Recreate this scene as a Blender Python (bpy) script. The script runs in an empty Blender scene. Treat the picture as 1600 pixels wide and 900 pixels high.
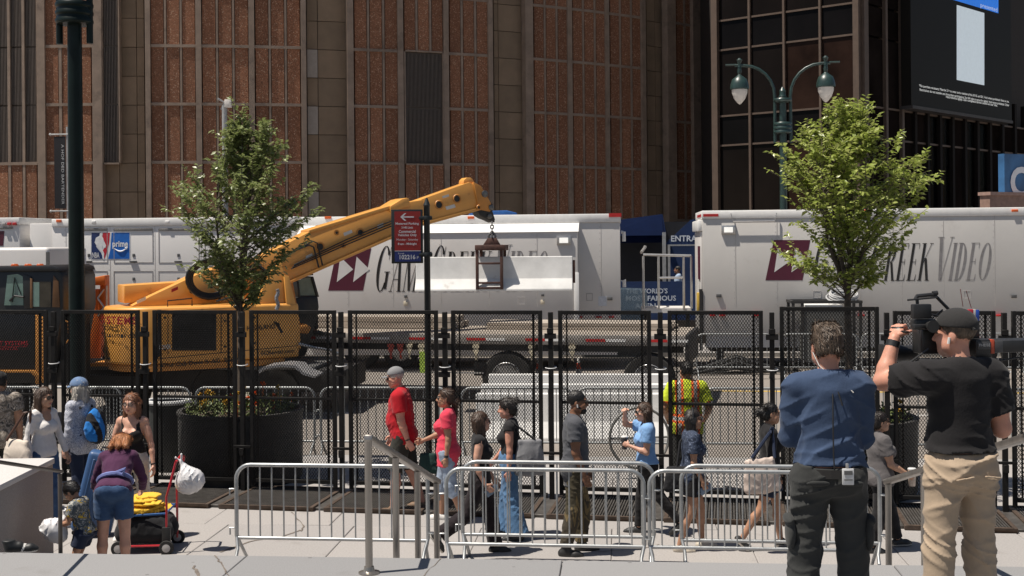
import bpy, bmesh, math, random
import numpy as np
from mathutils import Vector, Matrix
random.seed(7); rng = np.random.default_rng(7)
SC = bpy.context.scene
COL = SC.collection
R = math.radians

# ------------------------------------------------------------------ camera, sky, sun, exposure
F, CX, CY, CAMZ, ROLL = 1900.0, 800.0, 380.0, 3.3, R(0.5)
cam_d = bpy.data.cameras.new('camera'); cam = bpy.data.objects.new('camera', cam_d); COL.objects.link(cam)
cam_d.sensor_width = 36.0; cam_d.lens = 36.0 * F / 1600.0
cam_d.shift_y = -(450.0 - CY) / 1600.0
cam_d.clip_start = 0.1; cam_d.clip_end = 3000
cam.location = (0, 0, CAMZ); cam.rotation_euler = (R(90), ROLL, 0)
SC.camera = cam
LIGHT = Vector((.385, .115, -1.0)).normalized()
W = bpy.data.worlds.new('World'); SC.world = W; W.use_nodes = True
nt = W.node_tree; nt.nodes.clear()
_o = nt.nodes.new('ShaderNodeOutputWorld'); _b = nt.nodes.new('ShaderNodeBackground'); _s = nt.nodes.new('ShaderNodeTexSky')
_s.sky_type = 'NISHITA'; _s.sun_disc = False; _s.sun_elevation = math.asin(-LIGHT.z)
_s.sun_rotation = math.atan2(-LIGHT.x, -LIGHT.y); _s.air_density = 1.0; _s.dust_density = 1.0; _s.ozone_density = 1.0
nt.links.new(_s.outputs[0], _b.inputs[0]); nt.links.new(_b.outputs[0], _o.inputs[0]); _b.inputs[1].default_value = 0.05
sun_d = bpy.data.lights.new('sun', 'SUN'); sun_d.energy = 4.9; sun_d.angle = R(0.5); sun_d.color = (1.0, .93, .83)
sun = bpy.data.objects.new('sun', sun_d); COL.objects.link(sun); sun.location = (-20, 0, 40)
sun.rotation_euler = LIGHT.to_track_quat('-Z', 'Y').to_euler()
SC.view_settings.view_transform = 'Standard'; SC.view_settings.look = 'None'
SC.view_settings.exposure = 0.38; SC.view_settings.gamma = 1.0; SC.view_settings.use_curve_mapping = False

# ------------------------------------------------------------------ from a spot seen in the photograph to a point in the world
_R = Vector((math.cos(ROLL), 0, -math.sin(ROLL))); _U = Vector((math.sin(ROLL), 0, math.cos(ROLL)))
def ray(x, y): return Vector((0, 1, 0)) + _R * ((x - CX) / F) + _U * ((CY - y) / F)
def at(x, y, Y): return Vector((0, 0, CAMZ)) + ray(x, y) * Y
def gnd(x, y, z=0.0):
    d = ray(x, y); t = (z - CAMZ) / d.z; return Vector((0, 0, CAMZ)) + d * t
def onplane(x, y, P0, d2):
    """point where the line of sight meets the vertical plane through P0 with ground direction d2"""
    n = Vector((-d2[1], d2[0], 0)); d = ray(x, y); o = Vector((0, 0, CAMZ))
    t = (Vector((P0[0], P0[1], 0)) - Vector((0, 0, 0))).dot(n) / d.dot(n); return o + d * t
def lineY(x, Y0, m, y=500):
    d = ray(x, y); return Y0 / (1 + m * d.x)
PSI = R(5.0); SU = Vector((math.cos(PSI), -math.sin(PSI), 0)); SV = Vector((math.sin(PSI), math.cos(PSI), 0)); TM = math.tan(PSI)
# ------------------------------------------------------------------ materials
MATS = {}
def new_mat(name):
    m = bpy.data.materials.new(name); m.use_nodes = True; n = m.node_tree; n.nodes.clear()
    out = n.nodes.new('ShaderNodeOutputMaterial'); p = n.nodes.new('ShaderNodeBsdfPrincipled'); n.links.new(p.outputs[0], out.inputs[0])
    return m, n, p
def ramp(n, stops, interp='LINEAR'):
    r = n.nodes.new('ShaderNodeValToRGB'); e = r.color_ramp.elements; r.color_ramp.interpolation = interp
    while len(e) < len(stops): e.new(0.5)
    for i, (p, c) in enumerate(stops): e[i].position = p; e[i].color = (*c, 1)
    return r
def coord(n, scale=(1, 1, 1), kind='Object'):
    tc = n.nodes.new('ShaderNodeTexCoord'); mp = n.nodes.new('ShaderNodeMapping'); mp.inputs['Scale'].default_value = scale
    n.links.new(tc.outputs[kind], mp.inputs[0]); return mp.outputs[0]
def noise(n, v, sc, det=4, rough=.6):
    t = n.nodes.new('ShaderNodeTexNoise'); t.inputs['Scale'].default_value = sc; t.inputs['Detail'].default_value = det; t.inputs['Roughness'].default_value = rough
    n.links.new(v, t.inputs['Vector']); return t.outputs['Fac']
def bump(n, p, h, strength=.3, dist=.01):
    b = n.nodes.new('ShaderNodeBump'); b.inputs['Strength'].default_value = strength; b.inputs['Distance'].default_value = dist
    n.links.new(h, b.inputs['Height']); n.links.new(b.outputs[0], p.inputs['Normal'])
def M(name, col, rough=.6, metal=0.0, var=.18, sc=6.0, bmp=0.0, bsc=80.0, spec=.5, emit=0.0, stretch=(1, 1, 1), dirt=None, coat=0.0):
    if name in MATS: return MATS[name]
    m, n, p = new_mat(name); v = coord(n, stretch)
    lo = tuple(max(0, c * (1 - var)) for c in col); hi = tuple(min(1, c * (1 + var)) for c in col)
    f = noise(n, v, sc); r = ramp(n, [(.3, lo), (.7, hi)]); n.links.new(f, r.inputs[0]); last = r.outputs[0]
    if dirt:
        f2 = noise(n, v, dirt[1], 6, .7); r2 = ramp(n, [(dirt[2], (0, 0, 0)), (dirt[2] + .15, (1, 1, 1))]); n.links.new(f2, r2.inputs[0])
        mx = n.nodes.new('ShaderNodeMix'); mx.data_type = 'RGBA'; n.links.new(r2.outputs[0], mx.inputs['Factor'])
        n.links.new(last, mx.inputs['A']); mx.inputs['B'].default_value = (*dirt[0], 1); last = mx.outputs['Result']
    n.links.new(last, p.inputs['Base Color']); p.inputs['Roughness'].default_value = rough; p.inputs['Metallic'].default_value = metal
    p.inputs['Specular IOR Level'].default_value = spec; p.inputs['Coat Weight'].default_value = coat
    if bmp: bump(n, p, noise(n, v, bsc, 5, .65), bmp, .006)
    if emit: p.inputs['Emission Color'].default_value = (*col, 1); p.inputs['Emission Strength'].default_value = emit
    MATS[name] = m; return m
def patt(name, cols, pos, sc, rough=.85, det=2, dist=0.0, stretch=(1, 1, 1)):
    """cloth print: blobs of flat colour"""
    m, n, p = new_mat(name); v = coord(n, stretch); t = n.nodes.new('ShaderNodeTexNoise'); t.inputs['Scale'].default_value = sc; t.inputs['Detail'].default_value = det
    t.inputs['Distortion'].default_value = dist; n.links.new(v, t.inputs['Vector'])
    r = ramp(n, list(zip(pos, cols)), 'CONSTANT'); n.links.new(t.outputs['Fac'], r.inputs[0]); n.links.new(r.outputs[0], p.inputs['Base Color'])
    p.inputs['Roughness'].default_value = rough; MATS[name] = m; return m
def cloth(name, col, var=.12, sc=5, rough=.9):
    """woven cloth: faint weave relief and soft tone changes"""
    if name in MATS: return MATS[name]
    m, n, p = new_mat(name); v = coord(n)
    lo = tuple(c * (1 - var) for c in col); hi = tuple(min(1, c * (1 + var)) for c in col)
    r = ramp(n, [(.3, lo), (.7, hi)]); n.links.new(noise(n, v, sc, 5, .7), r.inputs[0]); n.links.new(r.outputs[0], p.inputs['Base Color'])
    p.inputs['Roughness'].default_value = rough; p.inputs['Specular IOR Level'].default_value = .2; p.inputs['Sheen Weight'].default_value = .08
    a = noise(n, v, 45, 3, .5); b = noise(n, coord(n, (1, 1, .3)), 90, 3, .6)
    ad = n.nodes.new('ShaderNodeMath'); ad.operation = 'ADD'; n.links.new(a, ad.inputs[0]); n.links.new(b, ad.inputs[1]); bump(n, p, ad.outputs[0], .18, .008)
    MATS[name] = m; return m

# ------------------------------------------------------------------ mesh builder
class MB:
    def __init__(s): s.v = []; s.f = []; s.smooth = False
    def add(s, vs, fs):
        o = len(s.v); s.v += [tuple(v) for v in vs]; s.f += [tuple(i + o for i in f) for f in fs]; return s
    def box(s, x0, x1, y0, y1, z0, z1, mat=None):
        vs = [(x, y, z) for z in (z0, z1) for x, y in ((x0, y0), (x1, y0), (x1, y1), (x0, y1))]
        if mat is not None: vs = [mat @ Vector(v) for v in vs]
        return s.add(vs, [(0, 3, 2, 1), (4, 5, 6, 7), (0, 1, 5, 4), (1, 2, 6, 5), (2, 3, 7, 6), (3, 0, 4, 7)])
    def prism(s, front, off):
        """front: ring of 3-D points, counter-clockwise seen from outside; off: vector to the back ring"""
        n = len(front); vs = [Vector(p) for p in front] + [Vector(p) + Vector(off) for p in front]
        return s.add(vs, [tuple(range(n)), tuple(range(2 * n - 1, n - 1, -1))] + [(i, i + n, (i + 1) % n + n, (i + 1) % n) for i in range(n)])
    def tube(s, pts, r, n=8, cap=True, closed=False):
        pts = [Vector(p) for p in pts]; k = len(pts); rs = r if isinstance(r, (list, tuple)) else [r] * k
        vs = []; up = None
        for i, p in enumerate(pts):
            if closed: d = pts[(i + 1) % k] - pts[i - 1]
            else: d = pts[min(i + 1, k - 1)] - pts[max(i - 1, 0)]
            d.normalize()
            if up is None: up = Vector((0, 0, 1)) if abs(d.z) < .9 else Vector((1, 0, 0))
            a = d.cross(up)
            if a.length < 1e-4: a = d.cross(Vector((0, 1, .2)))
            a.normalize(); b = a.cross(d); up = b.copy() * 1.0
            for j in range(n):
                t = 2 * math.pi * j / n; vs.append(p + (a * math.cos(t) + b * math.sin(t)) * rs[i])
        fs = []
        for i in range(k if closed else k - 1):
            i2 = (i + 1) % k
            for j in range(n): j2 = (j + 1) % n; fs.append((i * n + j, i * n + j2, i2 * n + j2, i2 * n + j))
        if cap and not closed: fs += [tuple(range(n - 1, -1, -1)), tuple((k - 1) * n + j for j in range(n))]
        return s.add(vs, fs)
    def lathe(s, prof, c=(0, 0, 0), n=24, axis='z', cap=True):
        vs = []; c = Vector(c)
        for r, z in prof:
            for j in range(n):
                t = 2 * math.pi * j / n; x, y = r * math.cos(t), r * math.sin(t)
                vs.append(c + (Vector((x, y, z)) if axis == 'z' else Vector((x, z, y)) if axis == 'y' else Vector((z, x, y))))
        fs = []; flip = axis == 'y'
        for i in range(len(prof) - 1):
            for j in range(n):
                j2 = (j + 1) % n; f = (i * n + j, i * n + j2, (i + 1) * n + j2, (i + 1) * n + j); fs.append(f[::-1] if flip else f)
        if cap:
            a = tuple(range(n - 1, -1, -1)); b = tuple((len(prof) - 1) * n + j for j in range(n)); fs += [a[::-1] if flip else a, b[::-1] if flip else b]
        return s.add(vs, fs)
    def build(s, name, mat, parent=None, world=False, bevel=0.0, smooth=False, seg=2, sharp=40):
        vs = s.v
        if world and parent is not None:
            inv = mw(parent).inverted(); vs = [inv @ Vector(v) for v in vs]
        me = bpy.data.meshes.new(name); me.from_pydata([tuple(v) for v in vs], [], s.f)
        if bevel:
            bm = bmesh.new(); bm.from_mesh(me); bmesh.ops.remove_doubles(bm, verts=bm.verts, dist=1e-5)
            bmesh.ops.recalc_face_normals(bm, faces=bm.faces)
            ed = [e for e in bm.edges if len(e.link_faces) == 2 and e.calc_face_angle(0) > R(sharp)]
            bmesh.ops.bevel(bm, geom=ed, offset=bevel, segments=seg, profile=.5, affect='EDGES', clamp_overlap=True); bm.to_mesh(me); bm.free(); smooth = True
        if smooth:
            me.polygons.foreach_set('use_smooth', [True] * len(me.polygons)); me.set_sharp_from_angle(angle=R(sharp))
        me.materials.append(mat); return link(name, me, parent)
def mw(o):
    m = Matrix.LocRotScale(o.location, o.rotation_euler, o.scale)
    return mw(o.parent) @ m if o.parent else m
def link(name, me, parent=None):
    o = bpy.data.objects.new(name, me); COL.objects.link(o)
    if parent is not None: o.parent = parent
    return o
def tag(o, label=None, cat=None, group=None, kind=None):
    if label: o['label'] = label
    if cat: o['category'] = cat
    if group: o['group'] = group
    if kind: o['kind'] = kind
    return o
def thing(name, loc, rz, label, cat, group=None):
    o = bpy.data.objects.new(name, None); COL.objects.link(o); o.location = loc; o.rotation_euler = (0, 0, rz); o.empty_display_size = .2
    return tag(o, label, cat, group)
def copy_tree(o, parent=None):
    c = o.copy(); COL.objects.link(c)
    if parent is not None: c.parent = parent
    for ch in [k for k in bpy.data.objects if k.parent == o]: copy_tree(ch, c)
    return c
def dup(o, loc, rz, label=None):
    c = copy_tree(o); c.location = loc; c.rotation_euler = (0, 0, rz)
    if label: c['label'] = label
    return c
def arc(c, r, a0, a1, n, ax=(1, 0, 0), ay=(0, 0, 1)):
    c = Vector(c); ax = Vector(ax); ay = Vector(ay)
    return [c + ax * (r * math.cos(R(a0 + (a1 - a0) * i / n))) + ay * (r * math.sin(R(a0 + (a1 - a0) * i / n))) for i in range(n + 1)]
def text(s, name, mat, parent, o, ax, ay, w=None, h=None, bold=0.0, shear=0.0, align='LEFT', depth=.004):
    """flat raised lettering: o = lower left corner (local), ax / ay = reading and upward directions"""
    cu = bpy.data.curves.new(name, 'FONT'); cu.body = s; cu.offset = bold; cu.shear = shear; cu.align_x = align; cu.resolution_u = 4 if len(s) < 3 else 2
    ob = bpy.data.objects.new(name, cu); COL.objects.link(ob)
    dg = bpy.context.evaluated_depsgraph_get(); me0 = ob.evaluated_get(dg).to_mesh()
    V = np.array([v.co[:] for v in me0.vertices]); Fc = [tuple(p.vertices) for p in me0.polygons]
    ob.evaluated_get(dg).to_mesh_clear(); bpy.data.objects.remove(ob); bpy.data.curves.remove(cu)
    lo = V.min(0); hi = V.max(0); sz = hi - lo
    sx = w / sz[0] if w else None; sy = h / sz[1] if h else None
    sx = sx or sy; sy = sy or sx
    ax = Vector(ax).normalized(); ay = Vector(ay).normalized(); nz = ax.cross(ay); o = Vector(o)
    sh = 0 if align == 'LEFT' else sz[0] * sx / 2
    P = [o + ax * ((v[0] - lo[0]) * sx - sh) + ay * ((v[1] - lo[1]) * sy) + nz * depth for v in V]
    b = MB(); b.add(P, Fc); return b.build(name, mat, parent)
def quadsheet(name, mat, pts, parent=None):
    b = MB(); b.add(pts, [tuple(range(len(pts)))]); return b.build(name, mat, parent)
# ------------------------------------------------------------------ colours
def paving(name, base, dark, sc=60, rough=.85):
    m, n, p = new_mat(name); v = coord(n, kind='Object')
    a = ramp(n, [(.35, tuple(c * .82 for c in base)), (.65, tuple(min(1, c * 1.12) for c in base))]); n.links.new(noise(n, v, sc, 6, .75), a.inputs[0])
    b = ramp(n, [(.56, (0, 0, 0)), (.75, (1, 1, 1))]); n.links.new(noise(n, v, 1.1, 6, .72), b.inputs[0])
    mx = n.nodes.new('ShaderNodeMix'); mx.data_type = 'RGBA'; n.links.new(b.outputs[0], mx.inputs['Factor']); n.links.new(a.outputs[0], mx.inputs['A']); mx.inputs['B'].default_value = (*dark, 1)
    vo = n.nodes.new('ShaderNodeTexVoronoi'); vo.inputs['Scale'].default_value = 5.5; vo.inputs['Randomness'].default_value = 1; n.links.new(v, vo.inputs['Vector']); vr = ramp(n, [(.07, (1, 1, 1)), (.10, (0, 0, 0))]); n.links.new(vo.outputs['Distance'], vr.inputs[0])
    wn = n.nodes.new('ShaderNodeTexWhiteNoise'); n.links.new(vo.outputs['Position'], wn.inputs['Vector']); wr_ = ramp(n, [(.60, (0, 0, 0)), (.62, (.6, .6, .6))]); n.links.new(wn.outputs['Value'], wr_.inputs[0]); ml = n.nodes.new('ShaderNodeMath'); ml.operation = 'MULTIPLY'; n.links.new(vr.outputs[0], ml.inputs[0]); n.links.new(wr_.outputs[0], ml.inputs[1])
    m2 = n.nodes.new('ShaderNodeMix'); m2.data_type = 'RGBA'; n.links.new(ml.outputs[0], m2.inputs['Factor']); n.links.new(mx.outputs['Result'], m2.inputs['A']); m2.inputs['B'].default_value = (*[c * .55 for c in dark], 1)
    n.links.new(m2.outputs['Result'], p.inputs['Base Color']); p.inputs['Roughness'].default_value = rough; p.inputs['Specular IOR Level'].default_value = .3
    bump(n, p, noise(n, v, 140, 4, .7), .35, .004); MATS[name] = m; return m
asphalt = paving('asphalt', (.23, .205, .182), (.17, .152, .136), 45)
concrete_slab = paving('concrete_slab', (.335, .315, .302), (.23, .21, .195), 50)
concrete_slab2 = paving('concrete_slab_grey', (.315, .298, .288), (.22, .20, .186), 50)
granite = paving('granite', (.235, .233, .235), (.175, .17, .165), 110)
granite2 = paving('granite_pale', (.255, .252, .253), (.195, .188, .18), 110)
dark_ground = M('joint', (.17, .155, .142), .95)
kerb_m = paving('kerb_stone', (.30, .29, .28), (.2, .19, .18), 60)
# ------------------------------------------------------------------ ground sheets
def strip(name, mat, v0, v1, z, kind='structure', u=90):
    """a sheet along the street between two distances from the camera"""
    a = Vector((0, v0 / math.cos(PSI), z)); b = Vector((0, v1 / math.cos(PSI), z))
    o = quadsheet(name, mat, [a - SU * u, a + SU * u, b + SU * u, b - SU * u]); tag(o, kind=kind); return o
quad_g = quadsheet('ground', asphalt, [(-1500, -1500, -.16), (1500, -1500, -.16), (1500, 1500, -.16), (-1500, 1500, -.16)]); tag(quad_g, kind='structure')
strip('road', asphalt, 18.75, 36.4, -.12)
side = strip('sidewalk', dark_ground, 8.4, 18.5, -.012)
strip('far_sidewalk', concrete_slab2, 36.55, 75, 0.0)
def kerb(name, v0, v1, z0, z1):
    b = MB()
    n = 40
    for i in range(n):
        u0 = -60 + i * 3.0; p = SV * v0 + SU * u0; q = SV * v1 + SU * u0; e = SU * 2.985
        b.add([p + Vector((0, 0, z0)), p + e + Vector((0, 0, z0)), q + e + Vector((0, 0, z0)), q + Vector((0, 0, z0)),
               p + Vector((0, 0, z1)), p + e + Vector((0, 0, z1)), q + e + Vector((0, 0, z1)), q + Vector((0, 0, z1))],
              [(4, 5, 6, 7), (0, 1, 5, 4), (2, 3, 7, 6), (1, 2, 6, 5), (3, 0, 4, 7)])
    return tag(b.build(name, kerb_m), kind='structure')
kerb('kerb', 18.5, 18.75, -.15, .004); kerb('far_kerb', 36.4, 36.55, -.15, .005)
# slabs of the near sidewalk
slab_me = {}
def slab_mesh(w, d, h, mat, bev=.008):
    key = (w, d, h, mat.name)
    if key not in slab_me:
        b = MB(); b.box(0, w, 0, d, -h, 0); o = b.build('paving_slab', mat, None, bevel=bev, seg=1); slab_me[key] = o.data; bpy.data.objects.remove(o)
    return slab_me[key]
for j in range(5):
    for i in range(12):
        me = slab_mesh(1.495, 1.495, .03, concrete_slab if (i * 7 + j * 3) % 5 < 3 else concrete_slab2)
        o = link('paving_slab', me, side); p = SV * (11.0 + j * 1.5) + SU * (-9.4 + i * 1.5 + (j % 2) * .3); o.location = (p.x, p.y, .012 + .0015 * ((i * 5 + j) % 3)); o.rotation_euler = (0, 0, -PSI)
# yellow line on the road
ymark = M('yellow_road_paint', (.55, .36, .05), .8, var=.3, sc=3)
a = gnd(1060, 611, -.116); b_ = gnd(1790, 616, -.116); dv = SV * .16
o = quadsheet('road_marking', ymark, [a, b_, b_ + dv, a + dv]); tag(o, kind='structure')
wmark = M('white_road_paint', (.62, .6, .57), .8, var=.25, sc=3)
p0 = SV * 24.2 - SU * 14
for i in range(5):
    q = p0 + SU * (i * 6.0) + Vector((0, 0, -.116)); o = quadsheet('lane_marking', wmark, [q, q + SU * 2.6, q + SU * 2.6 + SV * .12, q + SV * .12]); tag(o, kind='structure')
# plaza we stand on, with the stair down to the sidewalk
plaza = strip('plaza', dark_ground, -12, 8.72, .975, u=30)
for j in range(3):
    for i in range(-4, 5):
        w = 1.17
        o = link('granite_slab', slab_mesh(2.334, w - .006, .1, granite if (i + j) % 2 else granite2, .006), plaza); p = SV * (8.81 - (j + 1) * w) + SU * (i * 2.34 - .42 + (j % 2) * 1.1); o.location = (p.x, p.y, 1.0 + .001 * ((i + j) % 3)); o.rotation_euler = (0, 0, -PSI)
st = MB()
for k in range(6):
    z1 = 1.0 - .16 * k - .165; v0 = 8.4; v1 = 8.80 + .36 * (k + 1)
    p = SV * v0; q = SV * v1; e = SU * 40
    zb = -.2
    if z1 < .04: z1 = .045
    st.add([p - e + Vector((0, 0, zb)), p + e + Vector((0, 0, zb)), q + e + Vector((0, 0, zb)), q - e + Vector((0, 0, zb)), p - e + Vector((0, 0, z1)), p + e + Vector((0, 0, z1)), q + e + Vector((0, 0, z1)), q - e + Vector((0, 0, z1))], [(4, 5, 6, 7), (2, 3, 7, 6)])
tag(st.build('stair', granite), kind='structure')

crack_m = M('crack_dirt', (.15, .125, .105), .95, var=.4, sc=20)
def crack(name, pts, z, w, seed, parent):
    rd = random.Random(seed); P = [gnd(x, y, z) for x, y in pts]; Q = []
    for a, b2 in zip(P[:-1], P[1:]):
        for k in range(6): Q.append(a.lerp(b2, k / 6) + Vector((rd.uniform(-.008, .008), rd.uniform(-.012, .012), 0)))
    Q.append(P[-1]); b = MB(); vs = []
    for i, p in enumerate(Q):
        d = (Q[min(i + 1, len(Q) - 1)] - Q[max(i - 1, 0)]).normalized(); n_ = Vector((-d.y, d.x, 0)) * w * rd.uniform(.2, 1); vs += [p - n_, p + n_]
    b.add(vs, [(2 * i, 2 * i + 1, 2 * i + 3, 2 * i + 2) for i in range(len(Q) - 1)]); return b.build(name, crack_m, parent)
crack('crack', [(336, 868), (346, 880), (358, 902)], 1.0055, .012, 1, plaza); crack('crack', [(302, 884), (312, 902)], 1.0055, .014, 2, plaza); crack('crack', [(690, 872), (655, 905)], 1.0055, .004, 3, plaza)
crack('crack', [(345, 862), (390, 846), (440, 838), (470, 828)], .0185, .02, 4, side); crack('crack', [(455, 800), (475, 822), (470, 830)], .0185, .012, 5, side); crack('crack', [(930, 862), (1000, 858), (1030, 850)], .0185, .008, 6, side)
# ------------------------------------------------------------------ the round arena across the street
def pebble(name, base, speck):
    m, n, p = new_mat(name); v = coord(n)
    vo = n.nodes.new('ShaderNodeTexVoronoi'); vo.inputs['Scale'].default_value = 34; n.links.new(v, vo.inputs['Vector'])
    r = ramp(n, [(0, tuple(c * .75 for c in base)), (.55, base), (.90, tuple(c * 1.3 for c in base)), (.985, speck)]); sp = n.nodes.new('ShaderNodeSeparateColor'); n.links.new(vo.outputs['Color'], sp.inputs[0]); n.links.new(sp.outputs[0], r.inputs[0])
    f = noise(n, v, 1.3, 4, .6); oi = n.nodes.new('ShaderNodeObjectInfo'); av = n.nodes.new('ShaderNodeMix'); av.inputs['Factor'].default_value = .42; n.links.new(f, av.inputs['A']); n.links.new(oi.outputs['Random'], av.inputs['B']); r2 = ramp(n, [(.2, (.78,) * 3), (.8, (1.22, 1.2, 1.16))]); n.links.new(av.outputs['Result'], r2.inputs[0])
    mx = n.nodes.new('ShaderNodeMix'); mx.data_type = 'RGBA'; mx.blend_type = 'MULTIPLY'; mx.inputs['Factor'].default_value = 1; n.links.new(r.outputs[0], mx.inputs['A']); n.links.new(r2.outputs[0], mx.inputs['B'])
    n.links.new(mx.outputs['Result'], p.inputs['Base Color']); p.inputs['Roughness'].default_value = .9; p.inputs['Specular IOR Level'].default_value = .2
    bump(n, p, vo.outputs['Distance'], .5, .02); MATS[name] = m; return m
peb = [pebble('pebbled_brown', (.240, .112, .066), (.44, .30, .21)), pebble('pebbled_brown_dark', (.215, .100, .059), (.42, .28, .20))]
trim = M('bronze_trim', (.245, .180, .135), .7, var=.2, sc=2.0, bmp=.1, dirt=((.14, .10, .075), .8, .55))
tile_m = [M('brown_tile', (.235, .165, .108), .85, var=.14, sc=1.2, bmp=.1), M('brown_tile_dark', (.205, .145, .095), .85, var=.14, sc=1.2, bmp=.1)]
tile_pale = M('pale_tile', (.33, .28, .24), .8, var=.08)
backing = M('dark_backing', (.10, .07, .05), .9)
louvre_m = M('louvre_metal', (.13, .105, .088), .55, metal=.2, var=.1)
CC = Vector((-15.5, 80, 0)); RAD = 35.0
def circ(x, off=0.0):
    d = ray(x, 375); d = Vector((d.x, d.y, 0)); rr = RAD + off; o = -CC
    a = d.dot(d); b = 2 * o.dot(d); c = o.dot(o) - rr * rr; return d * ((-b - math.sqrt(b * b - 4 * a * c)) / (2 * a))
def fbox(mb, x0, x1, z0, z1, off, th, shrink=0.0):
    p, q = circ(x0, off), circ(x1, off); e = (q - p).normalized(); p = p + e * shrink; q = q - e * shrink; nrm = Vector((-e.y, e.x, 0)) * th
    z0 += shrink; z1 -= shrink
    return mb.prism([p + Vector((0, 0, z0)), q + Vector((0, 0, z0)), q + Vector((0, 0, z1)), p + Vector((0, 0, z1))], nrm)
arena = thing('arena_building', (-8, 46, 0), 0, 'round brown arena facade of pebbled panels, bronze trim and tall recesses behind the trailers', 'building')
ZR = [-.1, 2.08, 4.25, 6.41, 8.57, 10.73, 12.9, 15.06, 17.2]
wall = MB()
xs = list(range(-420, 1121, 20))
for a_, b2 in zip(xs[:-1], xs[1:]): fbox(wall, a_, b2, -.2, 24, -.42, .3)
wall.build('wall', backing, arena, world=True)
def panel(x0, x1, r, k):
    b = MB(); fbox(b, x0, x1, ZR[r], ZR[r + 1], .02, .3, .022); b.build('panel', peb[k % 2], arena, world=True)
def vtrim(x0, x1, off=.08, z0=-.1, z1=24): b = MB(); fbox(b, x0, x1, z0, z1, off, .35); b.build('mullion', trim, arena, world=True)
def bay(x0, x1, n, mullw=3.4, skip=(), rows=range(0, 8)):
    w = (x1 - x0 - mullw * (n - 1)) / n; xx = x0
    for i in range(n):
        for r in rows:
            if r not in skip: panel(xx, xx + w, r, i + r)
        if i < n - 1:
            zs = [(-.1, 24)] if not skip else [(ZR[rows[0]], ZR[skip[0]]), (ZR[skip[-1] + 1], ZR[rows[-1] + 1])]
            for z0, z1 in zs:
                if z1 > z0: vtrim(xx + w, xx + w + mullw, .045, z0, z1)
        xx += w + mullw
def hband(x0, x1, rows=range(1, 8)):
    for r in rows:
        b = MB(); n = max(1, int((x1 - x0) / 60))
        for i in range(n): fbox(b, x0 + (x1 - x0) * i / n, x0 + (x1 - x0) * (i + 1) / n, ZR[r] - .055, ZR[r] + .055, .066, .3)
        b.build('band', trim, arena, world=True)
def louvre(x0, x1, z0, z1, splits, n):
    b = MB(); fbox(b, x0, x1, z0, z1, -.1, .2); lv = b.build('louvre', louvre_m, arena, world=True)
    s_ = MB()
    for i in range(n):
        xa = x0 + (x1 - x0) * (i + .15) / n; xb = x0 + (x1 - x0) * (i + .6) / n; zz = [z0] + splits + [z1]
        for a1, b1 in zip(zz[:-1], zz[1:]): fbox(s_, xa, xb, a1 + .03, b1 - .03, -.02, .12)
    o = s_.build('louvre_blade', louvre_m, lv, world=True); o['kind'] = 'stuff'
    fr = MB()
    for (a1, a2, c1, c2) in ((x0 - 2, x0, z0, z1), (x1, x1 + 2, z0, z1), (x0, x1, z0 - .06, z0), (x0, x1, z1, z1 + .06)): fbox(fr, a1, a2, c1, c2, .07, .3)
    fr.build('louvre_frame', trim, lv, world=True)
def tiles(x0, xm, x1, pale=(), cols=2):
    h = 1.08; k = 0
    for j in range(16):
        z0 = -.07 + h * j
        if z0 > 15: break
        for (a1, a2, c) in ((x0, xm, 0), (xm, x1, 1)):
            if a2 - a1 < 2: continue
            b = MB(); pal = (c == 0 and j in pale); fbox(b, a1, a2, z0, z0 + h, -.30 + (.06 if pal else 0), .1, .012); b.build('tile', tile_pale if pal else tile_m[(j + c) % 2], arena, world=True)
# left to right
louvre(-140, 59, ZR[3], ZR[7], [ZR[4], ZR[5], ZR[6]], 90); bay(-140, 59, 9, 4.0, rows=range(0, 3)); hband(-140, 60, [1, 2, 3])
vtrim(60, 72, .12); bay(73, 145, 3, 4.5); hband(72, 146); vtrim(146, 161, .12)
louvre(163, 187, ZR[3], ZR[7], [ZR[4], ZR[5], ZR[6]], 10); tiles(163, 163.5, 188, cols=1); tiles(188, 216, 228); vtrim(229, 237, .14)
bay(238, 308, 3); vtrim(308, 317, .10); bay(318, 391, 3); vtrim(391, 400, .10); bay(401, 472, 3); hband(237, 473); vtrim(473, 481, .14)
tiles(482, 499, 544, pale=(4, 7, 9)); vtrim(545, 555, .14)
bay(556, 624, 3); vtrim(624, 633, .10); bay(634, 695, 3, skip=[3, 4], rows=range(0, 8)); louvre(636, 694, ZR[3], ZR[5], [ZR[4]], 28); vtrim(696, 704, .10); bay(705, 765, 3)
for (a_, b2) in ((555, 625), (704, 766)): hband(a_, b2)
hband(633, 696, [1, 2, 6, 7]); vtrim(766, 773, .14)
tiles(774, 781, 823); vtrim(824, 836, .14)
bay(837, 890, 3, 2.8); vtrim(890, 897, .10); bay(897.5, 949, 3, 2.8); vtrim(949, 955, .10); bay(956, 1005, 3, 2.8); hband(836, 1006); vtrim(1006, 1012, .14)
tiles(1013, 1026, 1046); vtrim(1046, 1059, .2); bay(1060, 1085, 2, 3.0); hband(1059, 1086); vtrim(1086, 1111, .2)
rp = MB()
for a_, b2 in zip(xs[:-1], xs[1:]): fbox(rp, a_, b2, 24, 24.8, .3, 1.2)
rp.build('cornice', trim, arena, world=True)

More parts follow.
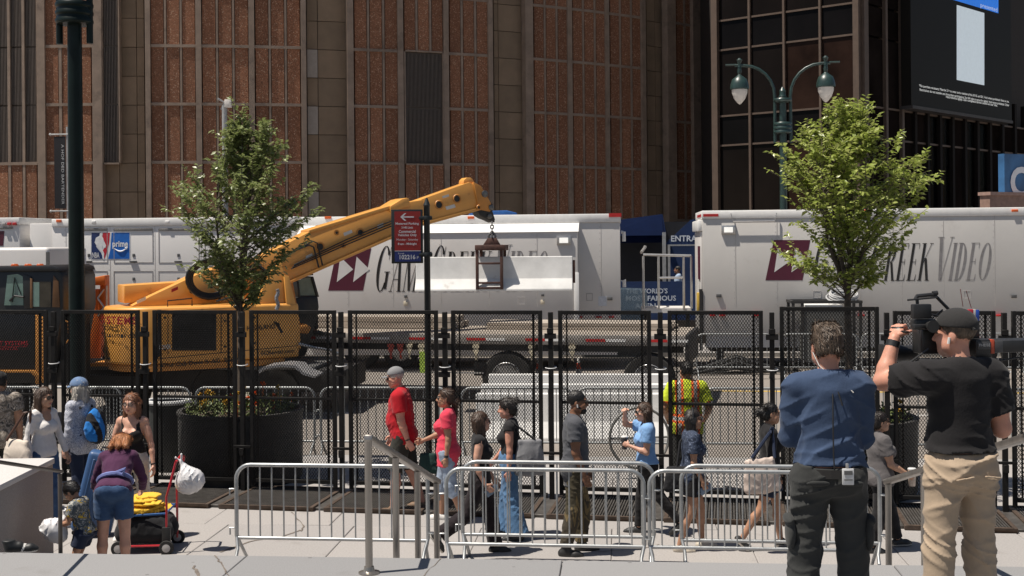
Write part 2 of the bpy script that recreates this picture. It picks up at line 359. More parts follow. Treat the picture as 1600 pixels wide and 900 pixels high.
# ------------------------------------------------------------------ dark glass building on the right
glass_dark = M('black_glass', (.007, .006, .006), .07, var=.3, sc=.4, spec=.06)
glass_dark2 = M('bronze_glass', (.010, .0075, .0065), .10, var=.3, sc=.4, spec=.06)
glass_matt = M('smoked_glass', (.012, .009, .008), .25, var=.5, sc=.5, spec=0.0)
glass_refl = M('glass_brown_reflection', (.026, .014, .010), .12, var=.5, sc=.5, spec=.06)  # brown reflections in some panes, painted into the glass colour
bronze = M('bronze_mullion', (.10, .068, .05), .6, metal=.1, var=.15, sc=3)
dark_in = M('dark_interior', (.022, .016, .013), .8)
tower = thing('glass_building', (10, 50, 0), 0, 'dark glass corner building with bronze mullions right of the arena', 'building')
PC = at(1347, 375, 44.0); PC.z = 0; PL = at(1117, 377, 47.8); PL.z = 0; PR = at(1660, 372, 57.2); PR.z = 0
dL = (PC - PL).normalized(); dR = (PR - PC).normalized(); nL = Vector((dL.y, -dL.x, 0)); nR = Vector((dR.y, -dR.x, 0))
def onL(x): p = onplane(x, 375, PL, dL); p.z = 0; return p
def onR(x): p = onplane(x, 375, PC, dR); p.z = 0; return p
def pbox(mb, p, q, z0, z1, nrm, off, th):
    p = p + nrm * off; q = q + nrm * off
    mb.prism([p + Vector((0, 0, z0)), q + Vector((0, 0, z0)), q + Vector((0, 0, z1)), p + Vector((0, 0, z1))], -nrm * th)
core = MB(); core.prism([PL - nL * .6 + dL * .3, PC - nL * .6 - nR * .6, PR - nR * .6, PR + Vector((0, 40, 0)), PL + Vector((0, 40, 0))][::-1], (0, 0, 40)); core.build('core', dark_in, tower, world=True)
TZ = [0, 1.9, 4.46, 7.04, 8.19, 10.77, 11.92, 14.5, 17.0]
LX = [1122, 1175, 1229, 1285.5, 1343]
for i in range(len(LX) - 1):
    for a_, z1 in zip(TZ[:-1], TZ[1:]):
        b = MB(); pbox(b, onL(LX[i]), onL(LX[i + 1]), a_ + .04, z1 - .04, nL, 0, .06); b.build('pane', glass_dark if (z1 - a_) < 2 else (glass_refl if (a_ < 4.4 or (i > 1 and a_ < 9)) else glass_dark2), tower, world=True)
for i, x in enumerate(LX):
    b = MB(); w = 1.6 if 0 < i < 4 else 4.5; pbox(b, onL(x - w), onL(x + w), -.1, 40, nL, .12 if 0 < i < 4 else .2, .3); b.build('mullion', bronze, tower, world=True)
for z in TZ[1:]:
    b = MB(); pbox(b, onL(1122), onL(1343), z - .035, z + .035, nL, .05, .14); b.build('transom', bronze, tower, world=True)
RX = [1352, 1383, 1408] + [1428 + 19.5 * i for i in range(12)]
column_refl = M('beige_column_reflection', (.30, .20, .14), .9, var=.3, sc=4, stretch=(6, 6, .2))
m_, n_, p_ = new_mat('clear_dark_glass'); tr = n_.nodes.new('ShaderNodeBsdfTransparent'); tr.inputs[0].default_value = (.62, .55, .5, 1); mxs = n_.nodes.new('ShaderNodeMixShader'); p_.inputs['Base Color'].default_value = (.01, .01, .01, 1); p_.inputs['Roughness'].default_value = .15; p_.inputs['Specular IOR Level'].default_value = .05
mxs.inputs[0].default_value = .25; n_.links.new(tr.outputs[0], mxs.inputs[1]); n_.links.new(p_.outputs[0], mxs.inputs[2]); n_.links.new(mxs.outputs[0], [k for k in n_.nodes if k.type == 'OUTPUT_MATERIAL'][0].inputs[0]); glass_clear = m_
for i in range(len(RX) - 1):
    low = i >= 3
    for a_, z1 in zip(TZ[:-1], TZ[1:]):
        if low and a_ > 8: continue
        cu = i in (4, 5, 7, 8) and 4 < a_ < 8
        b = MB(); pbox(b, onR(RX[i]), onR(RX[i + 1]), a_ + .04, z1 - .04, nR, 0, .04); b.build('pane', glass_clear if cu else glass_matt, tower, world=True)
    b = MB(); pbox(b, onR(RX[i] - (4 if i == 0 else 1.6)), onR(RX[i] + (2.5 if i == 0 else 1.6)), -.1, 40 if not low else 9.2, nR, .14, .3); b.build('mullion', bronze if i < 3 else M('black_mullion', (.014, .011, .010), .7, spec=.1), tower, world=True)
for z in TZ[1:5]:
    b = MB(); pbox(b, onR(1352), onR(1660), z - .035, z + .035, nR, .05, .14); b.build('transom', bronze, tower, world=True)
for (xa, xb) in ((1464, 1474), (1482, 1496), (1519, 1524), (1536, 1541)):  # pleated sheets behind the glass, standing in for reflections of beige columns
    b = MB(); p = onR(xa); q = onR(xb); n = 14; ring = []
    for k in range(n + 1): ring.append(p.lerp(q, k / n) - nR * (.22 + .06 * (k % 2)))
    vs = [r + Vector((0, 0, 4.4)) for r in ring] + [r + Vector((0, 0, 8.3)) for r in ring]
    b.add(vs, [(k, k + 1, n + 2 + k, n + 1 + k) for k in range(n)]); b.build('hung_sheet', column_refl, tower, world=True)
# big screen on the right face
scr_m = M('led_screen', (.014, .012, .010), .55, var=.08, sc=30, spec=.15)
def onS(x, y, off=.55):
    p = onplane(x, y, PC + nR * off, dR); return p
A = onS(1424, 163); B = onS(1581, 190); zs0 = min(A.z, B.z); zs0 = (A.z + B.z) / 2
screen = thing('led_screen', (A.x, A.y, zs0), 0, 'giant dark advertising screen with small print on the glass building', 'screen')
b = MB(); b.prism([Vector((A.x, A.y, zs0)), Vector((B.x, B.y, zs0)), Vector((B.x, B.y, 16.5)), Vector((A.x, A.y, 16.5))], -nR * .4); b.build('screen_panel', scr_m, screen, world=True)
b = MB(); e1 = nR * .05
b.prism([Vector((A.x, A.y, zs0 - .12)) + e1, Vector((B.x, B.y, zs0 - .12)) + e1, Vector((B.x, B.y, zs0)) + e1, Vector((A.x, A.y, zs0)) + e1], -nR * .5); b.build('screen_frame', M('screen_frame', (.05, .043, .04), .6), screen, world=True)
scr_white = M('screen_white', (.55, .62, .66), .6, var=.05, emit=.40)
def scrquad(name, pts, mat, off=.556):
    q = [onS(x, y, off) for x, y in pts]; z0 = (q[0].z + q[1].z) / 2; z1 = (q[2].z + q[3].z) / 2
    q[0].z = q[1].z = z0; q[2].z = q[3].z = z1; bb = MB(); bb.prism(q, -nR * .004); return bb.build(name, mat, screen, world=True)
scrquad('white_card', [(1495, 124), (1538, 134), (1538, 20), (1495, 8)], scr_white)
scr_blue = M('screen_blue', (.02, .16, .62), .5, emit=.5)
scrquad('blue_banner', [(1470, -3), (1560, 18), (1560, -40), (1470, -60)], scr_blue)
scr_ink = M('screen_text', (.75, .75, .72), .6, emit=.5)
def stext(s, x, y, wpx, hpx, mat=scr_ink, name='small_print'):
    p = onS(x, y, .558); q = onS(x + wpx, y, .558); inv = mw(screen).inverted(); hh = hpx / F * p.y
    return text(s, name, mat, screen, inv @ p, dR, (0, 0, 1), w=(q - p).length, h=hh)
for (s_, x, y, w_) in (('*No purchase necessary. Must be 21+ to enter and a resident of the 50 US and DC. Void where prohibited. Rules at site.', 1436, 136.5, 140),
                       ('Restrictions do not transfer and show their participation. See full rules at venue for details. Void where prohibited. Other', 1437, 143, 139),
                       ('restrictions apply. See complete terms online at our site.', 1478, 154, 80)): stext(s_, x, y, w_, 5.2)
stext('presented', 1532, 13, 26, 9, scr_white, 'banner_lettering')
# blue sign with white C, and the parapet under it, at the right edge
sg = at(1570, 325, 41.0); sg2 = at(1690, 325, 43.0)
csign = thing('blue_sign', sg, 0, 'blue sign with a big white letter C at the right edge above the trailer', 'sign')
ex = (sg2 - sg); ex.z = 0; ex.normalize(); nn = Vector((ex.y, -ex.x, 0)); hS = 85 / F * 41
bluegrad = M('sign_blue', (.045, .15, .33), .5, var=.45, sc=.8)
b = MB(); b.prism([sg, sg + ex * 2.4, sg + ex * 2.4 + Vector((0, 0, hS)), sg + Vector((0, 0, hS))], -nn * .25); b.build('panel', bluegrad, csign, world=True)
text('C', 'letter', M('sign_white', (.8, .82, .85), .5, var=.03), csign, Vector(ex * .27 + nn * .006 + Vector((0, 0, .36))), ex, (0, 0, 1), h=1.05, bold=.03, depth=.02)
par = thing('parapet', at(1540, 326, 40), 0, 'low brownish parapet under the blue sign', 'parapet'); 
b = MB(); p = at(1547, 332, 40.2); b.prism([Vector((p.x, p.y, 0)), Vector((p.x, p.y, 0)) + ex * 4, Vector((p.x, p.y, 4.75)) + ex * 4, Vector((p.x, p.y, 4.75))], -nn * .4); b.build('wall', M('pink_stone', (.27, .17, .135), .8), par, world=True)
b = MB(); b.prism([Vector((p.x, p.y, 4.75)) + nn * .06 - ex * .05, Vector((p.x, p.y, 4.75)) + ex * 4 + nn * .06, Vector((p.x, p.y, 4.86)) + ex * 4 + nn * .06, Vector((p.x, p.y, 4.86)) + nn * .06 - ex * .05], -nn * .5); b.build('coping', M('pink_stone_pale', (.34, .22, .18), .8), par, world=True)
# ------------------------------------------------------------------ tall mesh fence
black_p = M('black_fence_paint', (.011, .010, .0095), .6, var=.3, sc=12, bmp=.1, spec=.2, dirt=((.045, .032, .022), 5, .68))
mesh_m = M('black_mesh', (.012, .0105, .0095), .6, var=.2, spec=.25)
rust_e = M('worn_plate_edge', (.085, .06, .045), .6, metal=.3, var=.4, sc=14)
plate_m = M('black_plate', (.085, .078, .072), .5, metal=.3, var=.4, sc=10, dirt=((.09, .075, .06), 6, .6))
ziptie = M('white_zip_tie', (.7, .7, .7), .5)
FM = .176; FY0 = 15.55; FA = math.atan(FM); FU = Vector((math.cos(FA), -math.sin(FA), 0)); FV = Vector((math.sin(FA), math.cos(FA), 0))
def fpt(x): Y = lineY(x, FY0, FM, 600); p = at(x, 600, Y); p.z = 0; return p
FENCE_H = 2.44
_strand = {}
def mesh_sheet(w, z0, z1, cw=.036, ch=.052, r=.0045):
    key = (round(w, 2), z0, z1)
    if key in _strand: return _strand[key]
    nx = max(2, round(w / cw)); nz = round((z1 - z0) / ch); cw = w / nx; ch = (z1 - z0) / nz
    V = []; Fc = []
    for i in range(nx):
        for s in (0, 1):
            xa = (i + .5) * cw; pts = []
            for j in range(2 * nz + 1):
                side_ = (j + s) % 2
                xx = i * cw + (cw * .04 if side_ == 0 else cw * .5 - cw * .04) if s == 0 else i * cw + (cw * .54 if side_ == 0 else cw * .96)
                if s == 0: xx = i * cw + (0.0 if side_ == 0 else cw * .5)
                else: xx = i * cw + (cw if side_ == 1 else cw * .5)
                if s == 1: xx = i * cw + (cw * .5 if (j % 2) else cw)
                else: xx = i * cw + (cw * .5 if (j % 2) else 0.0)
                pts.append((xx, z0 + j * ch / 2))
            o = len(V)
            for (xx, zz) in pts: V += [(xx - r, 0, zz), (xx + r, 0, zz), (xx, -.006 * 1.0, zz + .002)]
            for j in range(len(pts) - 1):
                a = o + 3 * j; c = a + 3
                Fc += [(a, a + 1, c + 1, c), (a + 1, a + 2, c + 2, c + 1), (a + 2, a, c, c + 2)]
    me = bpy.data.meshes.new('mesh'); me.from_pydata(V, [], Fc); me.materials.append(mesh_m); _strand[key] = me; return me
_fm = {}
def fmesh(key, fn):
    if key not in _fm: o = fn(); _fm[key] = o.data; bpy.data.objects.remove(o)
    return _fm[key]
def fence_panel(xl, xr, label, dz=0.0):
    p = fpt(xl); q = fpt(xr); w = (q - p).length
    t = thing('mesh_fence', (p.x, p.y, 0), -FA + R(random.uniform(-.5, .5)), label, 'fence', 'tall black mesh fence panels along the sidewalk')
    H = FENCE_H + dz
    def post(x0, x1, z0, z1, nm='post', y0=-.025, y1=.025):
        b = MB(); b.box(x0, x1, y0, y1, z0, z1); return b.build(nm, black_p, t, bevel=.004, seg=1)
    post(0, .05, .10, H); post(w - .05, w, .10, H); post(.05, w - .05, H - .05, H - .001, 'top_rail'); post(.05, w - .05, .16, .21, 'bottom_rail'); post(.05, w - .05, 1.26, 1.295, 'mid_rail', -.02, .02)
    post(.10, .118, .21, H - .05, 'brace', -.012, .012); post(w - .128, w - .10, .21, H - .05, 'brace', -.012, .012)
    m = link('mesh', mesh_sheet(w - .1, .21, H - .05), t); m.location = (.05, -.012, 0); m['kind'] = 'stuff'
    pl = MB(); d = 1.0
    for (a, b2, c, e) in ((-.02, .03, -d, .25), (w - .03, w + .02, -d, .25), (.03, w - .03, -d, -d + .05), (.03, w - .03, .20, .25)): pl.box(a, b2, c, e, .018, .07)
    fr = pl.build('base_frame', rust_e, t, bevel=.003, seg=1)
    gr = MB(); n = int((w - .06) / .032)
    for i in range(n): x0 = .03 + (w - .06) * (i + .2) / n; gr.box(x0, x0 + .016, -d + .05, .20, .034, .06)
    for j in range(16): y0 = -d + .06 + j * .075; gr.box(.03, w - .03, y0, y0 + .012, .024, .034)
    g = gr.build('grating', plate_m, fr); g['kind'] = 'stuff'
    return t
P_SPANS = [(-210, -85, ''), (-62, 75, 'leftmost fence panel, in front of the black truck cab'), (97, 219, 'fence panel behind the dark green lamp post, left of the big planter'),
 (240, 370, 'fence panel across the left half of the big round planter'), (391, 526, 'fence panel across the right half of the big round planter'),
 (545, 685, 'fence panel behind the man in the red shirt, under the parking sign'), (706, 848, 'fence panel behind the two women in black tops'),
 (873, 1018, 'fence panel behind the man in the grey shirt'), (1044, 1193, 'fence panel in front of the worker in the high visibility vest'),
 (1219, 1374, 'slightly taller fence panel behind the man in the blue shirt'), (1396, 1556, 'fence panel behind the cameraman'), (1581, 1730, 'rightmost fence panel at the edge of the view')]
for i, (a, b_, l) in enumerate(P_SPANS):
    if l: fence_panel(a, b_, l, .05 if a == 1219 else 0.0)
J_X = [(86, 'beside the truck cab'), (229, 'between the lamp post and the planter'), (380, 'in front of the planter middle'), (534, 'right of the big planter, left of the man in red'), (696, 'above the woman in the pink shirt'), (861, 'left of the man in the grey shirt'), (1032, 'right of the woman shading her eyes'), (1206, 'above the woman in black with the tote bag'), (1385, 'left of the cameraman'), (1568, 'right of the cameraman')]
def fence_post(x, label):
    p = fpt(x); t = thing('fence_post', (p.x, p.y - .03, 0), -FA, 'black fence locking post ' + label, 'post', 'locking posts between the fence panels')
    b = MB(); b.box(-.03, .03, -.03, .03, .02, FENCE_H - .02); b.build('post', black_p, t, bevel=.004, seg=1)
    for z in (2.12, 1.62):
        if z == 2.12 or random.random() < .5:
            b = MB(); b.box(-.075, .075, -.055, -.031, z - .035, z + .035); b.box(-.04, .04, -.06, -.032, z + .036, z + .10); b.build('clamp', black_p, t, bevel=.004, seg=1)
    b = MB(); b.box(-.12, .12, -.05, -.031, .62, .655); b.box(-.03, .03, -.07, -.031, .52, .618); b.build('lock', black_p, t, bevel=.004, seg=1)
    b = MB(); b.tube(arc((0, 0, 1.72), .07, 200, 420, 10, (1, 0, 0), (0, 1, .12)), .006, 5); b.build('zip_tie', ziptie, t)
    b = MB(); b.box(-.10, .10, -.9, .05, .02, .05); b.build('foot', plate_m, t, bevel=.004, seg=1)
    return t
for x, l in J_X: fence_post(x, l)

# ------------------------------------------------------------------ steel crowd barriers
galv = M('galvanised_steel', (.40, .41, .41), .42, metal=.65, var=.18, sc=9, bmp=.06)
galv_d = M('galvanised_steel_dull', (.30, .31, .31), .5, metal=.5, var=.2, sc=9)
def barrier(p, q, label, group, H=1.05, mat=galv, n=None):
    p = Vector((p.x, p.y, p.z)); q = Vector((q.x, q.y, q.z)); d = q - p; w = d.length; a = math.atan2(d.y, d.x)
    t = thing('crowd_barrier', p, a, label, 'barrier', group)
    r = .021; rc = .15; zb = .30
    pts = [(0, 0, zb + .02)] + [(0, 0, H - rc)] + [tuple(v) for v in arc((rc, 0, H - rc), rc, 180, 90, 6)] + [tuple(v) for v in arc((w - rc, 0, H - rc), rc, 90, 0, 6)] + [(w, 0, H - rc), (w, 0, zb + .02)]
    b = MB(); b.tube(pts, r, 10); b.tube([(0, 0, zb), (w, 0, zb)], r * .9, 8); b.build('frame', mat, t, smooth=True, sharp=70)
    n = n or max(6, round(w / .125))
    for i in range(1, n):
        x = w * i / n; b = MB(); b.tube([(x, 0, zb), (x, 0, H)], .0085, 6); b.build('bar', mat, t, smooth=True, sharp=70)
    for x, s in ((.0, 1), (w, -1)):
        for sy in (-1, 1): b = MB(); b.tube([(x, 0, zb + .02), (x + s * .03, sy * .06, .20), (x + s * .04, sy * .24, .012)], .017, 8); b.build('leg', mat, t, smooth=True, sharp=70)
    for z in (.80, .40): b = MB(); b.tube([(-.02, 0, z), (-.07, 0, z), (-.07, 0, z - .07)], .009, 6); b.build('hook', mat, t)
    for z in (.78, .38): b = MB(); b.tube(arc((w + .035, 0, z), .03, 0, 360, 10, (1, 0, 0), (0, 1, 0))[:-1], .007, 6, closed=True); b.build('ring', mat, t)
    return t
def bl(x, Y0, m, z=0.0): Y = lineY(x, Y0, m, 730); p = at(x, 730, Y); p.z = z; return p
G1 = 'steel crowd barriers in a row in front of the crowd'
barrier(bl(369, 12.2, .104), bl(668, 12.2, .104), 'steel crowd barrier at the left end of the front row, next to the handrail', G1)
barrier(bl(697, 12.1, .104), bl(1006, 12.1, .104), 'steel crowd barrier in front of the two women in black and the man in grey', G1)
barrier(bl(722, 12.5, .104), bl(1021, 12.5, .104), 'steel crowd barrier doubled up close behind the middle one of the front row', G1)
barrier(bl(1014, 12.1, .104), bl(1330, 12.1, .104), 'steel crowd barrier in front of the girl with headphones', G1)
barrier(bl(1064, 12.4, .104), bl(1374, 12.4, .104), 'steel crowd barrier behind the blue shirted man, its right end showing beside his leg', G1)
G2 = 'steel crowd barriers along the kerb behind the mesh fence'
for (a, b_, l) in ((-20, 70, 'kerbside barrier behind the fence at the far left, under the truck cab'), (76, 190, 'kerbside barrier behind the capped person and the lamp post'), (138, 298, 'kerbside barrier behind the trash bin'), (307, 492, 'kerbside barrier behind the big planter'), (502, 700, 'kerbside barrier behind the man in red'), (722, 895, 'kerbside barrier in front of the white concrete blocks, left one'), (903, 1072, 'kerbside barrier in front of the white concrete blocks, right one'), (1101, 1290, 'kerbside barrier right of the worker in the vest'), (1300, 1490, 'kerbside barrier behind the right planter'), (1500, 1690, 'kerbside barrier at the far right behind the cameraman')):
    barrier(bl(a, 19.05, TM, -.12 if False else 0.0) + SV * .0 + Vector((0, 0, -.12)), bl(b_, 19.05, TM) + Vector((0, 0, -.12)), l, G2, 1.15, galv_d)
G3 = 'steel crowd barriers standing by the right trailer'
for (a, b_, l) in ((1088, 1206, 'far barrier under the left end of the right trailer'), (1222, 1338, 'far barrier in front of the wheeled cabinet'), (1346, 1470, 'far barrier right of the wheeled cabinet'), (1478, 1600, 'far barrier behind the video camera')):
    p = at(a, 500, lineY(a, 30.6, TM)); q = at(b_, 500, lineY(b_, 30.6, TM)); p.z = q.z = -.12; barrier(p, q, l, G3, 1.12, galv_d)

# ------------------------------------------------------------------ planters and trees
plant_m = M('black_planter', (.042, .040, .038), .6, var=.25, sc=5, bmp=.12)
soil = M('soil', (.06, .045, .03), .95)
leafy = M('low_foliage', (.10, .13, .035), .6, var=.6, sc=8)
fl_y = M('yellow_petal', (.62, .40, .05), .6, var=.3); fl_o = M('orange_petal', (.72, .16, .02), .6, var=.3)
def planter(c, rad, h, label, seed):
    t = thing('planter', c, 0, label, 'planter', 'round black planters with flowers')
    b = MB(); b.lathe([(rad * .95, 0), (rad * .99, .06), (rad, h * .5), (rad, h - .05), (rad + .02, h - .04), (rad + .02, h), (rad - .05, h), (rad - .05, h - .12)], n=48, cap=False); b.build('pot', plant_m, t, smooth=True)
    b = MB(); b.lathe([(rad - .05, h - .1), (0.02, h - .06)], n=32); b.build('soil', soil, t)
    rd = random.Random(seed); b = MB()
    for i in range(1500):
        a = rd.uniform(0, 6.283); rr = (rad - .08) * math.sqrt(rd.random()); z = h - .08 + rd.random() * .2; p = Vector((rr * math.cos(a), rr * math.sin(a), z)); d = Vector((rd.gauss(0, 1), rd.gauss(0, 1), rd.gauss(.5, .6))).normalized(); e = d.cross(Vector((rd.gauss(0, 1), rd.gauss(0, 1), 1))).normalized()
        L = rd.uniform(.03, .07); b.add([p, p + d * L * .5 + e * L * .3, p + d * L, p + d * L * .5 - e * L * .3], [(0, 1, 2, 3)])
    o = b.build('foliage', leafy, t); o['kind'] = 'stuff'
    for i in range(26):
        a = rd.uniform(0, 6.283); rr = (rad - .1) * math.sqrt(rd.random()); z = h + rd.uniform(.08, .28); p = Vector((rr * math.cos(a), rr * math.sin(a), z)); b = MB()
        for k in range(18):
            d = Vector((rd.gauss(0, 1), rd.gauss(0, 1), rd.gauss(.4, .7))).normalized(); e = d.cross(Vector((rd.gauss(0, 1), .3, 1))).normalized(); L = .045
            b.add([p, p + d * L * .6 + e * L * .45, p + d * L, p + d * L * .6 - e * L * .45], [(0, 1, 2, 3)])
        b.tube([p, p - Vector((0, 0, .2))], .004, 4); b.build('flower', (fl_o if i % 3 else fl_y) if math.cos(a) > -.1 else fl_y, t)
    return t
def leaf_mat(name, c0, c1, c2):
    m, n, p = new_mat(name); oi = n.nodes.new('ShaderNodeTexCoord'); g = n.nodes.new('ShaderNodeNewGeometry')
    r = ramp(n, [(0, c0), (.5, c1), (1, c2)]); n.links.new(g.outputs['Random Per Island'], r.inputs[0]); n.links.new(r.outputs[0], p.inputs['Base Color']); p.inputs['Roughness'].default_value = .34
    tl = n.nodes.new('ShaderNodeBsdfTranslucent'); n.links.new(r.outputs[0], tl.inputs[0]); mx = n.nodes.new('ShaderNodeMixShader'); mx.inputs[0].default_value = .38
    n.links.new(p.outputs[0], mx.inputs[1]); n.links.new(tl.outputs[0], mx.inputs[2]); n.links.new(mx.outputs[0], [k for k in n.nodes if k.type == 'OUTPUT_MATERIAL'][0].inputs[0]); return m
bark = M('bark', (.085, .065, .05), .9, var=.3, sc=14, bmp=.5, bsc=30)
leaf1 = leaf_mat('tree_leaf', (.15, .19, .06), (.21, .25, .085), (.29, .32, .14)); leaf2 = leaf_mat('bright_tree_leaf', (.22, .28, .05), (.32, .38, .08), (.42, .45, .15))
def tree(base, zs, prof, label, lm, seed, nspray, lean=(0, 0), stems=4, leaf=.088):
    """zs: heights where the crown starts and ends; prof(t) gives left and right reach at height fraction t"""
    rd = random.Random(seed); t = thing('street_tree', base, 0, label, 'tree', 'young street trees growing behind the fence'); z0, z1 = zs
    tr = MB(); tr.tube([(0, 0, .85), (.01, 0, 1.6), (0, .01, z0)], [.055, .048, .042], 10)
    top = Vector((lean[0], 0, z1)); axes = []
    for k in range(stems):
        a = 6.283 * k / stems + rd.uniform(-.4, .4); sp = .38 if k else .05
        b0 = Vector((0, 0, z0 - .12 + .05 * k)); e = Vector((math.cos(a) * sp + lean[0] * .8, math.sin(a) * sp, z0 + (z1 - z0) * (rd.uniform(.6, .85) if k else .97)))
        mid = b0.lerp(e, .4) + Vector((math.cos(a), math.sin(a), 0)) * sp * .35
        pts = [b0, b0.lerp(mid, .5) + Vector((rd.uniform(-.02, .02), 0, .0)), mid, mid.lerp(e, .5) + Vector((rd.uniform(-.05, .05), rd.uniform(-.05, .05), 0)), e]; tr.tube(pts, [.034, .028, .021, .014, .005], 7); axes.append(pts)
    lv = MB(); br = MB(); ncl = nspray // 3; cl = []
    for i in range(ncl): f = (i + rd.random()) / ncl; cl.append((min(1, f ** (.66 if stems < 5 else .56)), i * 2.39996 + rd.uniform(-.5, .5), rd.uniform(.30, 1.0) ** .5 * rd.uniform(.85, 1.12)))
    for i in range(nspray):
        tt, ang, rf = cl[i % ncl]; tt = min(1, max(0, tt + rd.gauss(0, .022))); ang += rd.gauss(0, .20); rf *= rd.uniform(.72, 1.06)
        ax = rd.choice(axes); zt = z0 + (z1 - z0) * tt
        zstart = max(z0 - .08, zt - rd.uniform(.25, .5) - rf * rd.uniform(.25, .75)); s = ax[0]
        for a_, b_ in zip(ax[:-1], ax[1:]):
            if a_.z <= zstart <= b_.z: s = a_.lerp(b_, (zstart - a_.z) / (b_.z - a_.z))
        if zstart > ax[-1].z: s = ax[-1]
        L0, R0 = prof(tt); c = math.cos(ang); reach = 1.22 * ((R0 if c > 0 else L0) * abs(c) + (1 - abs(c)) * .5 * (L0 + R0)) * rf
        tip = Vector((lean[0] * tt + math.cos(ang) * reach, math.sin(ang) * reach, zt + rd.uniform(-.05, .05)))
        ctrl = s.lerp(tip, .5) + Vector((0, 0, rd.uniform(-.02, .10)))
        P = [s.lerp(ctrl, q).lerp(ctrl.lerp(tip, q), q) for q in (0, .25, .5, .75, 1)]; br.tube(P, [.009, .007, .005, .004, .002], 5, cap=False)
        L = (tip - s).length; nl = int(10 + L * 30)
        sub = 4 if L > .35 else 2
        twigs = [(P, nl)]
        for k in range(sub):
            q = rd.uniform(.35, .95); bp = s.lerp(ctrl, q).lerp(ctrl.lerp(tip, q), q); dv = (tip - s).normalized(); sd = dv.cross(Vector((0, 0, 1))).normalized() * (1 if k % 2 else -1)
            ee = bp + dv * rd.uniform(.06, .20) + sd * rd.uniform(.06, .22) + Vector((rd.gauss(0, .05), rd.gauss(0, .05), rd.uniform(-.08, .16))); twigs.append(([bp, bp.lerp(ee, .5) + Vector((0, 0, .02)), ee], 13)); br.tube([bp, ee], .0025, 4, cap=False)
        for (Q, cnt) in twigs:
            for j in range(cnt):
                q = .22 + .78 * (j + rd.random()) / cnt if len(Q) > 3 else .08 + .92 * (j + rd.random()) / cnt; ff = q * (len(Q) - 1); i0 = min(int(ff), len(Q) - 2); p = Q[i0].lerp(Q[i0 + 1], ff - i0); dv = (Q[i0 + 1] - Q[i0]).normalized()
                sd = dv.cross(Vector((0, 0, 1))); sd = (sd.normalized() if sd.length > .01 else Vector((1, 0, 0))) * (1 if j % 2 else -1)
                d = (sd * rd.uniform(.4, 1) + dv * rd.uniform(.2, .9) + Vector((0, 0, rd.uniform(-.75, .35)))).normalized(); up = Vector((rd.gauss(0, .5), rd.gauss(0, .5), 1)); w = d.cross(up).normalized(); ll = leaf * rd.uniform(.6, 1.15); ww = ll * .27; dr = Vector((0, 0, -ll * .12))
                lv.add([p, p + d * ll * .45 + w * ww, p + d * ll + dr, p + d * ll * .45 - w * ww], [(0, 1, 2, 3)])
    tr.build('trunk', bark, t, smooth=True); o = br.build('branches', bark, t, smooth=True); o['kind'] = 'stuff'; o = lv.build('crown', lm, t); o['kind'] = 'stuff'
    return t
pc1 = at(376, 600, 17.15); pc1.z = 0; pc2 = at(1326, 600, 15.95); pc2.z = 0
planter(pc1, .86, 1.0, 'big round black planter with yellow and orange flowers, around the left tree', 3)
planter(pc2, .86, 1.0, 'big round black planter with orange flowers, behind the blue shirted man', 4)
def interp(tab, t):
    for a, b in zip(tab[:-1], tab[1:]):
        if a[0] <= t <= b[0]: u = (t - a[0]) / (b[0] - a[0]); return a[1] + (b[1] - a[1]) * u, a[2] + (b[2] - a[2]) * u
    return tab[-1][1:]
pf1 = [(0, .22, .30), (.12, .34, .52), (.25, .62, .85), (.37, 1.02, 1.0), (.5, 1.2, 1.05), (.6, 1.12, 1.0), (.69, .80, .85), (.76, .42, .74), (.84, .30, .66), (.92, .14, .52), (1.0, .04, .30)]
pf2 = [(0, .30, .25), (.10, .62, .60), (.22, .88, .92), (.4, .98, 1.0), (.6, 1.0, 1.0), (.72, .95, .98), (.80, .84, .88), (.86, .60, .52), (.91, .42, .34), (1.0, .24, .20)]
tree(pc1, (2.42, 5.14), lambda t: interp(pf1, t), 'young tree with dull green leaves in front of the yellow crane', leaf1, 11, 134, (.10, 0))
tree(pc2, (2.58, 5.07), lambda t: interp(pf2, t), 'young tree with bright yellow green leaves in front of the right trailer', leaf2, 23, 146, (-.0, 0), stems=6)

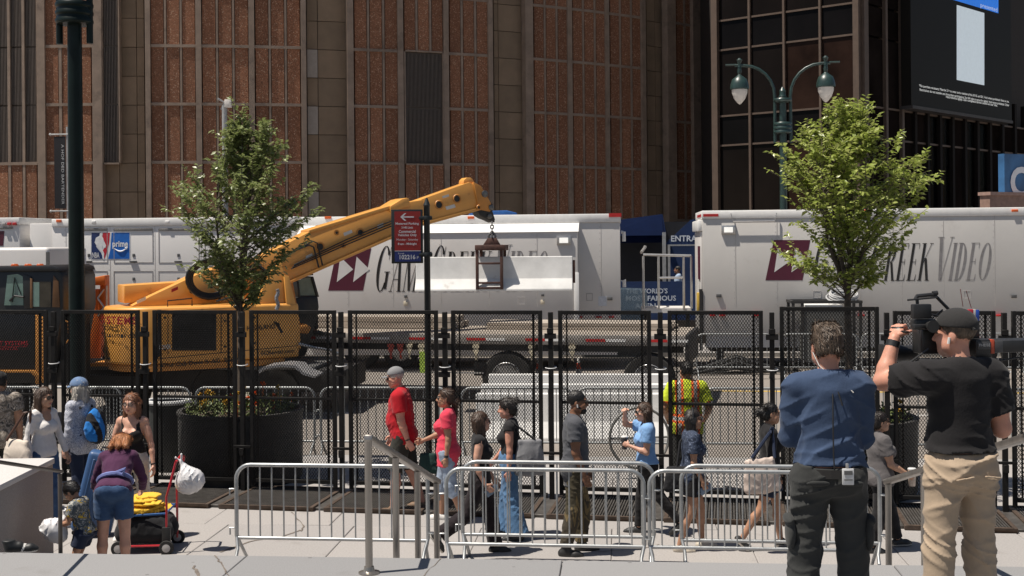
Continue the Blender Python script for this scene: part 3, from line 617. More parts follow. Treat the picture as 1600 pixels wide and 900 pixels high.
# ------------------------------------------------------------------ lamps
lampg = M('dark_green_paint', (.018, .040, .036), .38, var=.25, sc=5, coat=.2, dirt=((.07, .085, .075), 3.5, .70))
lampblk = M('dark_lamp_paint', (.006, .012, .011), .38, var=.25, sc=5, spec=.2, dirt=((.10, .11, .10), 3.5, .74))
globe = M('frosted_globe', (.62, .58, .54), .25, var=.1)
def street_lamp(base, label, mat, rz=0.0, k=1.0, zc=6.45):
    t = thing('street_lamp', base, rz, label, 'street lamp', 'double armed green street lamps')
    b = MB(); b.lathe([(.24, 0), (.24, .25), (.19, .32), (.17, .9), (.125, 1.05), (.115, 3), (.10, zc + 1.0)], n=20); b.build('pole', mat, t, smooth=True)
    for z, h in ((zc, .36), (zc + .95, .14)):
        b = MB(); pr = [(.11, z)]
        nb = 3 if h > .3 else 1
        for i in range(nb): za = z + h * i / nb; pr += [(.25, za + .01), (.275, za + h / nb * .3), (.275, za + h / nb * .6), (.25, za + h / nb * .85)]
        pr += [(.11, z + h)]; b.lathe(pr, n=24); b.build('collar', mat, t, smooth=True)
    b = MB(); b.lathe([(.07, zc + 1.0), (.12, zc + 1.12), (.085, zc + 1.2), (.10, zc + 1.3), (.02, zc + 1.42)], n=14); b.build('finial', mat, t, smooth=True)
    for s in (-1, 1):
        zt = zc + 2.05; pts = [(s * .235, 0, zc - .28), (s * .235, 0, zc + 1.15)] + [(s * (.235 + .92 * (1 - math.cos(R(a)))), 0, zc + 1.15 + .95 * math.sin(R(a))) for a in (15, 30, 45, 60, 75, 90)] + [(s * 1.42, 0, zt + .06)]
        arm = MB(); arm.tube(pts, .048, 10); arm.build('arm', mat, t, smooth=True)
        hd = thing_part('lamp_head', t); c = Vector((s * 1.28, 0, zt))
        b = MB(); b.lathe([(.055, .0), (.07, -.12), (.05, -.22), (.10, -.27), (.22, -.36), (.27, -.50), (.285, -.60), (.285, -.66), (.25, -.68)], c=c, n=22); b.lathe([(.03, .28), (.09, .22), (.05, .12), (.07, 0)], c=c, n=12); b.tube([c + Vector((s * .1, 0, .08)), c + Vector((s * .42, 0, .08))], .03, 8); hd = b.build('lamp_head', mat, t, smooth=True)
        b = MB(); b.lathe([(.24, -.681), (.235, -.78), (.17, -.96), (.06, -1.10), (.01, -1.13)], c=c, n=22); b.build('globe', globe, hd, smooth=True)
    return t
def thing_part(n, t): return None
lp1 = at(121, 560, 18.2); lp1.z = 0; street_lamp(lp1, 'nearest dark lamp post at the left, thick with a banded collar at its top', lampblk, R(-5), zc=6.62)
lp2 = at(1224, 300, 36.9); lp2.z = 0; street_lamp(lp2, 'green double armed street lamp with two hanging globes behind the right trailer', lampg, R(-8), zc=6.55)

# slim grey pole with a camera head, and the banner pole
greyp = M('grey_pole_paint', (.34, .34, .34), .5, metal=.3)
g0 = at(352, 300, 39.5); g0.z = 0; t = thing('light_pole', g0, 0, 'slim grey pole with a square lamp head in front of the brown panels', 'pole')
b = MB(); b.lathe([(.11, 0), (.10, 4), (.085, 7.85)], n=12); b.build('pole', greyp, t, smooth=True)
b = MB(); b.tube([(-.10, 0, 7.72), (.0, 0, 7.95), (-.22, -.05, 8.08)], .035, 8); b.build('arm', greyp, t)
b = MB(); b.box(.02, .24, -.12, .06, 7.78, 8.04); b.build('lamp_head', globe, t, bevel=.02)
g1 = at(107, 320, 40.5); g1.z = 0; t = thing('banner_pole', g1, 0, 'grey pole carrying a narrow black banner with white letters beside the lamp post', 'banner')
b = MB(); b.lathe([(.07, 0), (.06, 7.3)], n=12); b.build('pole', greyp, t, smooth=True)
for z in (4.5, 7.05): b = MB(); b.tube([(.03, -.05, z), (-.55, -.05, z)], .025, 8); b.lathe([(.01, -.05), (.05, 0), (.01, .05)], c=(-.57, -.05, z), n=8); b.build('bracket', greyp, t)
b = MB(); b.box(-.44, -.06, -.06, -.045, 4.58, 6.98); bn = b.build('banner', M('black_banner', (.016, .015, .018), .8), t)
text('A HOF DED BARTENDER', 'lettering', M('banner_white', (.5, .5, .5), .7), t, (-.20, -.061, 6.72), (0, 0, -1), (1, 0, 0), w=2.0, h=.085)

# parking sign on its pole
sp = at(668, 470, 17.9); sp.z = 0; t = thing('parking_sign', sp, R(9), 'red and blue metered parking sign on a slim black pole with clamps', 'sign')
signblk = M('sign_black', (.014, .017, .018), .45, var=.2); signred = M('sign_red', (.32, .018, .014), .5, var=.1); signblue = M('sign_blue_field', (.018, .03, .16), .5, var=.1); signw = M('sign_lettering', (.72, .70, .70), .5, var=.05)
b = MB(); b.lathe([(.05, 0), (.045, 3.86), (.052, 3.87), (.03, 3.93), (.012, 3.98)], n=14); b.build('pole', signblk, t, smooth=True)
kx = 17.9 / F
sw, sh, zb0 = 49 * kx, 84 * kx, 3.3 + (381 - 411) * kx
bz = zb0
for z in (bz + .16 * sh, bz + .84 * sh): b = MB(); b.box(-.12, .075, -.06, .06, z - .022, z + .022); b.lathe([(.075, z - .03), (.075, z + .03)], n=12); b.build('clamp', signblk, t, bevel=.006)
b = MB(); b.box(-sw - .06, -.06, -.02, .02, bz, bz + sh); brd = b.build('board', signblk, t, bevel=.006)
x0 = -sw - .06; b = MB(); b.box(x0 + .045, -.06 - .035, -.024, -.0205, bz + .235 * sh, bz + sh * .965); b.build('red_field', signred, t)
b = MB(); b.box(x0 + .045, -.06 - .035, -.0235, -.0205, bz + .035 * sh, bz + sh * .225); b.build('blue_field', signblue, t)
b = MB(); b.box(x0 + .045, -.06 - .035, -.0245, -.0205, bz + .226 * sh, bz + sh * .236); b.build('white_line', signw, t)
cxs = x0 + sw * .5
def st_(s, zf, w, hf, bold=0.02): text(s, 'lettering', signw, t, (cxs - w * sw / 2, -.024, bz + zf * sh), (1, 0, 0), (0, 0, 1), w=w * sw, h=hf * sh, bold=bold, depth=.002)
st_('Metered Parking', .705, .74, .055); st_('3 HR Limit', .645, .36, .04); st_('Commercial', .565, .54, .055); st_('Vehicles Only', .49, .60, .06); st_('Monday - Saturday', .412, .68, .05, .0); st_('8 am - Midnight', .33, .60, .055); st_('102216', .075, .5, .085); 
text('Zone#', 'lettering', signw, t, (x0 + .09, -.024, bz + .17 * sh), (1, 0, 0), (0, 0, 1), w=.2 * sw, h=.03 * sh, depth=.002)
text('P', 'lettering', signw, t, (x0 + sw * .80, -.024, bz + .08 * sh), (1, 0, 0), (0, 0, 1), h=.05 * sh, depth=.002)
b = MB(); za = bz + .86 * sh; b.box(cxs - .075, cxs + .10, -.0265, -.0245, za - .009, za + .009)
b.add([(cxs - .10, -.0262, za), (cxs - .04, -.0262, za - .055), (cxs - .012, -.0262, za - .055), (cxs - .068, -.0262, za), (cxs - .012, -.0262, za + .055), (cxs - .04, -.0262, za + .055)], [(0, 1, 2, 3), (0, 3, 4, 5)]); b.build('arrow', signw, t)

# litter bin behind the fence
bc = at(264, 620, 17.9); bc.z = 0; t = thing('litter_bin', bc, 0, 'dark round litter bin with a pale liner rim behind the fence, left of the planter', 'bin')
b = MB(); b.lathe([(.25, 0), (.27, .1), (.30, .95), (.32, .96), (.32, 1.0), (.28, 1.0), (.27, .7)], n=24, cap=False); b.build('body', M('bin_dark', (.035, .037, .036), .6), t, smooth=True)
b = MB(); b.tube(arc((0, 0, 1.02), .31, 0, 360, 24, (1, 0, 0), (0, 1, 0))[:-1], .035, 8, closed=True); b.build('liner', M('bin_liner', (.6, .6, .6), .35), t, smooth=True)
# cycle hoop
hc = at(999, 690, 16.9); hc.z = 0; t = thing('cycle_hoop', hc, R(8), 'round grey steel cycle hoop with a cross bar behind the fence', 'bike rack')
b = MB(); b.tube(arc((0, 0, .58), .42, 0, 360, 40)[:-1], .019, 10, closed=True); b.build('ring', M('hoop_steel', (.22, .22, .21), .5, metal=.4), t, smooth=True)
b = MB(); b.tube([(-.41, 0, .58), (.41, 0, .58)], .016, 8); b.build('cross_bar', MATS['hoop_steel'], t, smooth=True)
b = MB(); b.lathe([(.05, 0), (.035, .05), (.03, .16)], n=12); b.build('foot', MATS['hoop_steel'], t, smooth=True)

# stainless handrails on the stair
inox = M('brushed_steel', (.36, .33, .30), .33, metal=.85, var=.15, sc=3, stretch=(8, 8, .6), bmp=.05)
gold_oak = M('rail_underside_wood', (.40, .27, .17), .45, var=.2, sc=3)
def handrail(name, top_pts, posts, label, r=.026, mat=inox, flange=None, sq=1.0):
    o = Vector((posts[0][0].x, posts[0][0].y, 0)); t = thing('handrail', o, 0, label, 'handrail')
    b = MB(); pts = [p - o for p in top_pts]
    # flat rectangular rail
    vs = []; fs = []
    for i, p in enumerate(pts):
        d = (pts[min(i + 1, len(pts) - 1)] - pts[max(i - 1, 0)]).normalized(); sd = d.cross(Vector((0, 0, 1))).normalized() * .03 * sq; up = sd.cross(d).normalized() * .022 * sq
        vs += [p - sd - up, p + sd - up, p + sd + up, p - sd + up]
    for i in range(len(pts) - 1):
        for j in range(4): fs.append((4 * i + j, 4 * i + (j + 1) % 4, 4 * i + 4 + (j + 1) % 4, 4 * i + 4 + j))
    n = len(pts) - 1; fs += [(3, 2, 1, 0), (4 * n, 4 * n + 1, 4 * n + 2, 4 * n + 3)]; b.add(vs, fs); b.build('rail', mat, t, bevel=.008)
    for (p, zb) in posts:
        b = MB(); q = p - o; b.tube([(q.x, q.y, zb), (q.x, q.y, q.z - .02)], r, 12); ps = b.build('post', mat, t, smooth=True, sharp=70)
        if flange: b = MB(); b.lathe([(.075, 0), (.075, .012), (.04, .022), (.034, .05)], c=(q.x, q.y, zb), n=20); b.build('flange', mat, ps, smooth=True)
    return t
H1 = at(575, 684, 8.5); H2 = at(683, 752, 10.9)
def hp(f): return H1.lerp(H2, f)
rail_pts = [H1 + Vector((-.005, -.03, -.01)), H1.lerp(H2, .12) + Vector((0, 0, .01)), hp(.5), hp(1.0)]
handrail('handrail', [H1, hp(.5), hp(1.02)], [(H1, 1.0), (hp(.34), .5), (hp(.66), .1), (hp(.985), .05)], 'stainless handrail descending the stair in the middle, left of the crowd barriers', flange=True)
K1 = at(1385, 753, 9.9); K2 = at(1640, 672, 6.9)
handrail('handrail', [K1, K1.lerp(K2, .5), K2], [(K1.lerp(K2, .015), .05), (K1.lerp(K2, .30), .5), (K1.lerp(K2, .63), .975)], 'stainless handrail rising to the right behind the cameraman')
D1 = at(97, 737, 9.3); D2 = D1 + (at(0, 722, 8.17) - D1) * 1.35
darkst = M('dark_bronze_rail', (.10, .085, .075), .4, metal=.6)
handrail('handrail', [D1, D2], [(D1.lerp(D2, .03), .05), (D1.lerp(D2, 1.0), .975)], 'dark bronze handrail at the left beside the low stone wall', mat=darkst, r=.016, sq=.55)
# stone cheek wall at the left
wall_g = paving('wall_granite', (.36, .315, .285), (.26, .22, .195), 70); wall_t = paving('wall_sunlit_top', (.60, .57, .55), (.42, .39, .36), 80)  # sunlit top of the block painted as a paler copy of its granite
w1 = Vector((-4.85, 12.8, 0)); t = thing('stone_wall', (w1.x, w1.y, 0), 0, 'low pale granite block wall at the bottom left corner', 'wall')
dn = Vector((.02, -1, 0)).normalized(); lf = Vector((-1, -.02, 0)).normalized()
b = MB(); q = [w1, w1 + lf * 3.5, w1 + lf * 3.5 + dn * 3.6, w1 + dn * 3.6]; b.prism([p + Vector((0, 0, 1.02)) for p in q], (0, 0, -1.02)); b.build('wall', wall_g, t, world=True, bevel=.01)
b = MB(); b.prism([p + Vector((0, 0, 1.08)) + (lf * -.012 if i in (0, 3) else lf * 0) - dn * (.012 if i < 2 else 0) for i, p in enumerate(q)], (0, 0, -.058)); b.build('coping', wall_t, t, world=True, bevel=.006)
# ------------------------------------------------------------------ broadcast trailers
white_p = M('white_trailer_paint', (.67, .65, .63), .35, var=.05, sc=.7, dirt=((.58, .55, .52), .9, .60), coat=.15)
white_r = M('right_trailer_paint', (.53, .51, .485), .38, var=.05, sc=.7, dirt=((.46, .435, .41), .9, .60), coat=.15); white_m = M('middle_trailer_paint', (.60, .575, .55), .35, var=.05, sc=.7, dirt=((.52, .49, .46), .9, .60), coat=.15)
white_b = M('white_trim', (.78, .77, .75), .4, var=.05)
cream_p = M('grey_white_paint', (.60, .58, .56), .45, var=.06, sc=1, dirt=((.48, .45, .42), 1.2, .62))
grey_sk = M('grey_skirt', (.42, .40, .39), .5, var=.1, sc=2)
maroon = M('maroon_vinyl', (.085, .010, .028), .45, var=.08); vinyl_w = M('white_vinyl', (.70, .68, .66), .45, var=.04); ink = M('black_vinyl', (.018, .017, .017), .45); ink_g = M('grey_vinyl', (.24, .23, .23), .45)
amber = M('amber_marker', (.70, .13, .03), .3); redm = M('red_marker', (.45, .02, .02), .35); rubber = M('tyre_rubber', (.022, .021, .02), .85, var=.3, sc=10, bmp=.3)
chas = M('chassis_black', (.022, .021, .021), .6, var=.3, sc=6, dirt=((.08, .065, .05), 4, .62)); alu = M('aluminium', (.52, .51, .50), .35, metal=.7, var=.15, sc=8); lampw = M('lamp_glass', (.85, .83, .78), .2, emit=.5); dkgrey = M('dark_grey_metal', (.10, .10, .10), .5)
def TY(x): return lineY(x, 33.0, TM, 400)
def tr_thing(name, x, label, cat):
    p = at(x, 400, TY(x)); p.z = -.12; return thing(name, p, -PSI, label, cat), p
class Face:
    """front face of a trailer: turns a spot of the photograph into local coordinates on that face"""
    def __init__(s, t, off=0.0): s.t = t; s.off = off; s.inv = mw(t).inverted(); s.P = Vector(t.location) - SV * off
    def __call__(s, x, y): q = s.inv @ onplane(x, y, s.P, SU); return q
    def rect(s, name, pts, mat, proud=.004, th=.01, parent=None):
        q = [s(x, y) for x, y in pts]; b = MB(); b.prism([p + Vector((0, -proud, 0)) for p in q], (0, th, 0)); return b.build(name, mat, parent or s.t)
    def box(s, name, x0, x1, y0, y1, mat, proud=.05, back=0.0, bevel=.006, parent=None):
        a = s(x0, y1); c = s(x1, y0); z0, z1 = a.z, c.z; b = MB(); b.box(a.x, c.x, -s.off - proud, -s.off + back, z0, z1); return b.build(name, mat, parent or s.t, bevel=bevel)
def glyph(ch):
    """tall thin serif capitals drawn in a unit of cap height; returns polygons and advance"""
    P = []; T, H, S = .085, .014, .018
    def st(x0, y0, x1, y1, w): P.append([(x0 - w / 2, y0), (x0 + w / 2, y0), (x1 + w / 2, y1), (x1 - w / 2, y1)])
    def ser(x, y, w=.15): P.append([(x - w / 2, y), (x + w / 2, y), (x + w / 2, y + S), (x - w / 2, y + S)])
    def ring(cx, a, a0, a1, t=T, n=18):
        for i in range(n):
            u, v = R(a0 + (a1 - a0) * i / n), R(a0 + (a1 - a0) * (i + 1) / n)
            P.append([(cx + a * math.cos(u), .5 + .5 * math.sin(u)), (cx + a * math.cos(v), .5 + .5 * math.sin(v)), (cx + (a - t) * math.cos(v), .5 + (.5 - H * 1.4) * math.sin(v)), (cx + (a - t) * math.cos(u), .5 + (.5 - H * 1.4) * math.sin(u))])
    if ch in 'GCO':
        a = .185
        if ch == 'O': ring(.2, a, 0, 360); return P, .44
        ring(.2, a, 38, 322); P.append([(.325, .70), (.34, .70), (.352, .97), (.338, .97)])
        if ch == 'G': st(.335, .06, .335, .42, T * .9); ser(.33, .42, .17); return P, .46
        P.append([(.325, .12), (.352, .14), (.352, .22), (.34, .22)]); return P, .42
    if ch == 'A': st(.05, 0, .20, 1, H * 1.3); st(.34, 0, .20, 1, T); P.append([(.10, .30), (.29, .30), (.29, .32), (.10, .32)]); ser(.05, 0, .12); ser(.34, 0, .16); return P, .43
    if ch == 'M': st(.07, 0, .07, 1, H * 1.4); st(.07, 1, .25, .02, T); st(.25, .02, .43, 1, H * 1.3); st(.43, 0, .43, 1, T); ser(.07, 0, .12); ser(.43, 0, .16); ser(.06, 1 - S, .12); ser(.44, 1 - S, .14); return P, .54
    if ch == 'E':
        st(.10, 0, .10, 1, T); ser(.09, 0, .14); ser(.09, 1 - S, .14)
        for y, x in ((0, .30), (.49, .24), (1 - S, .29)): P.append([(.10, y), (x, y), (x, y + S), (.10, y + S)])
        P.append([(.28, 0), (.31, 0), (.315, .17), (.305, .17)]); P.append([(.28, 1), (.30, 1), (.30, .85), (.29, .85)]); P.append([(.23, .42), (.245, .42), (.245, .58), (.23, .58)]); return P, .36
    if ch == 'R':
        st(.10, 0, .10, 1, T); ser(.09, 0, .15); ser(.09, 1 - S, .14)
        n = 12
        for i in range(n):
            u, v = R(-90 + 180 * i / n), R(-90 + 180 * (i + 1) / n)
            P.append([(.16 + .15 * math.cos(u), .745 + .25 * math.sin(u)), (.16 + .15 * math.cos(v), .745 + .25 * math.sin(v)), (.16 + .07 * math.cos(v), .745 + .235 * math.sin(v)), (.16 + .07 * math.cos(u), .745 + .235 * math.sin(u))])
        st(.33, 0, .20, .5, T * .9); ser(.34, 0, .13); return P, .40
    if ch == 'K': st(.10, 0, .10, 1, T); ser(.09, 0, .15); ser(.09, 1 - S, .15); st(.12, .42, .33, 1, H * 1.3); st(.34, 0, .19, .60, T); ser(.34, 0, .15); ser(.33, 1 - S, .12); return P, .40
    if ch == 'V': st(.20, 0, .06, 1, T); st(.22, 0, .37, 1, H * 1.3); ser(.06, 1 - S, .17); ser(.37, 1 - S, .12); return P, .42
    if ch == 'I': st(.08, 0, .08, 1, T); ser(.08, 0, .15); ser(.08, 1 - S, .15); return P, .17
    if ch == 'D':
        st(.10, 0, .10, 1, T); n = 14
        for i in range(n):
            u, v = R(-90 + 180 * i / n), R(-90 + 180 * (i + 1) / n)
            P.append([(.14 + .20 * math.cos(u), .5 + .5 * math.sin(u)), (.14 + .20 * math.cos(v), .5 + .5 * math.sin(v)), (.14 + .115 * math.cos(v), .5 + .48 * math.sin(v)), (.14 + .115 * math.cos(u), .5 + .48 * math.sin(u))])
        ser(.09, 0, .14); ser(.09, 1 - S, .14); return P, .40
    return P, .2
def lettering(face, x0, x1, ybase, ycap, parent):
    """the operator's name in slanted small capitals between two spots on the face"""
    o = face(x0, ybase); e = face(x1, ybase); cap = face(x0, ycap).z - o.z; W_ = e.x - o.x
    seq = [('G', 1, ink), ('A', .86, ink), ('M', .86, ink), ('E', .86, ink), ('C', 1, ink), ('R', .86, ink), ('E', .86, ink), ('E', .86, ink), ('K', .86, ink), (' ', 1, ink), ('V', 1, ink_g), ('I', .86, ink_g), ('D', .86, ink_g), ('E', .86, ink_g), ('O', .86, ink_g)]
    tot = sum((glyph(c)[1] if c != ' ' else .12) * s for c, s, m in seq); kx_ = W_ / (tot * 1.0)
    x = o.x
    for c, s, m in seq:
        P, adv = glyph(c) if c != ' ' else ([], .12); b = MB()
        for poly in P: b.add([(x + (px * s) * kx_ + py * s * cap * .16, -face.off - .005, o.z + py * s * cap + (e.z - o.z) * 0) for px, py in poly], [tuple(range(len(poly)))])
        if P: b.build('letter', m, parent)
        x += adv * s * kx_
def logo(face, x0, x1, y0, y1, parent=None):
    sl = (y1 - y0) * .16; lg = face.rect('logo_panel', [(x0 - sl * .3, y1), (x1 - sl * 1.2, y1), (x1, y0), (x0 + sl, y0)], maroon, .004)
    w = x1 - x0; h = y1 - y0
    for k in (0, 1):
        bx = x0 + w * (.16 + .40 * k); face.rect('arrow', [(bx, y1 - h * .20), (bx + w * .40, y0 + h * .5), (bx + w * .085, y0 + h * .20)], vinyl_w, .007)
def outline(face, x0, x1, y0, y1, mat, name='hatch', parent=None, px=.55):
    b = MB(); q = [face(x0, y1), face(x1, y1), face(x1, y0), face(x0, y0)]; w = .018; a, c = q[0], q[2]
    for (u0, u1, v0, v1) in ((a.x, c.x, a.z, a.z + w), (a.x, c.x, c.z - w, c.z), (a.x, a.x + w, a.z + w, c.z - w), (c.x - w, c.x, a.z + w, c.z - w)): b.box(u0, u1, -face.off - .008, -face.off, v0, v1)
    return b.build(name, mat, parent or face.t)
def floodlight(face, x, y, w=11, h=7):
    o = face.box('flood_lamp', x - w, x + w, y - h, y + h, alu, .05); face.box('lamp_lens', x - w * .62, x + w * .62, y - h * .6, y + h * .6, lampw, .056, -.04, 0, o); return o
def wheel_part(t, x, y, z, r, w=.28, name='wheel', rim=True):
    b = MB(); b.lathe([(r * .55, 0), (r * .62, -.01), (r * .93, -.005), (r, .04), (r, w - .04), (r * .93, w), (r * .6, w)], c=(x, y, z), n=40, axis='y'); o = b.build(name, rubber, t, smooth=True)
    if rim:
        b = MB(); b.lathe([(r * .60, .0), (r * .57, -.012), (r * .55, .03), (r * .36, .07), (r * .30, .05), (r * .16, .05), (r * .14, -.01), (r * .02, -.015)], c=(x, y, z), n=40, axis='y'); rm = b.build('rim', alu, o, smooth=True)
        b = MB()
        for k in range(10): a = k * .6283; b.lathe([(.022, 0), (.022, -.03)], c=(x + r * .235 * math.cos(a), y + .05, z + r * .235 * math.sin(a)), n=6, axis='y')
        for k in range(10):
            a = k * .6283 + .3; b.lathe([(.04, 0), (.001, -.004)], c=(x + r * .46 * math.cos(a), y + .042, z + r * .46 * math.sin(a)), n=8, axis='y')
        b.build('wheel_nut', dkgrey, rm)
    return o
# --- right trailer
tR, pR = tr_thing('broadcast_trailer', 1098, 'right hand white broadcast trailer with maroon arrow logo behind the bright green tree', 'trailer')
fR = Face(tR); a = fR(1098, 480); e = fR(1810, 480); ztop = fR(1300, 327).z; zb = fR(1300, 543).z
b = MB(); b.box(0, e.x, 0, 2.6, .95, ztop - .22); b.build('body', white_r, tR, bevel=.015)
b = MB(); b.box(-.02, e.x, -.02, 2.62, ztop - .218, ztop); b.build('roof_rail', white_b, tR, bevel=.02)
b = MB(); b.box(.1, e.x, .06, .14, zb - .0, .948); b.build('skirt', cream_p, tR)
b = MB(); b.box(.2, e.x, .3, 2.3, .45, .94); b.build('chassis', chas, tR)
logo(fR, 1199, 1266, 375, 438); lettering(fR, 1268, 1546, 439.5, 372, tR)
floodlight(fR, 1138, 359)
for x in (1355, 1585): fR.box('marker_light', x - 5, x + 5, 327, 331, amber, .05)
for (x, y) in ((1123, 462), (1584, 463)): fR.box('outlet', x - 4, x + 4, y - 2.5, y + 2.5, dkgrey, .05)
for (x0, x1, y0, y1) in ((1270, 1283, 454, 466), (1505, 1517, 454, 467)): outline(fR, x0, x1, y0, y1, grey_sk)
for x in (1113, 1128, 1180, 1345, 1560): fR.box('reflector', x - 4, x + 5, 491.5, 494, redm, .09)
# left end of the trailer: steps of trim, tail lights, maroon strip, black door edge
b = MB(); b.box(-.12, .01, .05, 2.5, ztop - .55, ztop - .25); b.build('rear_box', white_b, tR, bevel=.03)
b = MB(); b.box(-.05, -.001, .08, 2.5, .95, ztop - .56); b.build('rear_door', cream_p, tR, bevel=.01)
b = MB(); b.box(-.075, -.051, .22, .9, ztop - 3.0 + 1.15, ztop - .95); b.build('maroon_strip', maroon, tR)
b = MB(); b.box(-.10, -.02, -.03, .10, .5, ztop - 2.1); b.build('door_gasket', chas, tR)
for z in (ztop - .13, ): b = MB(); b.box(.02, .42, -.035, -.021, z - .03, z + .04); b.box(-.035, -.021, .2, 1.6, z - .03, z + .04); b.build('marker_light', redm, tR)
b = MB(); b.tube([(.75, -.05, ztop - .08), (.8, -.07, ztop - .30), (1.9, -.07, ztop - .30), (1.95, -.05, ztop - .08)], .015, 6); b.build('awning_rail', alu, tR)
for x in (2.2, 3.3): wheel_part(tR, x + 5, .12, .5, .5)
b = MB(); b.box(.35, .55, .2, .32, .0, .95); b.box(.30, .60, .12, .40, .0, .04); b.build('landing_leg', chas, tR)
b = MB(); b.box(-.16, -.05, .0, .22, 1.55, 2.05); b.build('hazard_latch', M('yellow_latch', (.55, .36, .06), .5), tR, bevel=.02)
# --- middle trailer with slide-out side
tM, pM = tr_thing('broadcast_trailer', 472, 'middle white broadcast trailer with its side slid out, behind the lifted concrete block', 'trailer')
fM0 = Face(tM, 0.0); e = fM0(970, 480); ztop = fM0(900, 334.5).z
b = MB(); b.box(0, e.x, 0, 2.6, .95, ztop - .235); b.build('body', white_m, tM, bevel=.015)
b = MB(); b.box(-.01, e.x + .02, -.03, 2.62, ztop - .233, ztop); b.build('roof_rail', white_b, tM, bevel=.02)
b = MB(); b.box(.1, e.x - .1, .06, .14, .38, .948); b.build('skirt', cream_p, tM); b = MB(); b.box(.2, e.x - .2, .3, 2.3, .45, .94); b.build('chassis', chas, tM)
OFF = .62; fM = Face(tM, OFF); xs1 = fM(903, 450).x; zt2 = ztop - .24
b = MB(); b.box(.05, xs1, -OFF, -.002, 1.0, fM(700, 364).z); so = b.build('slide_out', white_m, tM, bevel=.012)
zz = fM(700, 364).z + .003; b = MB(); b.prism([(0.03, -OFF - .03, zz), (0.03, -.05, zt2 - .0), (0.03, -.002, zt2 - .0), (0.03, -.002, zz)], (xs1, 0, 0)); b.build('sloping_awning', white_b, so, bevel=.008)
b = MB(); b.box(xs1 - .10, xs1 + .03, -OFF - .03, -OFF + .02, 1.0, fM(900, 426).z); b.build('corner_post', white_b, so, bevel=.01)
logo(fM, 516, 580, 388, 454); lettering(fM, 583, 853, 456, 384, tM)
floodlight(fM, 881, 375.5)
for x in (513, 736): fM0.box('marker_light', x - 5, x + 5, 338, 342, amber, .06)
b = MB(); b.box(e.x - .30, e.x + .03, -.05, -.031, ztop - .09, ztop + .012); b.box(e.x + .021, e.x + .04, 0, 1.4, ztop - .09, ztop + .012); b.build('marker_light', redm, tM)
for (x0, x1, y0, y1) in ((809, 821, 464, 476),): outline(fM, x0, x1, y0, y1, grey_sk)
outline(fM0, 916, 926, 458, 470, grey_sk)
for (x, y) in ((634, 463), (848, 461)):
    o = fM.box('hook', x - 2.2, x + 2.2, y - 2, y + 2, dkgrey, .05); fM.box('tag', x - 3, x + 3, y + 8, y + 14, M('cream_tag', (.62, .55, .42), .6), .03, 0, .003, o)
fM0.rect('paper_notice', [(935, 478), (948, 478), (948, 463), (935, 463)], M('paper', (.58, .60, .64), .7, var=.15, sc=30), .006)
fM0.box('outlet', 949, 957, 464, 469, dkgrey, .05); 
for x in (648, 905, 935, 955): fM0.box('reflector', x - 4, x + 5, 494, 496.5, redm, .66 if x < 900 else .06)
b = MB(); b.tube([(e.x + .03, .3, ztop - .5), (e.x + .10, .3, ztop - .5), (e.x + .10, .3, ztop - .75)], .05, 8); b.tube([(e.x + .03, .3, 2.35), (e.x + .10, .3, 2.4), (e.x + .10, .3, 2.2)], .05, 8); b.build('tail_lamp', white_b, tM)
for x in (1.6, 2.7): wheel_part(tM, x, .12, .5, .5)
# --- left truck with the two league and streaming logos
tL, pL = tr_thing('broadcast_trailer', 82, 'left white broadcast trailer with rows of hatches and a blue and red logo', 'trailer')
fL = Face(tL); e = fL(462, 480); ztop = fL(200, 341).z
b = MB(); b.box(0, e.x, 0, 2.6, .95, ztop - .22); b.build('body', white_p, tL, bevel=.015)
b = MB(); b.box(-.01, e.x, -.03, 2.62, ztop - .218, ztop); b.build('roof_rail', white_b, tL, bevel=.02)
b = MB(); b.box(.1, e.x, .06, .14, .38, .948); b.build('skirt', cream_p, tL)
b = MB(); b.box(.2, e.x - .2, .3, 2.3, .45, .94); b.build('chassis', chas, tL)
seam = M('panel_seam', (.36, .34, .33), .6); ventm = M('vent_slats', (.20, .19, .18), .5, var=.4, sc=40)
for (x0, x1) in ((108, 168), (178, 239), (248, 311), (320, 382)):
    outline(fL, x0, x1, 357, 411, seam, 'hatch'); outline(fL, x0, x1, 423, 478, seam, 'hatch')
    fL.box('vent', x0 + 1, x1 - 1, 356, 361, ventm, .02)
    for y in (399, 436):
        fL.box('lock', x0 + 29, x0 + 33, y - 2.5, y + 2.0, dkgrey, .012, 0, .003)
    fL.box('handle', x0 + 25, x0 + 36, 407.5, 409.5, dkgrey, .045, 0, .003)
fL.box('marker_light', 89, 97, 343, 347.5, amber, .06)
for x in (147, 262): fL.box('marker_light', x - 3, x + 3, 345, 349, white_b, .06)
navy = M('logo_navy', (.012, .030, .12), .45); lred = M('logo_red', (.52, .018, .035), .45); lblue = M('logo_blue', (.010, .13, .50), .45); lwhite = M('logo_white', (.78, .78, .78), .45)
fL.rect('logo_ground', [(142, 405.5), (204, 405.5), (204, 362), (142, 362)], lwhite, .004)
fL.rect('logo_navy_field', [(143, 404), (143, 363.5), (158, 363.5), (152, 376), (150, 385), (158, 395), (162, 404.5), (160, 404.5)], navy, .007)
fL.rect('logo_red_field', [(163.5, 404.5), (160, 392), (166, 384), (160, 370), (161, 363.5), (172, 363.5), (170.5, 380), (166, 397)], lred, .007)
fL.rect('logo_blue_field', [(169, 404.5), (172.5, 390), (174.5, 363.5), (202.5, 363.5), (202.5, 404.5)], lblue, .007)
fL.rect('logo_figure', [(160.6, 404.8), (159, 394), (152.5, 386), (148, 379), (150, 371.5), (155.5, 368.6), (156, 364.5), (159, 363.6), (160.5, 366.5), (159.5, 369), (161.5, 372), (162.5, 379), (165.8, 383), (165, 387), (161.5, 387), (160, 383), (159.5, 388), (163, 396), (162.3, 404.8)], lwhite, .010)
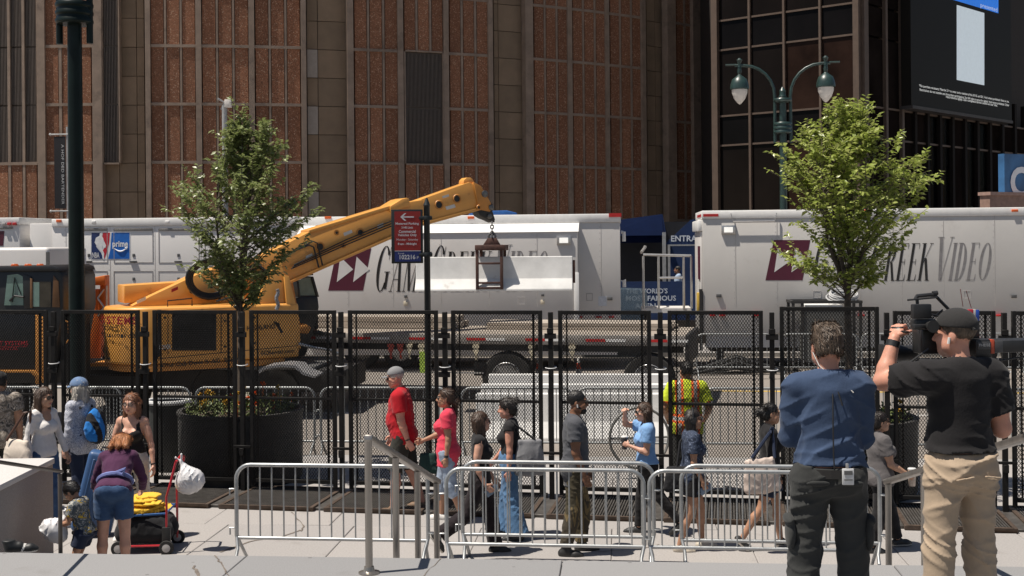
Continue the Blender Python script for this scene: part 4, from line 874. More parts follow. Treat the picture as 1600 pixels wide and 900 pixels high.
q = fL(144.5, 403); text('NBA', 'letters', lwhite, tL, q + Vector((0, -.008, 0)), (1, 0, 0), (0, 0, 1), w=fL(155.5, 403).x - q.x, h=fL(144, 394.5).z - q.z, bold=.01)
q = fL(176, 386.5); text('prime', 'letters', lwhite, tL, q + Vector((0, -.008, -.04)), (1, 0, 0), (0, 0, 1), w=fL(200.5, 403).x - q.x, h=fL(176, 377).z - q.z + .05, bold=.03)
b = MB(); sm = [fL(179 + 19.5 * i / 12, 388.5 + 4.6 * math.sin(math.pi * i / 12) - 1.0 * i / 12) + Vector((0, -.009, 0)) for i in range(13)]
b.tube(sm, [.008 + .016 * math.sin(math.pi * i / 12) for i in range(13)], 6); b.tube([fL(195.5, 386.8) + Vector((0, -.009, 0)), fL(199.5, 386.3) + Vector((0, -.009, 0)), fL(198.3, 389.6) + Vector((0, -.009, 0))], .012, 5); b.build('smile', lwhite, tL)
# nose of that trailer, far left trailer and the white box in front of it
b = MB(); q0 = fL(43, 480); z1 = fL(60, 349).z; b.box(q0.x, -.02, .15, 2.4, 1.2, z1); b.build('front_box', white_p, tL, bevel=.03)
b = MB(); b.box(q0.x + .35, q0.x + .42, .12, .149, 2.9, 2.98); b.box(q0.x + 1.1, q0.x + 1.17, .12, .149, 2.5, 2.58); b.build('latch', dkgrey, tL)
tF, pF = tr_thing('broadcast_trailer', 31, 'far left white trailer end with tail lights and a maroon strip', 'trailer'); fF = Face(tF); ztop = fF(15, 340).z
b = MB(); b.box(-7, 0, 0, 2.6, .95, ztop - .2); b.build('body', white_p, tF, bevel=.015); b = MB(); b.box(-7, .01, -.03, 2.62, ztop - .198, ztop); b.build('roof_rail', white_b, tF, bevel=.02)
fF.rect('maroon_strip', [(-30, 384), (5, 384), (7, 361), (-30, 361)], maroon, .006)
for (x, m_) in ((7, grey_sk), (16, redm), (24, redm)): fF.box('tail_lamp', x - 3, x + 3, 348, 352, m_, .07)
fF.box('vent', -6, 20, 354, 358, ventm, .03)
b = MB(); b.box(.12, .45, .4, 2.2, .9, ztop - .75); b.build('grey_locker', grey_sk, tF, bevel=.02)
pbx = at(76, 420, 30.0); pbx.z = -.12; t = thing('box_truck', pbx, -PSI, 'white box body with rounded top edge behind the black truck cab', 'truck')
zt = (pbx.z, at(40, 386.5, 30).z)[1] + .12; b = MB(); b.box(-5, 0, 0, 2.2, .9, zt); b.build('box_body', white_p, t, bevel=.09, seg=3); b = MB(); b.box(-4.8, -.3, .1, 2.1, .4, .89); b.build('chassis', chas, t)
for x in (-1, -4): wheel_part(t, x, .05, .45, .45)
b = MB(); b.box(-.06, .02, -.015, .02, 1.0, zt - .12); b.build('edge_trim', dkgrey, t)

# ------------------------------------------------------------------ blue entrance canopy between the trailers
canv_shade = M('blue_canvas_shaded', (.003, .007, .026), .9, var=.15, sc=2, spec=.05); canv2 = M('blue_canvas_bright', (.004, .022, .085), .8, var=.15, sc=2)  # the darker canvas carries the canopy's shade in its colour
cp = at(985, 400, 42.0); cp.z = 0; t = thing('entrance_canopy', cp, -PSI, 'dark blue canvas entrance canopy between the two trailers', 'canopy'); inv = mw(t).inverted()
def L_(x, y, Y): return inv @ at(x, y, Y)
z1 = L_(1000, 345, 42).z; z0 = L_(1000, 368, 42).z; xl = L_(940, 370, 42).x; xm = L_(1036, 370, 42).x; xr = L_(1120, 370, 42).x
b = MB(); b.prism([(xl, 0, z0), (xm, 0, z0), (xm, 1.2, z1 + .25), (xl + .5, 1.2, z1 + .05)], (0, 2.5, 0)); b.build('roof', canv_shade, t)
b = MB(); b.box(xl, xm, .05, .10, z0 - .25, z0 - .002); b.build('valance', canv_shade, t)
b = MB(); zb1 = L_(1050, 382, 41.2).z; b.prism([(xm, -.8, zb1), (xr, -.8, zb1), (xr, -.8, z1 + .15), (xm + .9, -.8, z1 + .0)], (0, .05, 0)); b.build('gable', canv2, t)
b = MB(); b.prism([(xm, -.8, zb1), (xm, 1.2, zb1), (xm, 1.2, z1 + .25), (xm + .05, -.8, z0 + .0)], (.03, 0, 0)); b.build('side_canvas', canv_shade, t)
q = L_(1048.5, 377.5, 41.1); text('ENTRANCE', 'lettering', M('canopy_white', (.62, .66, .72), .6), t, Vector((q.x, -.81, q.z)), (1, 0, 0), (0, 0, 1), h=9.5 / F * 41.1, bold=.02)
b = MB(); b.box(xm - .06, xm + .06, -.86, -.74, 0, z0 + .1); b.box(xm + .12, xm + .2, -.86, -.78, 0, zb1); b.build('pole', alu, t)
b = MB(); b.box(xm + .15, xr, -.83, -.79, zb1 - .05, zb1); b.build('edge_pipe', alu, t)
b = MB(); b.box(xl, xr, 2.6, 2.7, 0, z1); b.build('back_wall', M('dark_doorway', (.008, .009, .014), .7), t)
b = MB(); b.box(xl + .3, xl + .36, .1, .16, 0, z0 - .25); b.build('pole', canv2, t)
b = MB(); b.box(xm + .2, xm + 1.35, -.4, -.36, 0, zb1 - .06); b.build('hung_sheet', canv2, t)
bp = at(990, 430, 39.6); bp.z = 0; t = thing('blue_banner', bp, -PSI, 'dark blue banner panel with white slogan lettering beside the metal platform', 'banner'); inv = mw(t).inverted(); xb0, xb1 = L_(945, 430, 39.6).x, L_(1088, 430, 39.6).x
b = MB(); b.box(xb0, xb1, 0, .06, 0, L_(1000, 440, 39.6).z); b.build('panel', canv2, t)
for s, y, w in (("THE WORLD'S", 459, 65), ('MOST FAMOUS', 470.5, 78), ('ARENA', 482.5, 42)):
    q = L_(978 if w > 50 else 992, y, 39.5); text(s, 'lettering', M('banner_pale', (.45, .50, .58), .6), t, Vector((q.x, -.01, q.z)), (1, 0, 0), (0, 0, 1), w=w / F * 39.5, h=8.2 / F * 39.5, bold=.02)
# clear plastic crate / cover at the rear of the middle trailer
pg = at(972, 500, 36.0); pg.z = -.12; t = thing('equipment_case', pg, -PSI, 'blue grey plastic wrapped equipment case behind the end of the middle trailer', 'case')
b = MB(); b.prism([(-1.2, 0, .0), (.86, 0, .0), (.74, 0, 1.95), (.62, 0, 2.02), (-1.2, 0, 2.08)], (0, 1.0, 0)); 
fm_, fn_, fp_ = new_mat('plastic_wrap'); fp_.inputs['Base Color'].default_value = (.10, .14, .18, 1); fp_.inputs['Roughness'].default_value = .25; tr = fn_.nodes.new('ShaderNodeBsdfTransparent'); mxx = fn_.nodes.new('ShaderNodeMixShader'); mxx.inputs[0].default_value = .55; fn_.links.new(tr.outputs[0], mxx.inputs[1]); fn_.links.new(fp_.outputs[0], mxx.inputs[2]); fn_.links.new(mxx.outputs[0], [k for k in fn_.nodes if k.type == 'OUTPUT_MATERIAL'][0].inputs[0])
bump(fn_, fp_, noise(fn_, coord(fn_, (1, 1, .3)), 6, 4, .6), .8, .05); b.build('wrap', fm_, t, bevel=.03)
b = MB(); b.box(-1.1, .55, .1, .9, .0, .35); b.build('pallet', chas, t)
# metal platform with railing
pp = at(1003, 500, 33.2); pp.z = -.12; t = thing('access_platform', pp, -PSI, 'aluminium access platform with railings between the trailers', 'platform'); inv = mw(t).inverted()
zt = L_(1030, 400, 33.2).z; zm = L_(1030, 434, 33.2).z; zf = L_(1030, 482, 33.2).z; x1 = L_(1080, 450, 33.2).x; x0 = 0
b = MB(); b.box(x0, x1, 0, 1.4, zf - .12, zf); b.build('deck', cream_p, t)
xe = L_(1068, 440, 33.2).x; xa = L_(1029, 440, 33.2).x
b = MB(); b.tube([(0.05, 0, zt + .04), (x1, 0, zt)], .035, 8); b.build('rail', alu, t); b = MB(); b.tube([(xa, 0, zm), (xe, 0, zm)], .03, 8); b.build('rail', alu, t)
for x in (.05, xa, xe, x1): b = MB(); b.tube([(x, 0, zf), (x, 0, zt)], .032, 8); b.build('post', alu, t)
b = MB(); b.tube([(0, 0, zt + .1), (.12, .5, zt + .25), (.12, 1.3, zt + .25)], .04, 8); b.build('handrail', alu, t)
for x in (.1, x1 - .1): b = MB(); b.box(x - .05, x + .05, .1, .2, 0, zf - .121); b.build('leg', chas, t)
# wheeled cabinet beside the right trailer
kb = at(1237, 560, 31.2); kb.z = -.12; t = thing('equipment_cabinet', kb, -PSI, 'black framed open topped cable cabinet against the right trailer', 'cabinet'); inv = mw(t).inverted()
zt = L_(1290, 474, 31.2).z; x1 = L_(1346, 480, 31.2).x
b = MB()
for x in (.02, x1 - .08, x1 * .14, x1 - .45): b.box(x, x + .07, 0, .07, .15, zt)
for x in (.02, x1 - .08): b.box(x, x + .07, .9, .97, .15, zt)
b.box(0, x1, -.005, .065, zt + .002, zt + .07); b.box(0, x1, .9, .97, zt + .002, zt + .07); b.box(0, .07, .066, .899, zt + .002, zt + .07); b.box(x1 - .07, x1, .066, .899, zt + .002, zt + .07); b.build('frame', chas, t)
b = MB(); b.box(x1 * .14 + .08, x1 - .46, .03, .85, .3, zt - .1); b.build('panel', M('cabinet_grey', (.10, .10, .095), .6), t); b = MB(); b.box(x1 * .2, x1 * .72, .08, .8, zt - .099, zt - .04); b.build('lid', white_b, t)
cab_m = M('grey_cable', (.42, .42, .42), .5)
b = MB()
for k in range(7): b.tube(arc((x1 * .78 + random.uniform(-.06, .06), .45, zt + .12 + k * .02), .36 + random.uniform(-.06, .04), 0, 360, 20, (1, 0, .08 * random.uniform(-1, 1)), (0, .8, .3))[:-1], .02, 6, closed=True)
b.build('cable_coil', cab_m, t, smooth=True)
for x in (.1, x1 - .1): b = MB(); b.lathe([(.08, -.03), (.08, .03)], c=(x, .1, .08), n=12, axis='y'); b.build('castor', rubber, t)
# heap of cables on the ground by the trailer
hp_ = at(1150, 565, 31.3); hp_.z = -.12; b = MB(); rd = random.Random(5)
for k in range(26):
    y0 = rd.uniform(-.3, .5); sx = rd.uniform(.5, 1.6); zz = rd.uniform(.03, .55) * (1 - abs(y0)); b.tube([(-sx + rd.uniform(-.3, .3), y0, .03), (-sx * .5, y0, zz * .6), (0, y0 * .6, zz), (sx * .5, y0, zz * .6), (sx + rd.uniform(-.3, .4), y0 + .1, .03)], .022, 6)
o = b.build('cable_heap', M('black_cable', (.03, .03, .03), .6), None, smooth=True); o.location = hp_; tag(o, 'heap of black cables lying on the road under the right trailer', 'cables')

# upright panel seams and rows of rivets on the trailer sides
seamw = M('trailer_seam', (.44, .42, .40), .5)
for (t_, fc, xs_, ya, yb) in ((tR, fR, (1150, 1215, 1345, 1410, 1475, 1555), 336, 480), (tM, fM, (545, 615, 690, 765, 840), 366, 480), (tM, fM0, (940,), 348, 480), (tL, fL, (104, 173, 243, 315), 352, 480)):
    for x in xs_:
        a_ = fc(x, yb); c_ = fc(x, ya); b = MB(); b.box(a_.x - .006, a_.x + .006, -fc.off - .0035, -fc.off + .001, a_.z, c_.z); b.build('seam', seamw, t_)
        b = MB(); nz = int((c_.z - a_.z) / .16)
        for i in range(nz): z = a_.z + .08 + .16 * i; b.add([(a_.x - .035 + .012 * math.cos(q), -fc.off - .003, z + .012 * math.sin(q)) for q in (0, 1.57, 3.14, 4.71)][::-1], [(0, 1, 2, 3)])
        o = b.build('rivet', seamw, t_); o['kind'] = 'stuff'
# ------------------------------------------------------------------ jersey barriers
conc = M('white_concrete', (.70, .69, .67), .8, var=.10, sc=3, bmp=.15, dirt=((.42, .39, .36), 2.0, .62)); 
def jersey(name, L, label, loc, rz, mat=conc):
    t = thing(name, loc, rz, label, 'barrier'); pr = [(-.30, 0), (.30, 0), (.30, .075), (.125, .33), (.085, .81), (-.085, .81), (-.125, .33), (-.30, .075)]
    b = MB(); b.prism([(0, y, z) for y, z in pr], (L, 0, 0)); b.build('block', mat, t, bevel=.015, sharp=18)
    return t
def rd_at(x, Y): p = at(x, 600, Y); p.z = -.12; return p
for (x, Y, L, l) in ((764, 24.3, 3.6, 'rear white concrete block of the ones lying on the road behind the fence'), (752, 22.6, 3.45, 'middle white concrete block on the road, behind the doubled kerbside barriers'), (744, 21.2, 3.3, 'nearest white concrete block on the road behind the mesh fence')):
    jersey('concrete_barrier', L, l, rd_at(x, Y), -R(4))
# ------------------------------------------------------------------ flatbed trailer
FB = R(13); fu = Vector((math.cos(FB), -math.sin(FB), 0)); fv = Vector((math.sin(FB), math.cos(FB), 0))
fo = at(1072, 600, 25.2); fo.z = -.12; LB = 9.6
wood = M('sun_bleached_deck', (.36, .31, .26), .85, var=.3, sc=2.5, stretch=(.25, 4, 4), bmp=.3, bsc=20, dirt=((.25, .20, .16), 3, .62)); wood2 = M('pale_timber', (.35, .30, .25), .85, var=.25, sc=2, stretch=(.3, 5, 5), bmp=.25, bsc=20)
t = thing('flatbed_trailer', fo - fu * LB, -FB, 'long flatbed trailer with a bleached timber deck parked behind the fence', 'trailer'); DZ = 1.47
b = MB(); b.box(0, LB, 0, .09, DZ - .22, DZ - .002); b.build('side_rail', M('flatbed_rail', (.34, .31, .28), .6, metal=.2, var=.25, sc=5), t, bevel=.01)
for j in range(13): b = MB(); b.box(0, LB - .02 * (j % 2), .09 + j * .19, .09 + j * .19 + .182, DZ - .06, DZ + .004 * (j % 3)); b.build('plank', wood if j % 3 else wood2, t)
b = MB(); b.box(.1, LB - .1, .5, .65, DZ - .40, DZ - .062); b.box(.1, LB - .1, 1.9, 2.05, DZ - .40, DZ - .062); b.box(0.2, LB - .3, .1, .18, DZ - .36, DZ - .224); b.build('chassis_beam', chas, t)
for k in range(7): b = MB(); x = LB - .8 - k * 1.3; b.box(x, x + .42, -.006, -.001, DZ - .14, DZ - .085); b.build('red_reflector', redm, t); b = MB(); b.box(x + .43, x + .85, -.006, -.001, DZ - .14, DZ - .085); b.build('white_reflector', white_b, t)
strap_y = M('strap_yellow', (.55, .48, .35), .8, var=.3); strap_r = M('strap_red', (.55, .10, .07), .8, var=.2); strap_g = M('strap_green', (.38, .55, .08), .8, var=.2)
tinv = mw(t).inverted()
for (x, m_) in ((611, strap_r), (626, strap_r), (640, strap_y), (659, strap_y), (744, strap_y), (831, strap_y), (894, strap_y)):
    q = tinv @ onplane(x, 525, fo, fu); xx = q.x; b = MB(); b.box(xx - .07, xx + .07, -.05, -.002, DZ - .30, DZ - .23); b.prism([(xx - .05, -.04, DZ - .301), (xx + .05, -.04, DZ - .301), (xx + .06, -.045, DZ - .37), (xx + .02, -.05, DZ - .44), (xx + .035, -.03, DZ - .56), (xx - .02, -.03, DZ - .55), (xx - .015, -.05, DZ - .43), (xx - .06, -.045, DZ - .36)], (0, .03, 0)); b.build('strap', m_, t)
q = tinv @ onplane(662, 545, fo, fu); b = MB(); b.prism([(q.x - .08, -.07, DZ - .40), (q.x + .10, -.07, DZ - .38), (q.x + .13, -.06, DZ - .85), (q.x - .07, -.06, DZ - .85)], (0, .03, 0)); b.build('strap', strap_g, t)
b = MB(); b.box(.3, LB - 3.4, .05, .09, DZ - .86, DZ - .83); b.build('toolbox_rail', alu, t)
b = MB(); b.box(LB - 4.6, LB - 3.4, .2, .7, DZ - .92, DZ - .63); b.build('tool_box', chas, t)
for x in (790, 1013): q = tinv @ onplane(x, 575, fo, fu); o = wheel_part(t, q.x, .05, .545, .545, .30); 
b = MB(); b.box(LB - .02, LB + .07, .02, 2.5, DZ - .62, DZ + .01); b.build('end_sill', chas, t, bevel=.01)
b = MB(); b.box(LB + .02, LB + .10, .1, .5, .25, DZ - .63); b.build('mud_flap', chas, t)
# timber and slab load on the deck
for (u0, L, v0, w, z, h, m_, l) in ((4.9, 4.4, 1.2, 1.2, DZ + .01, .16, wood2, 'stack of pale timber beams on the right half of the flatbed deck'), (.4, 4.0, 1.3, 1.1, DZ + .01, .28, wood2, 'stack of pale timber beams on the left half of the flatbed deck')):
    tt = thing('timber_stack', mw(t) @ Vector((u0, v0, z)), -FB, l, 'timber')
    for r_ in range(2):
        for k in range(4): b = MB(); b.box(random.uniform(0, .15), L - random.uniform(0, .2), k * w / 4 + .012, (k + 1) * w / 4 - .012, r_ * h / 2 + .004, (r_ + 1) * h / 2 - .004); b.build('beam', m_ if (k + r_) % 2 else wood, tt, bevel=.006, seg=1)
# cones under the flatbed
cone_m = M('cone_orange', (.75, .07, .02), .5, var=.1); cone_w = M('cone_white', (.75, .74, .72), .5)
def cone(x, y, Y, label, k=1.0):
    p = at(x, y, Y); p.z = -.12; t = thing('traffic_cone', p, .2, label, 'cone', 'traffic cones on the road'); b = MB(); b.box(-.18 * k, .18 * k, -.18 * k, .18 * k, 0, .03); b.build('base', cone_m, t, bevel=.01)
    b = MB(); b.lathe([(.13 * k, .031), (.085 * k, .30 * k), ], n=20); b.lathe([(.056 * k, .46 * k), (.034 * k, .60 * k)], n=20); b.build('body', cone_m, t, smooth=True); b = MB(); b.lathe([(.0852 * k, .30 * k), (.0562 * k, .46 * k)], n=20); b.build('white_collar', cone_w, t, smooth=True)
    b = MB(); b.lathe([(.0342 * k, .60 * k), (.026 * k, .72 * k), (.004, .725 * k)], n=20); b.build('tip', cone_w, t, smooth=True)
cone(904, 578, 28.5, 'orange traffic cone with white top under the flatbed, between its wheels'); cone(841, 577, 28.5, 'orange traffic cone half hidden behind the fence post, left of the other cone')
# ------------------------------------------------------------------ lifted concrete barrier with its clamp
YL = 24.6
pb = at(651, 455, YL); pe = at(895, 452, YL - .25); Lb = (pe - pb).length; H_ = at(651, 402, YL).z - pb.z
t = thing('lifted_concrete_barrier', pb, math.atan2((pe - pb).y, (pe - pb).x), 'white concrete barrier hanging from the crane in front of the middle trailer', 'barrier'); s_ = H_ / .81
b = MB(); b.prism([(0, y * s_, z * s_) for y, z in [(-.30, 0), (.30, 0), (.30, .05), (.13, .29), (.085, .81), (-.085, .81), (-.13, .29), (-.30, .05)]], (Lb, 0, 0)); b.build('block', conc, t, bevel=.012, sharp=18)
b = MB(); b.box(Lb + .002, Lb + .05, -.06, .06, .15, H_ - .08); b.build('end_bracket', M('rust', (.085, .040, .030), .8, var=.4, sc=12, bmp=.3), t)
rust = MATS['rust']; hx = at(769, 380, YL); hz = at(769, 350, YL).z
t = thing('lifting_clamp', at(769, 388, YL), math.atan2((pe - pb).y, (pe - pb).x), 'rusty brown lifting clamp frame gripping the hanging barrier', 'clamp'); inv = mw(t).inverted()
def cl(x, y): q = inv @ at(x, y, YL); return q.x, q.z
xl, zt = cl(746, 389); xr, zb = cl(789, 451); xr0, _ = cl(792, 389)
for yy in (-.40, .36):
    b = MB(); b.box(xl, xl + .06, yy, yy + .05, zb, zt); b.build('leg', rust, t, bevel=.005); b = MB(); b.box(xr - .06, xr, yy, yy + .05, zb, zt); b.build('leg', rust, t, bevel=.005)
    for y in (411, 441, 449): z = cl(769, y)[1]; b = MB(); b.box(xl + .061, xr - .061, yy + .005, yy + .045, z - .02, z + .02); b.build('cross_bar', rust, t, bevel=.004)
b = MB(); b.box(xl - .01, xr0, -.42, .43, zt - .05 + .02, zt + .08); b.build('top_frame', rust, t, bevel=.008)
a_ = cl(755, 388); c_ = cl(782, 388); d_ = cl(769, 372); b = MB()
zt_ = zt + .081; hw = c_[0] - .0; b.prism([(a_[0], -.03, zt_), (c_[0], -.03, zt_), (.09, -.03, d_[1]), (-.09, -.03, d_[1])], (0, .06, 0)); b.build('lifting_plate', rust, t, bevel=.006)
b = MB(); b.tube(arc((0, 0, d_[1] + .03), .07, 0, 360, 14)[:-1], .022, 8, closed=True); b.build('shackle', dkgrey, t, smooth=True)
# ------------------------------------------------------------------ the crane
yel = M('crane_yellow', (.72, .34, .075), .40, var=.10, sc=1.2, coat=.25, dirt=((.36, .16, .05), 2.6, .60), bmp=.05, bsc=9); yel_d = M('crane_yellow_dull', (.55, .235, .05), .5, var=.12, sc=2); org = M('orange_paint', (.66, .17, .03), .45, var=.1, sc=2); blk = M('crane_black', (.016, .016, .017), .4, var=.3, sc=5)
CA = R(27); ca = Vector((math.cos(CA), math.sin(CA), 0)); cb = Vector((-math.sin(CA), math.cos(CA), 0))   # along the boom, and to its left (away from us)
C0 = at(240, 560, 23.6); C0.z = 0
crane = thing('crane', (C0.x, C0.y, -.12), 0, 'yellow telescopic boom crane lifting a concrete barrier behind the fence', 'crane')
cinv = mw(crane).inverted()
def cpl(pts, off): return [onplane(x, y, C0 + cb * off, (ca.x, ca.y)) for x, y in pts]
def cprism(name, pts, off, th, mat, bevel=.012, parent=None, seg=2):
    b = MB(); b.prism(cpl(pts, off), cb * th); return b.build(name, mat, parent or crane, world=True, bevel=bevel, seg=seg)
def cbox(name, x0, x1, y0, y1, off, th, mat, bevel=.012, parent=None): return cprism(name, [(x0, y1), (x1, y1), (x1, y0), (x0, y0)], off, th, mat, bevel, parent)
# upper body: plan outline with rounded tail
zlo, zhi = onplane(240, 578, C0, (ca.x, ca.y)).z, onplane(240, 480.5, C0, (ca.x, ca.y)).z
Lh = (onplane(468, 560, C0, (ca.x, ca.y)) - C0).dot(ca)
plan = [C0, C0 + ca * Lh, C0 + ca * Lh + cb * 1.9, C0 + cb * 1.9]
for i in range(1, 8): a_ = math.pi * i / 8; plan.append(C0 + cb * (.95 + .95 * math.cos(a_)) - ca * (.78 * math.sin(a_)))
b = MB(); b.prism([Vector((p.x, p.y, zlo + .10)) for p in plan], (0, 0, zhi - zlo - .10)); b.build('engine_housing', yel, crane, world=True, bevel=.06, seg=3, sharp=50)
plan2 = [C0 + ca * .02 - cb * .0, C0 + ca * (Lh - .3), C0 + ca * (Lh - .3) + cb * 1.9, C0 + cb * 1.9] + [C0 + cb * (.95 + .93 * math.cos(math.pi * i / 8)) - ca * (.70 * math.sin(math.pi * i / 8)) for i in range(1, 8)]
b = MB(); b.prism([Vector((p.x, p.y, zlo - .04)) for p in plan2], (0, 0, .137)); b.build('lower_skirt', yel_d, crane, world=True, bevel=.03, sharp=50)
cbox('grille', 269, 338, 489, 548, -.012, .05, M('grille_dark', (.02, .019, .018), .7), .004)
sl = MB()
for k in range(16): y = 491 + k * 3.5; sl.prism(cpl([(270.5, y + 1.6), (336.5, y + 1.6), (336.5, y), (270.5, y)], -.03), cb * .017)
o = sl.build('grille_slat', blk, crane, world=True)
cprism('panel_seam', [(243, 561.5), (466, 540.5), (466, 539.5), (243, 560.5)], -.006, .02, blk, 0)
cprism('upper_deck_edge', [(240, 489), (400, 481), (400, 478), (240, 485.5)], -.02, .06, yel, .006)
cprism('raised_box', [(194, 474), (272, 470), (330, 440), (290, 440), (194, 446)], .9, .8, yel, .02)
cprism('step_panel', [(300, 484), (420, 478), (420, 470), (300, 478)], .25, .5, yel, .02)
# texts on the housing
tm_red = M('decal_red', (.35, .02, .03), .5); tm_blk = M('decal_black', (.02, .02, .02), .5)
def ctext(s, x, y, w, h, mat, off=-.014, slope=0.0):
    p, q = cpl([(x, y), (x + w, y - slope * w)], off); d = (q - p); ln = d.length; return text(s, 'lettering', mat, crane, cinv @ p, d, (0, 0, 1), w=ln, h=h / F * p.y, bold=.015, depth=.003)
ctext('One Call Does It All!  548-4', 252, 574.5, 122, 7, tm_blk, -.022, .085); ctext('ECRental.com', 408, 555, 52, 6, tm_blk, -.022, .08); ctext('HIGHLAND', 386, 517, 44, 7.5, tm_blk, -.014, .08); ctext('POWER', 249, 546, 18, 7, M('decal_white', (.6, .6, .6), .5), -.014, .05)
# texts on the curved tail
def tailtext(s, z, h, mat, a0, a1):
    n = len(s); bmb = MB()
    for i, ch in enumerate(s):
        if ch == ' ': continue
        a_ = math.pi * (a0 + (a1 - a0) * (i + .5) / n); p = C0 + cb * (.95 + .95 * math.cos(a_)) - ca * (.78 * math.sin(a_)); tg = (cb * (.95 * math.sin(a_)) + ca * (.78 * math.cos(a_))).normalized(); tg = tg if tg.x > 0 else -tg
        nr = Vector((tg.y, -tg.x, 0)); wch = (a1 - a0) * 2.6 / n * .88
        text(ch, 'lettering', mat, crane, cinv @ (p + nr * .03 + Vector((0, 0, z)) - tg * wch / 2), tg, (0, 0, 1), w=wch * (.45 if ch in 'I.!1' else 1), h=h, bold=.02, depth=.006)
tailtext('T SYSTEMS', zhi - .32, .15, tm_red, .36, .90); tailtext('www.rentaltool.com', zhi - .58, .07, tm_blk, .36, .90); tailtext('RADALL', zhi - 1.02, .26, tm_blk, .22, .66)
b = MB(); 
for k in range(10):
    a0_, a1_ = math.pi * (.72 - .05 * k), math.pi * (.72 - .05 * (k + 1)); f_ = lambda a: C0 + cb * (.95 + .965 * math.cos(a)) - ca * (.795 * math.sin(a))
    b.prism([f_(a0_) + Vector((0, 0, zhi - .39)), f_(a1_) + Vector((0, 0, zhi - .39)), f_(a1_) + Vector((0, 0, zhi - .375)), f_(a0_) + Vector((0, 0, zhi - .375))], cb * .02)
b.build('tail_stripe', tm_blk, crane, world=True)
# boom: rear arm, base section, inner section, head
BO = .72
cprism('rear_arm', [(206, 478), (243, 486), (345, 476), (408, 462), (408, 405), (362, 411), (309, 428), (236, 462)], BO - .12, .60, yel, .02)
base = cprism('boom_base', [(395, 470), (452, 443), (607, 374.5), (667, 349), (660, 312), (640, 315), (600, 327), (483, 362), (400, 405)], BO, .52, yel, .02)
cprism('boom_lower_lip', [(452, 444), (607, 375.5), (667, 350), (666, 346), (606, 371), (452, 439)], BO - .05, .62, yel, .008, base)
cprism('boom_upper_lip', [(483, 364), (600, 329), (640, 317), (640, 313), (600, 324), (483, 359.5)], BO - .05, .62, yel, .008, base)
cprism('boom_collar', [(610, 331), (640, 322), (640, 311), (636, 309), (628, 311), (610, 322)], BO - .09, .70, yel, .012, base)
inner = cprism('boom_inner', [(655, 353), (752, 326), (765, 318), (750, 292), (733, 284.5), (650, 314)], BO + .06, .40, yel, .015)
cprism('boom_inner_lip', [(655, 354.5), (754, 327.5), (752, 323), (655, 349)], BO + .03, .46, yel, .006, inner)
cprism('boom_head', [(748, 327), (766, 331), (768, 318), (752, 291), (740, 284)], BO + .02, .48, yel_d, .012, inner)
cprism('head_lug', [(724, 288), (742, 289), (740, 281), (736, 277.5), (729, 277.5), (725, 281)], BO + .12, .28, yel, .02, inner)
def hole(x, y, r, off, parent): 
    c = cpl([(x, y)], off)[0]; b = MB(); rr = r / F * c.y; n = 20; ring = [c + ca * (rr * math.cos(6.283 * i / n)) + Vector((0, 0, rr * math.sin(6.283 * i / n))) for i in range(n)]; b.prism(ring, cb * .02); b.build('opening', blk, parent, world=True)
    b = MB(); b.tube([p - cb * .004 for p in ring], .018, 6, closed=True); b.build('opening_rim', yel_d, parent, world=True, smooth=True)
hole(500, 385.5, 6.5, BO - .006, base); hole(563, 363, 5.5, BO - .006, base); hole(686, 320, 6.3, BO + .054, inner); hole(714, 310.5, 6.0, BO + .054, inner)
hole(526, 363.5, 3.2, BO - .006, base); hole(536.5, 384, 3.0, BO - .006, base); hole(748, 324, 3.0, BO + .012, inner)
stk = M('sticker_white', (.65, .63, .58), .5, var=.1, sc=30)
cprism('sticker', [(538, 369), (551, 363.5), (549.5, 359), (536.5, 364)], BO - .008, .01, stk, 0, base); cprism('sticker', [(698, 328), (712, 324), (710, 319), (696, 323)], BO + .05, .01, stk, 0, inner); cprism('sticker', [(692, 310), (702, 307), (701, 303.5), (691, 306.5)], BO + .05, .01, stk, 0, inner)
# black winch head and hook
hd = cprism('hook_head', [(757, 341), (765, 344), (773, 348), (774, 343), (770, 330), (772, 322), (766, 313), (757, 316), (750, 322), (746, 330), (750, 337)], BO + .05, .34, blk, .02)
for (x, y, r) in ((758, 303, 5.5), (768, 324, 4.5), (766, 338, 4)):
    c = cpl([(x, y)], BO + .0)[0]; b = MB(); n = 16; rr = r / F * c.y; b.prism([c + ca * (rr * math.cos(6.283 * i / n)) + Vector((0, 0, rr * math.sin(6.283 * i / n))) for i in range(n)], cb * .42); b.build('sheave', M('greasy_steel', (.16, .155, .15), .35, metal=.6, var=.4, sc=20), hd, world=True, bevel=.01)
hk = Vector((hx.x, hx.y, 0)); ztop = at(769, 347, YL).z; zbot = at(769, 377, YL).z
b = MB(); nl = 6
for k in range(nl):
    zc = ztop - (ztop - zbot) * (k + .5) / nl; hl = (ztop - zbot) / nl * .66; axx = (1, 0, 0) if k % 2 else (0, 1, 0); b.tube([Vector((hk.x, hk.y, zc)) + Vector(axx) * (.035 * math.cos(6.283 * i / 12)) + Vector((0, 0, hl * math.sin(6.283 * i / 12))) for i in range(12)], .013, 6, closed=True)
b.build('chain', dkgrey, crane, world=True, smooth=True)
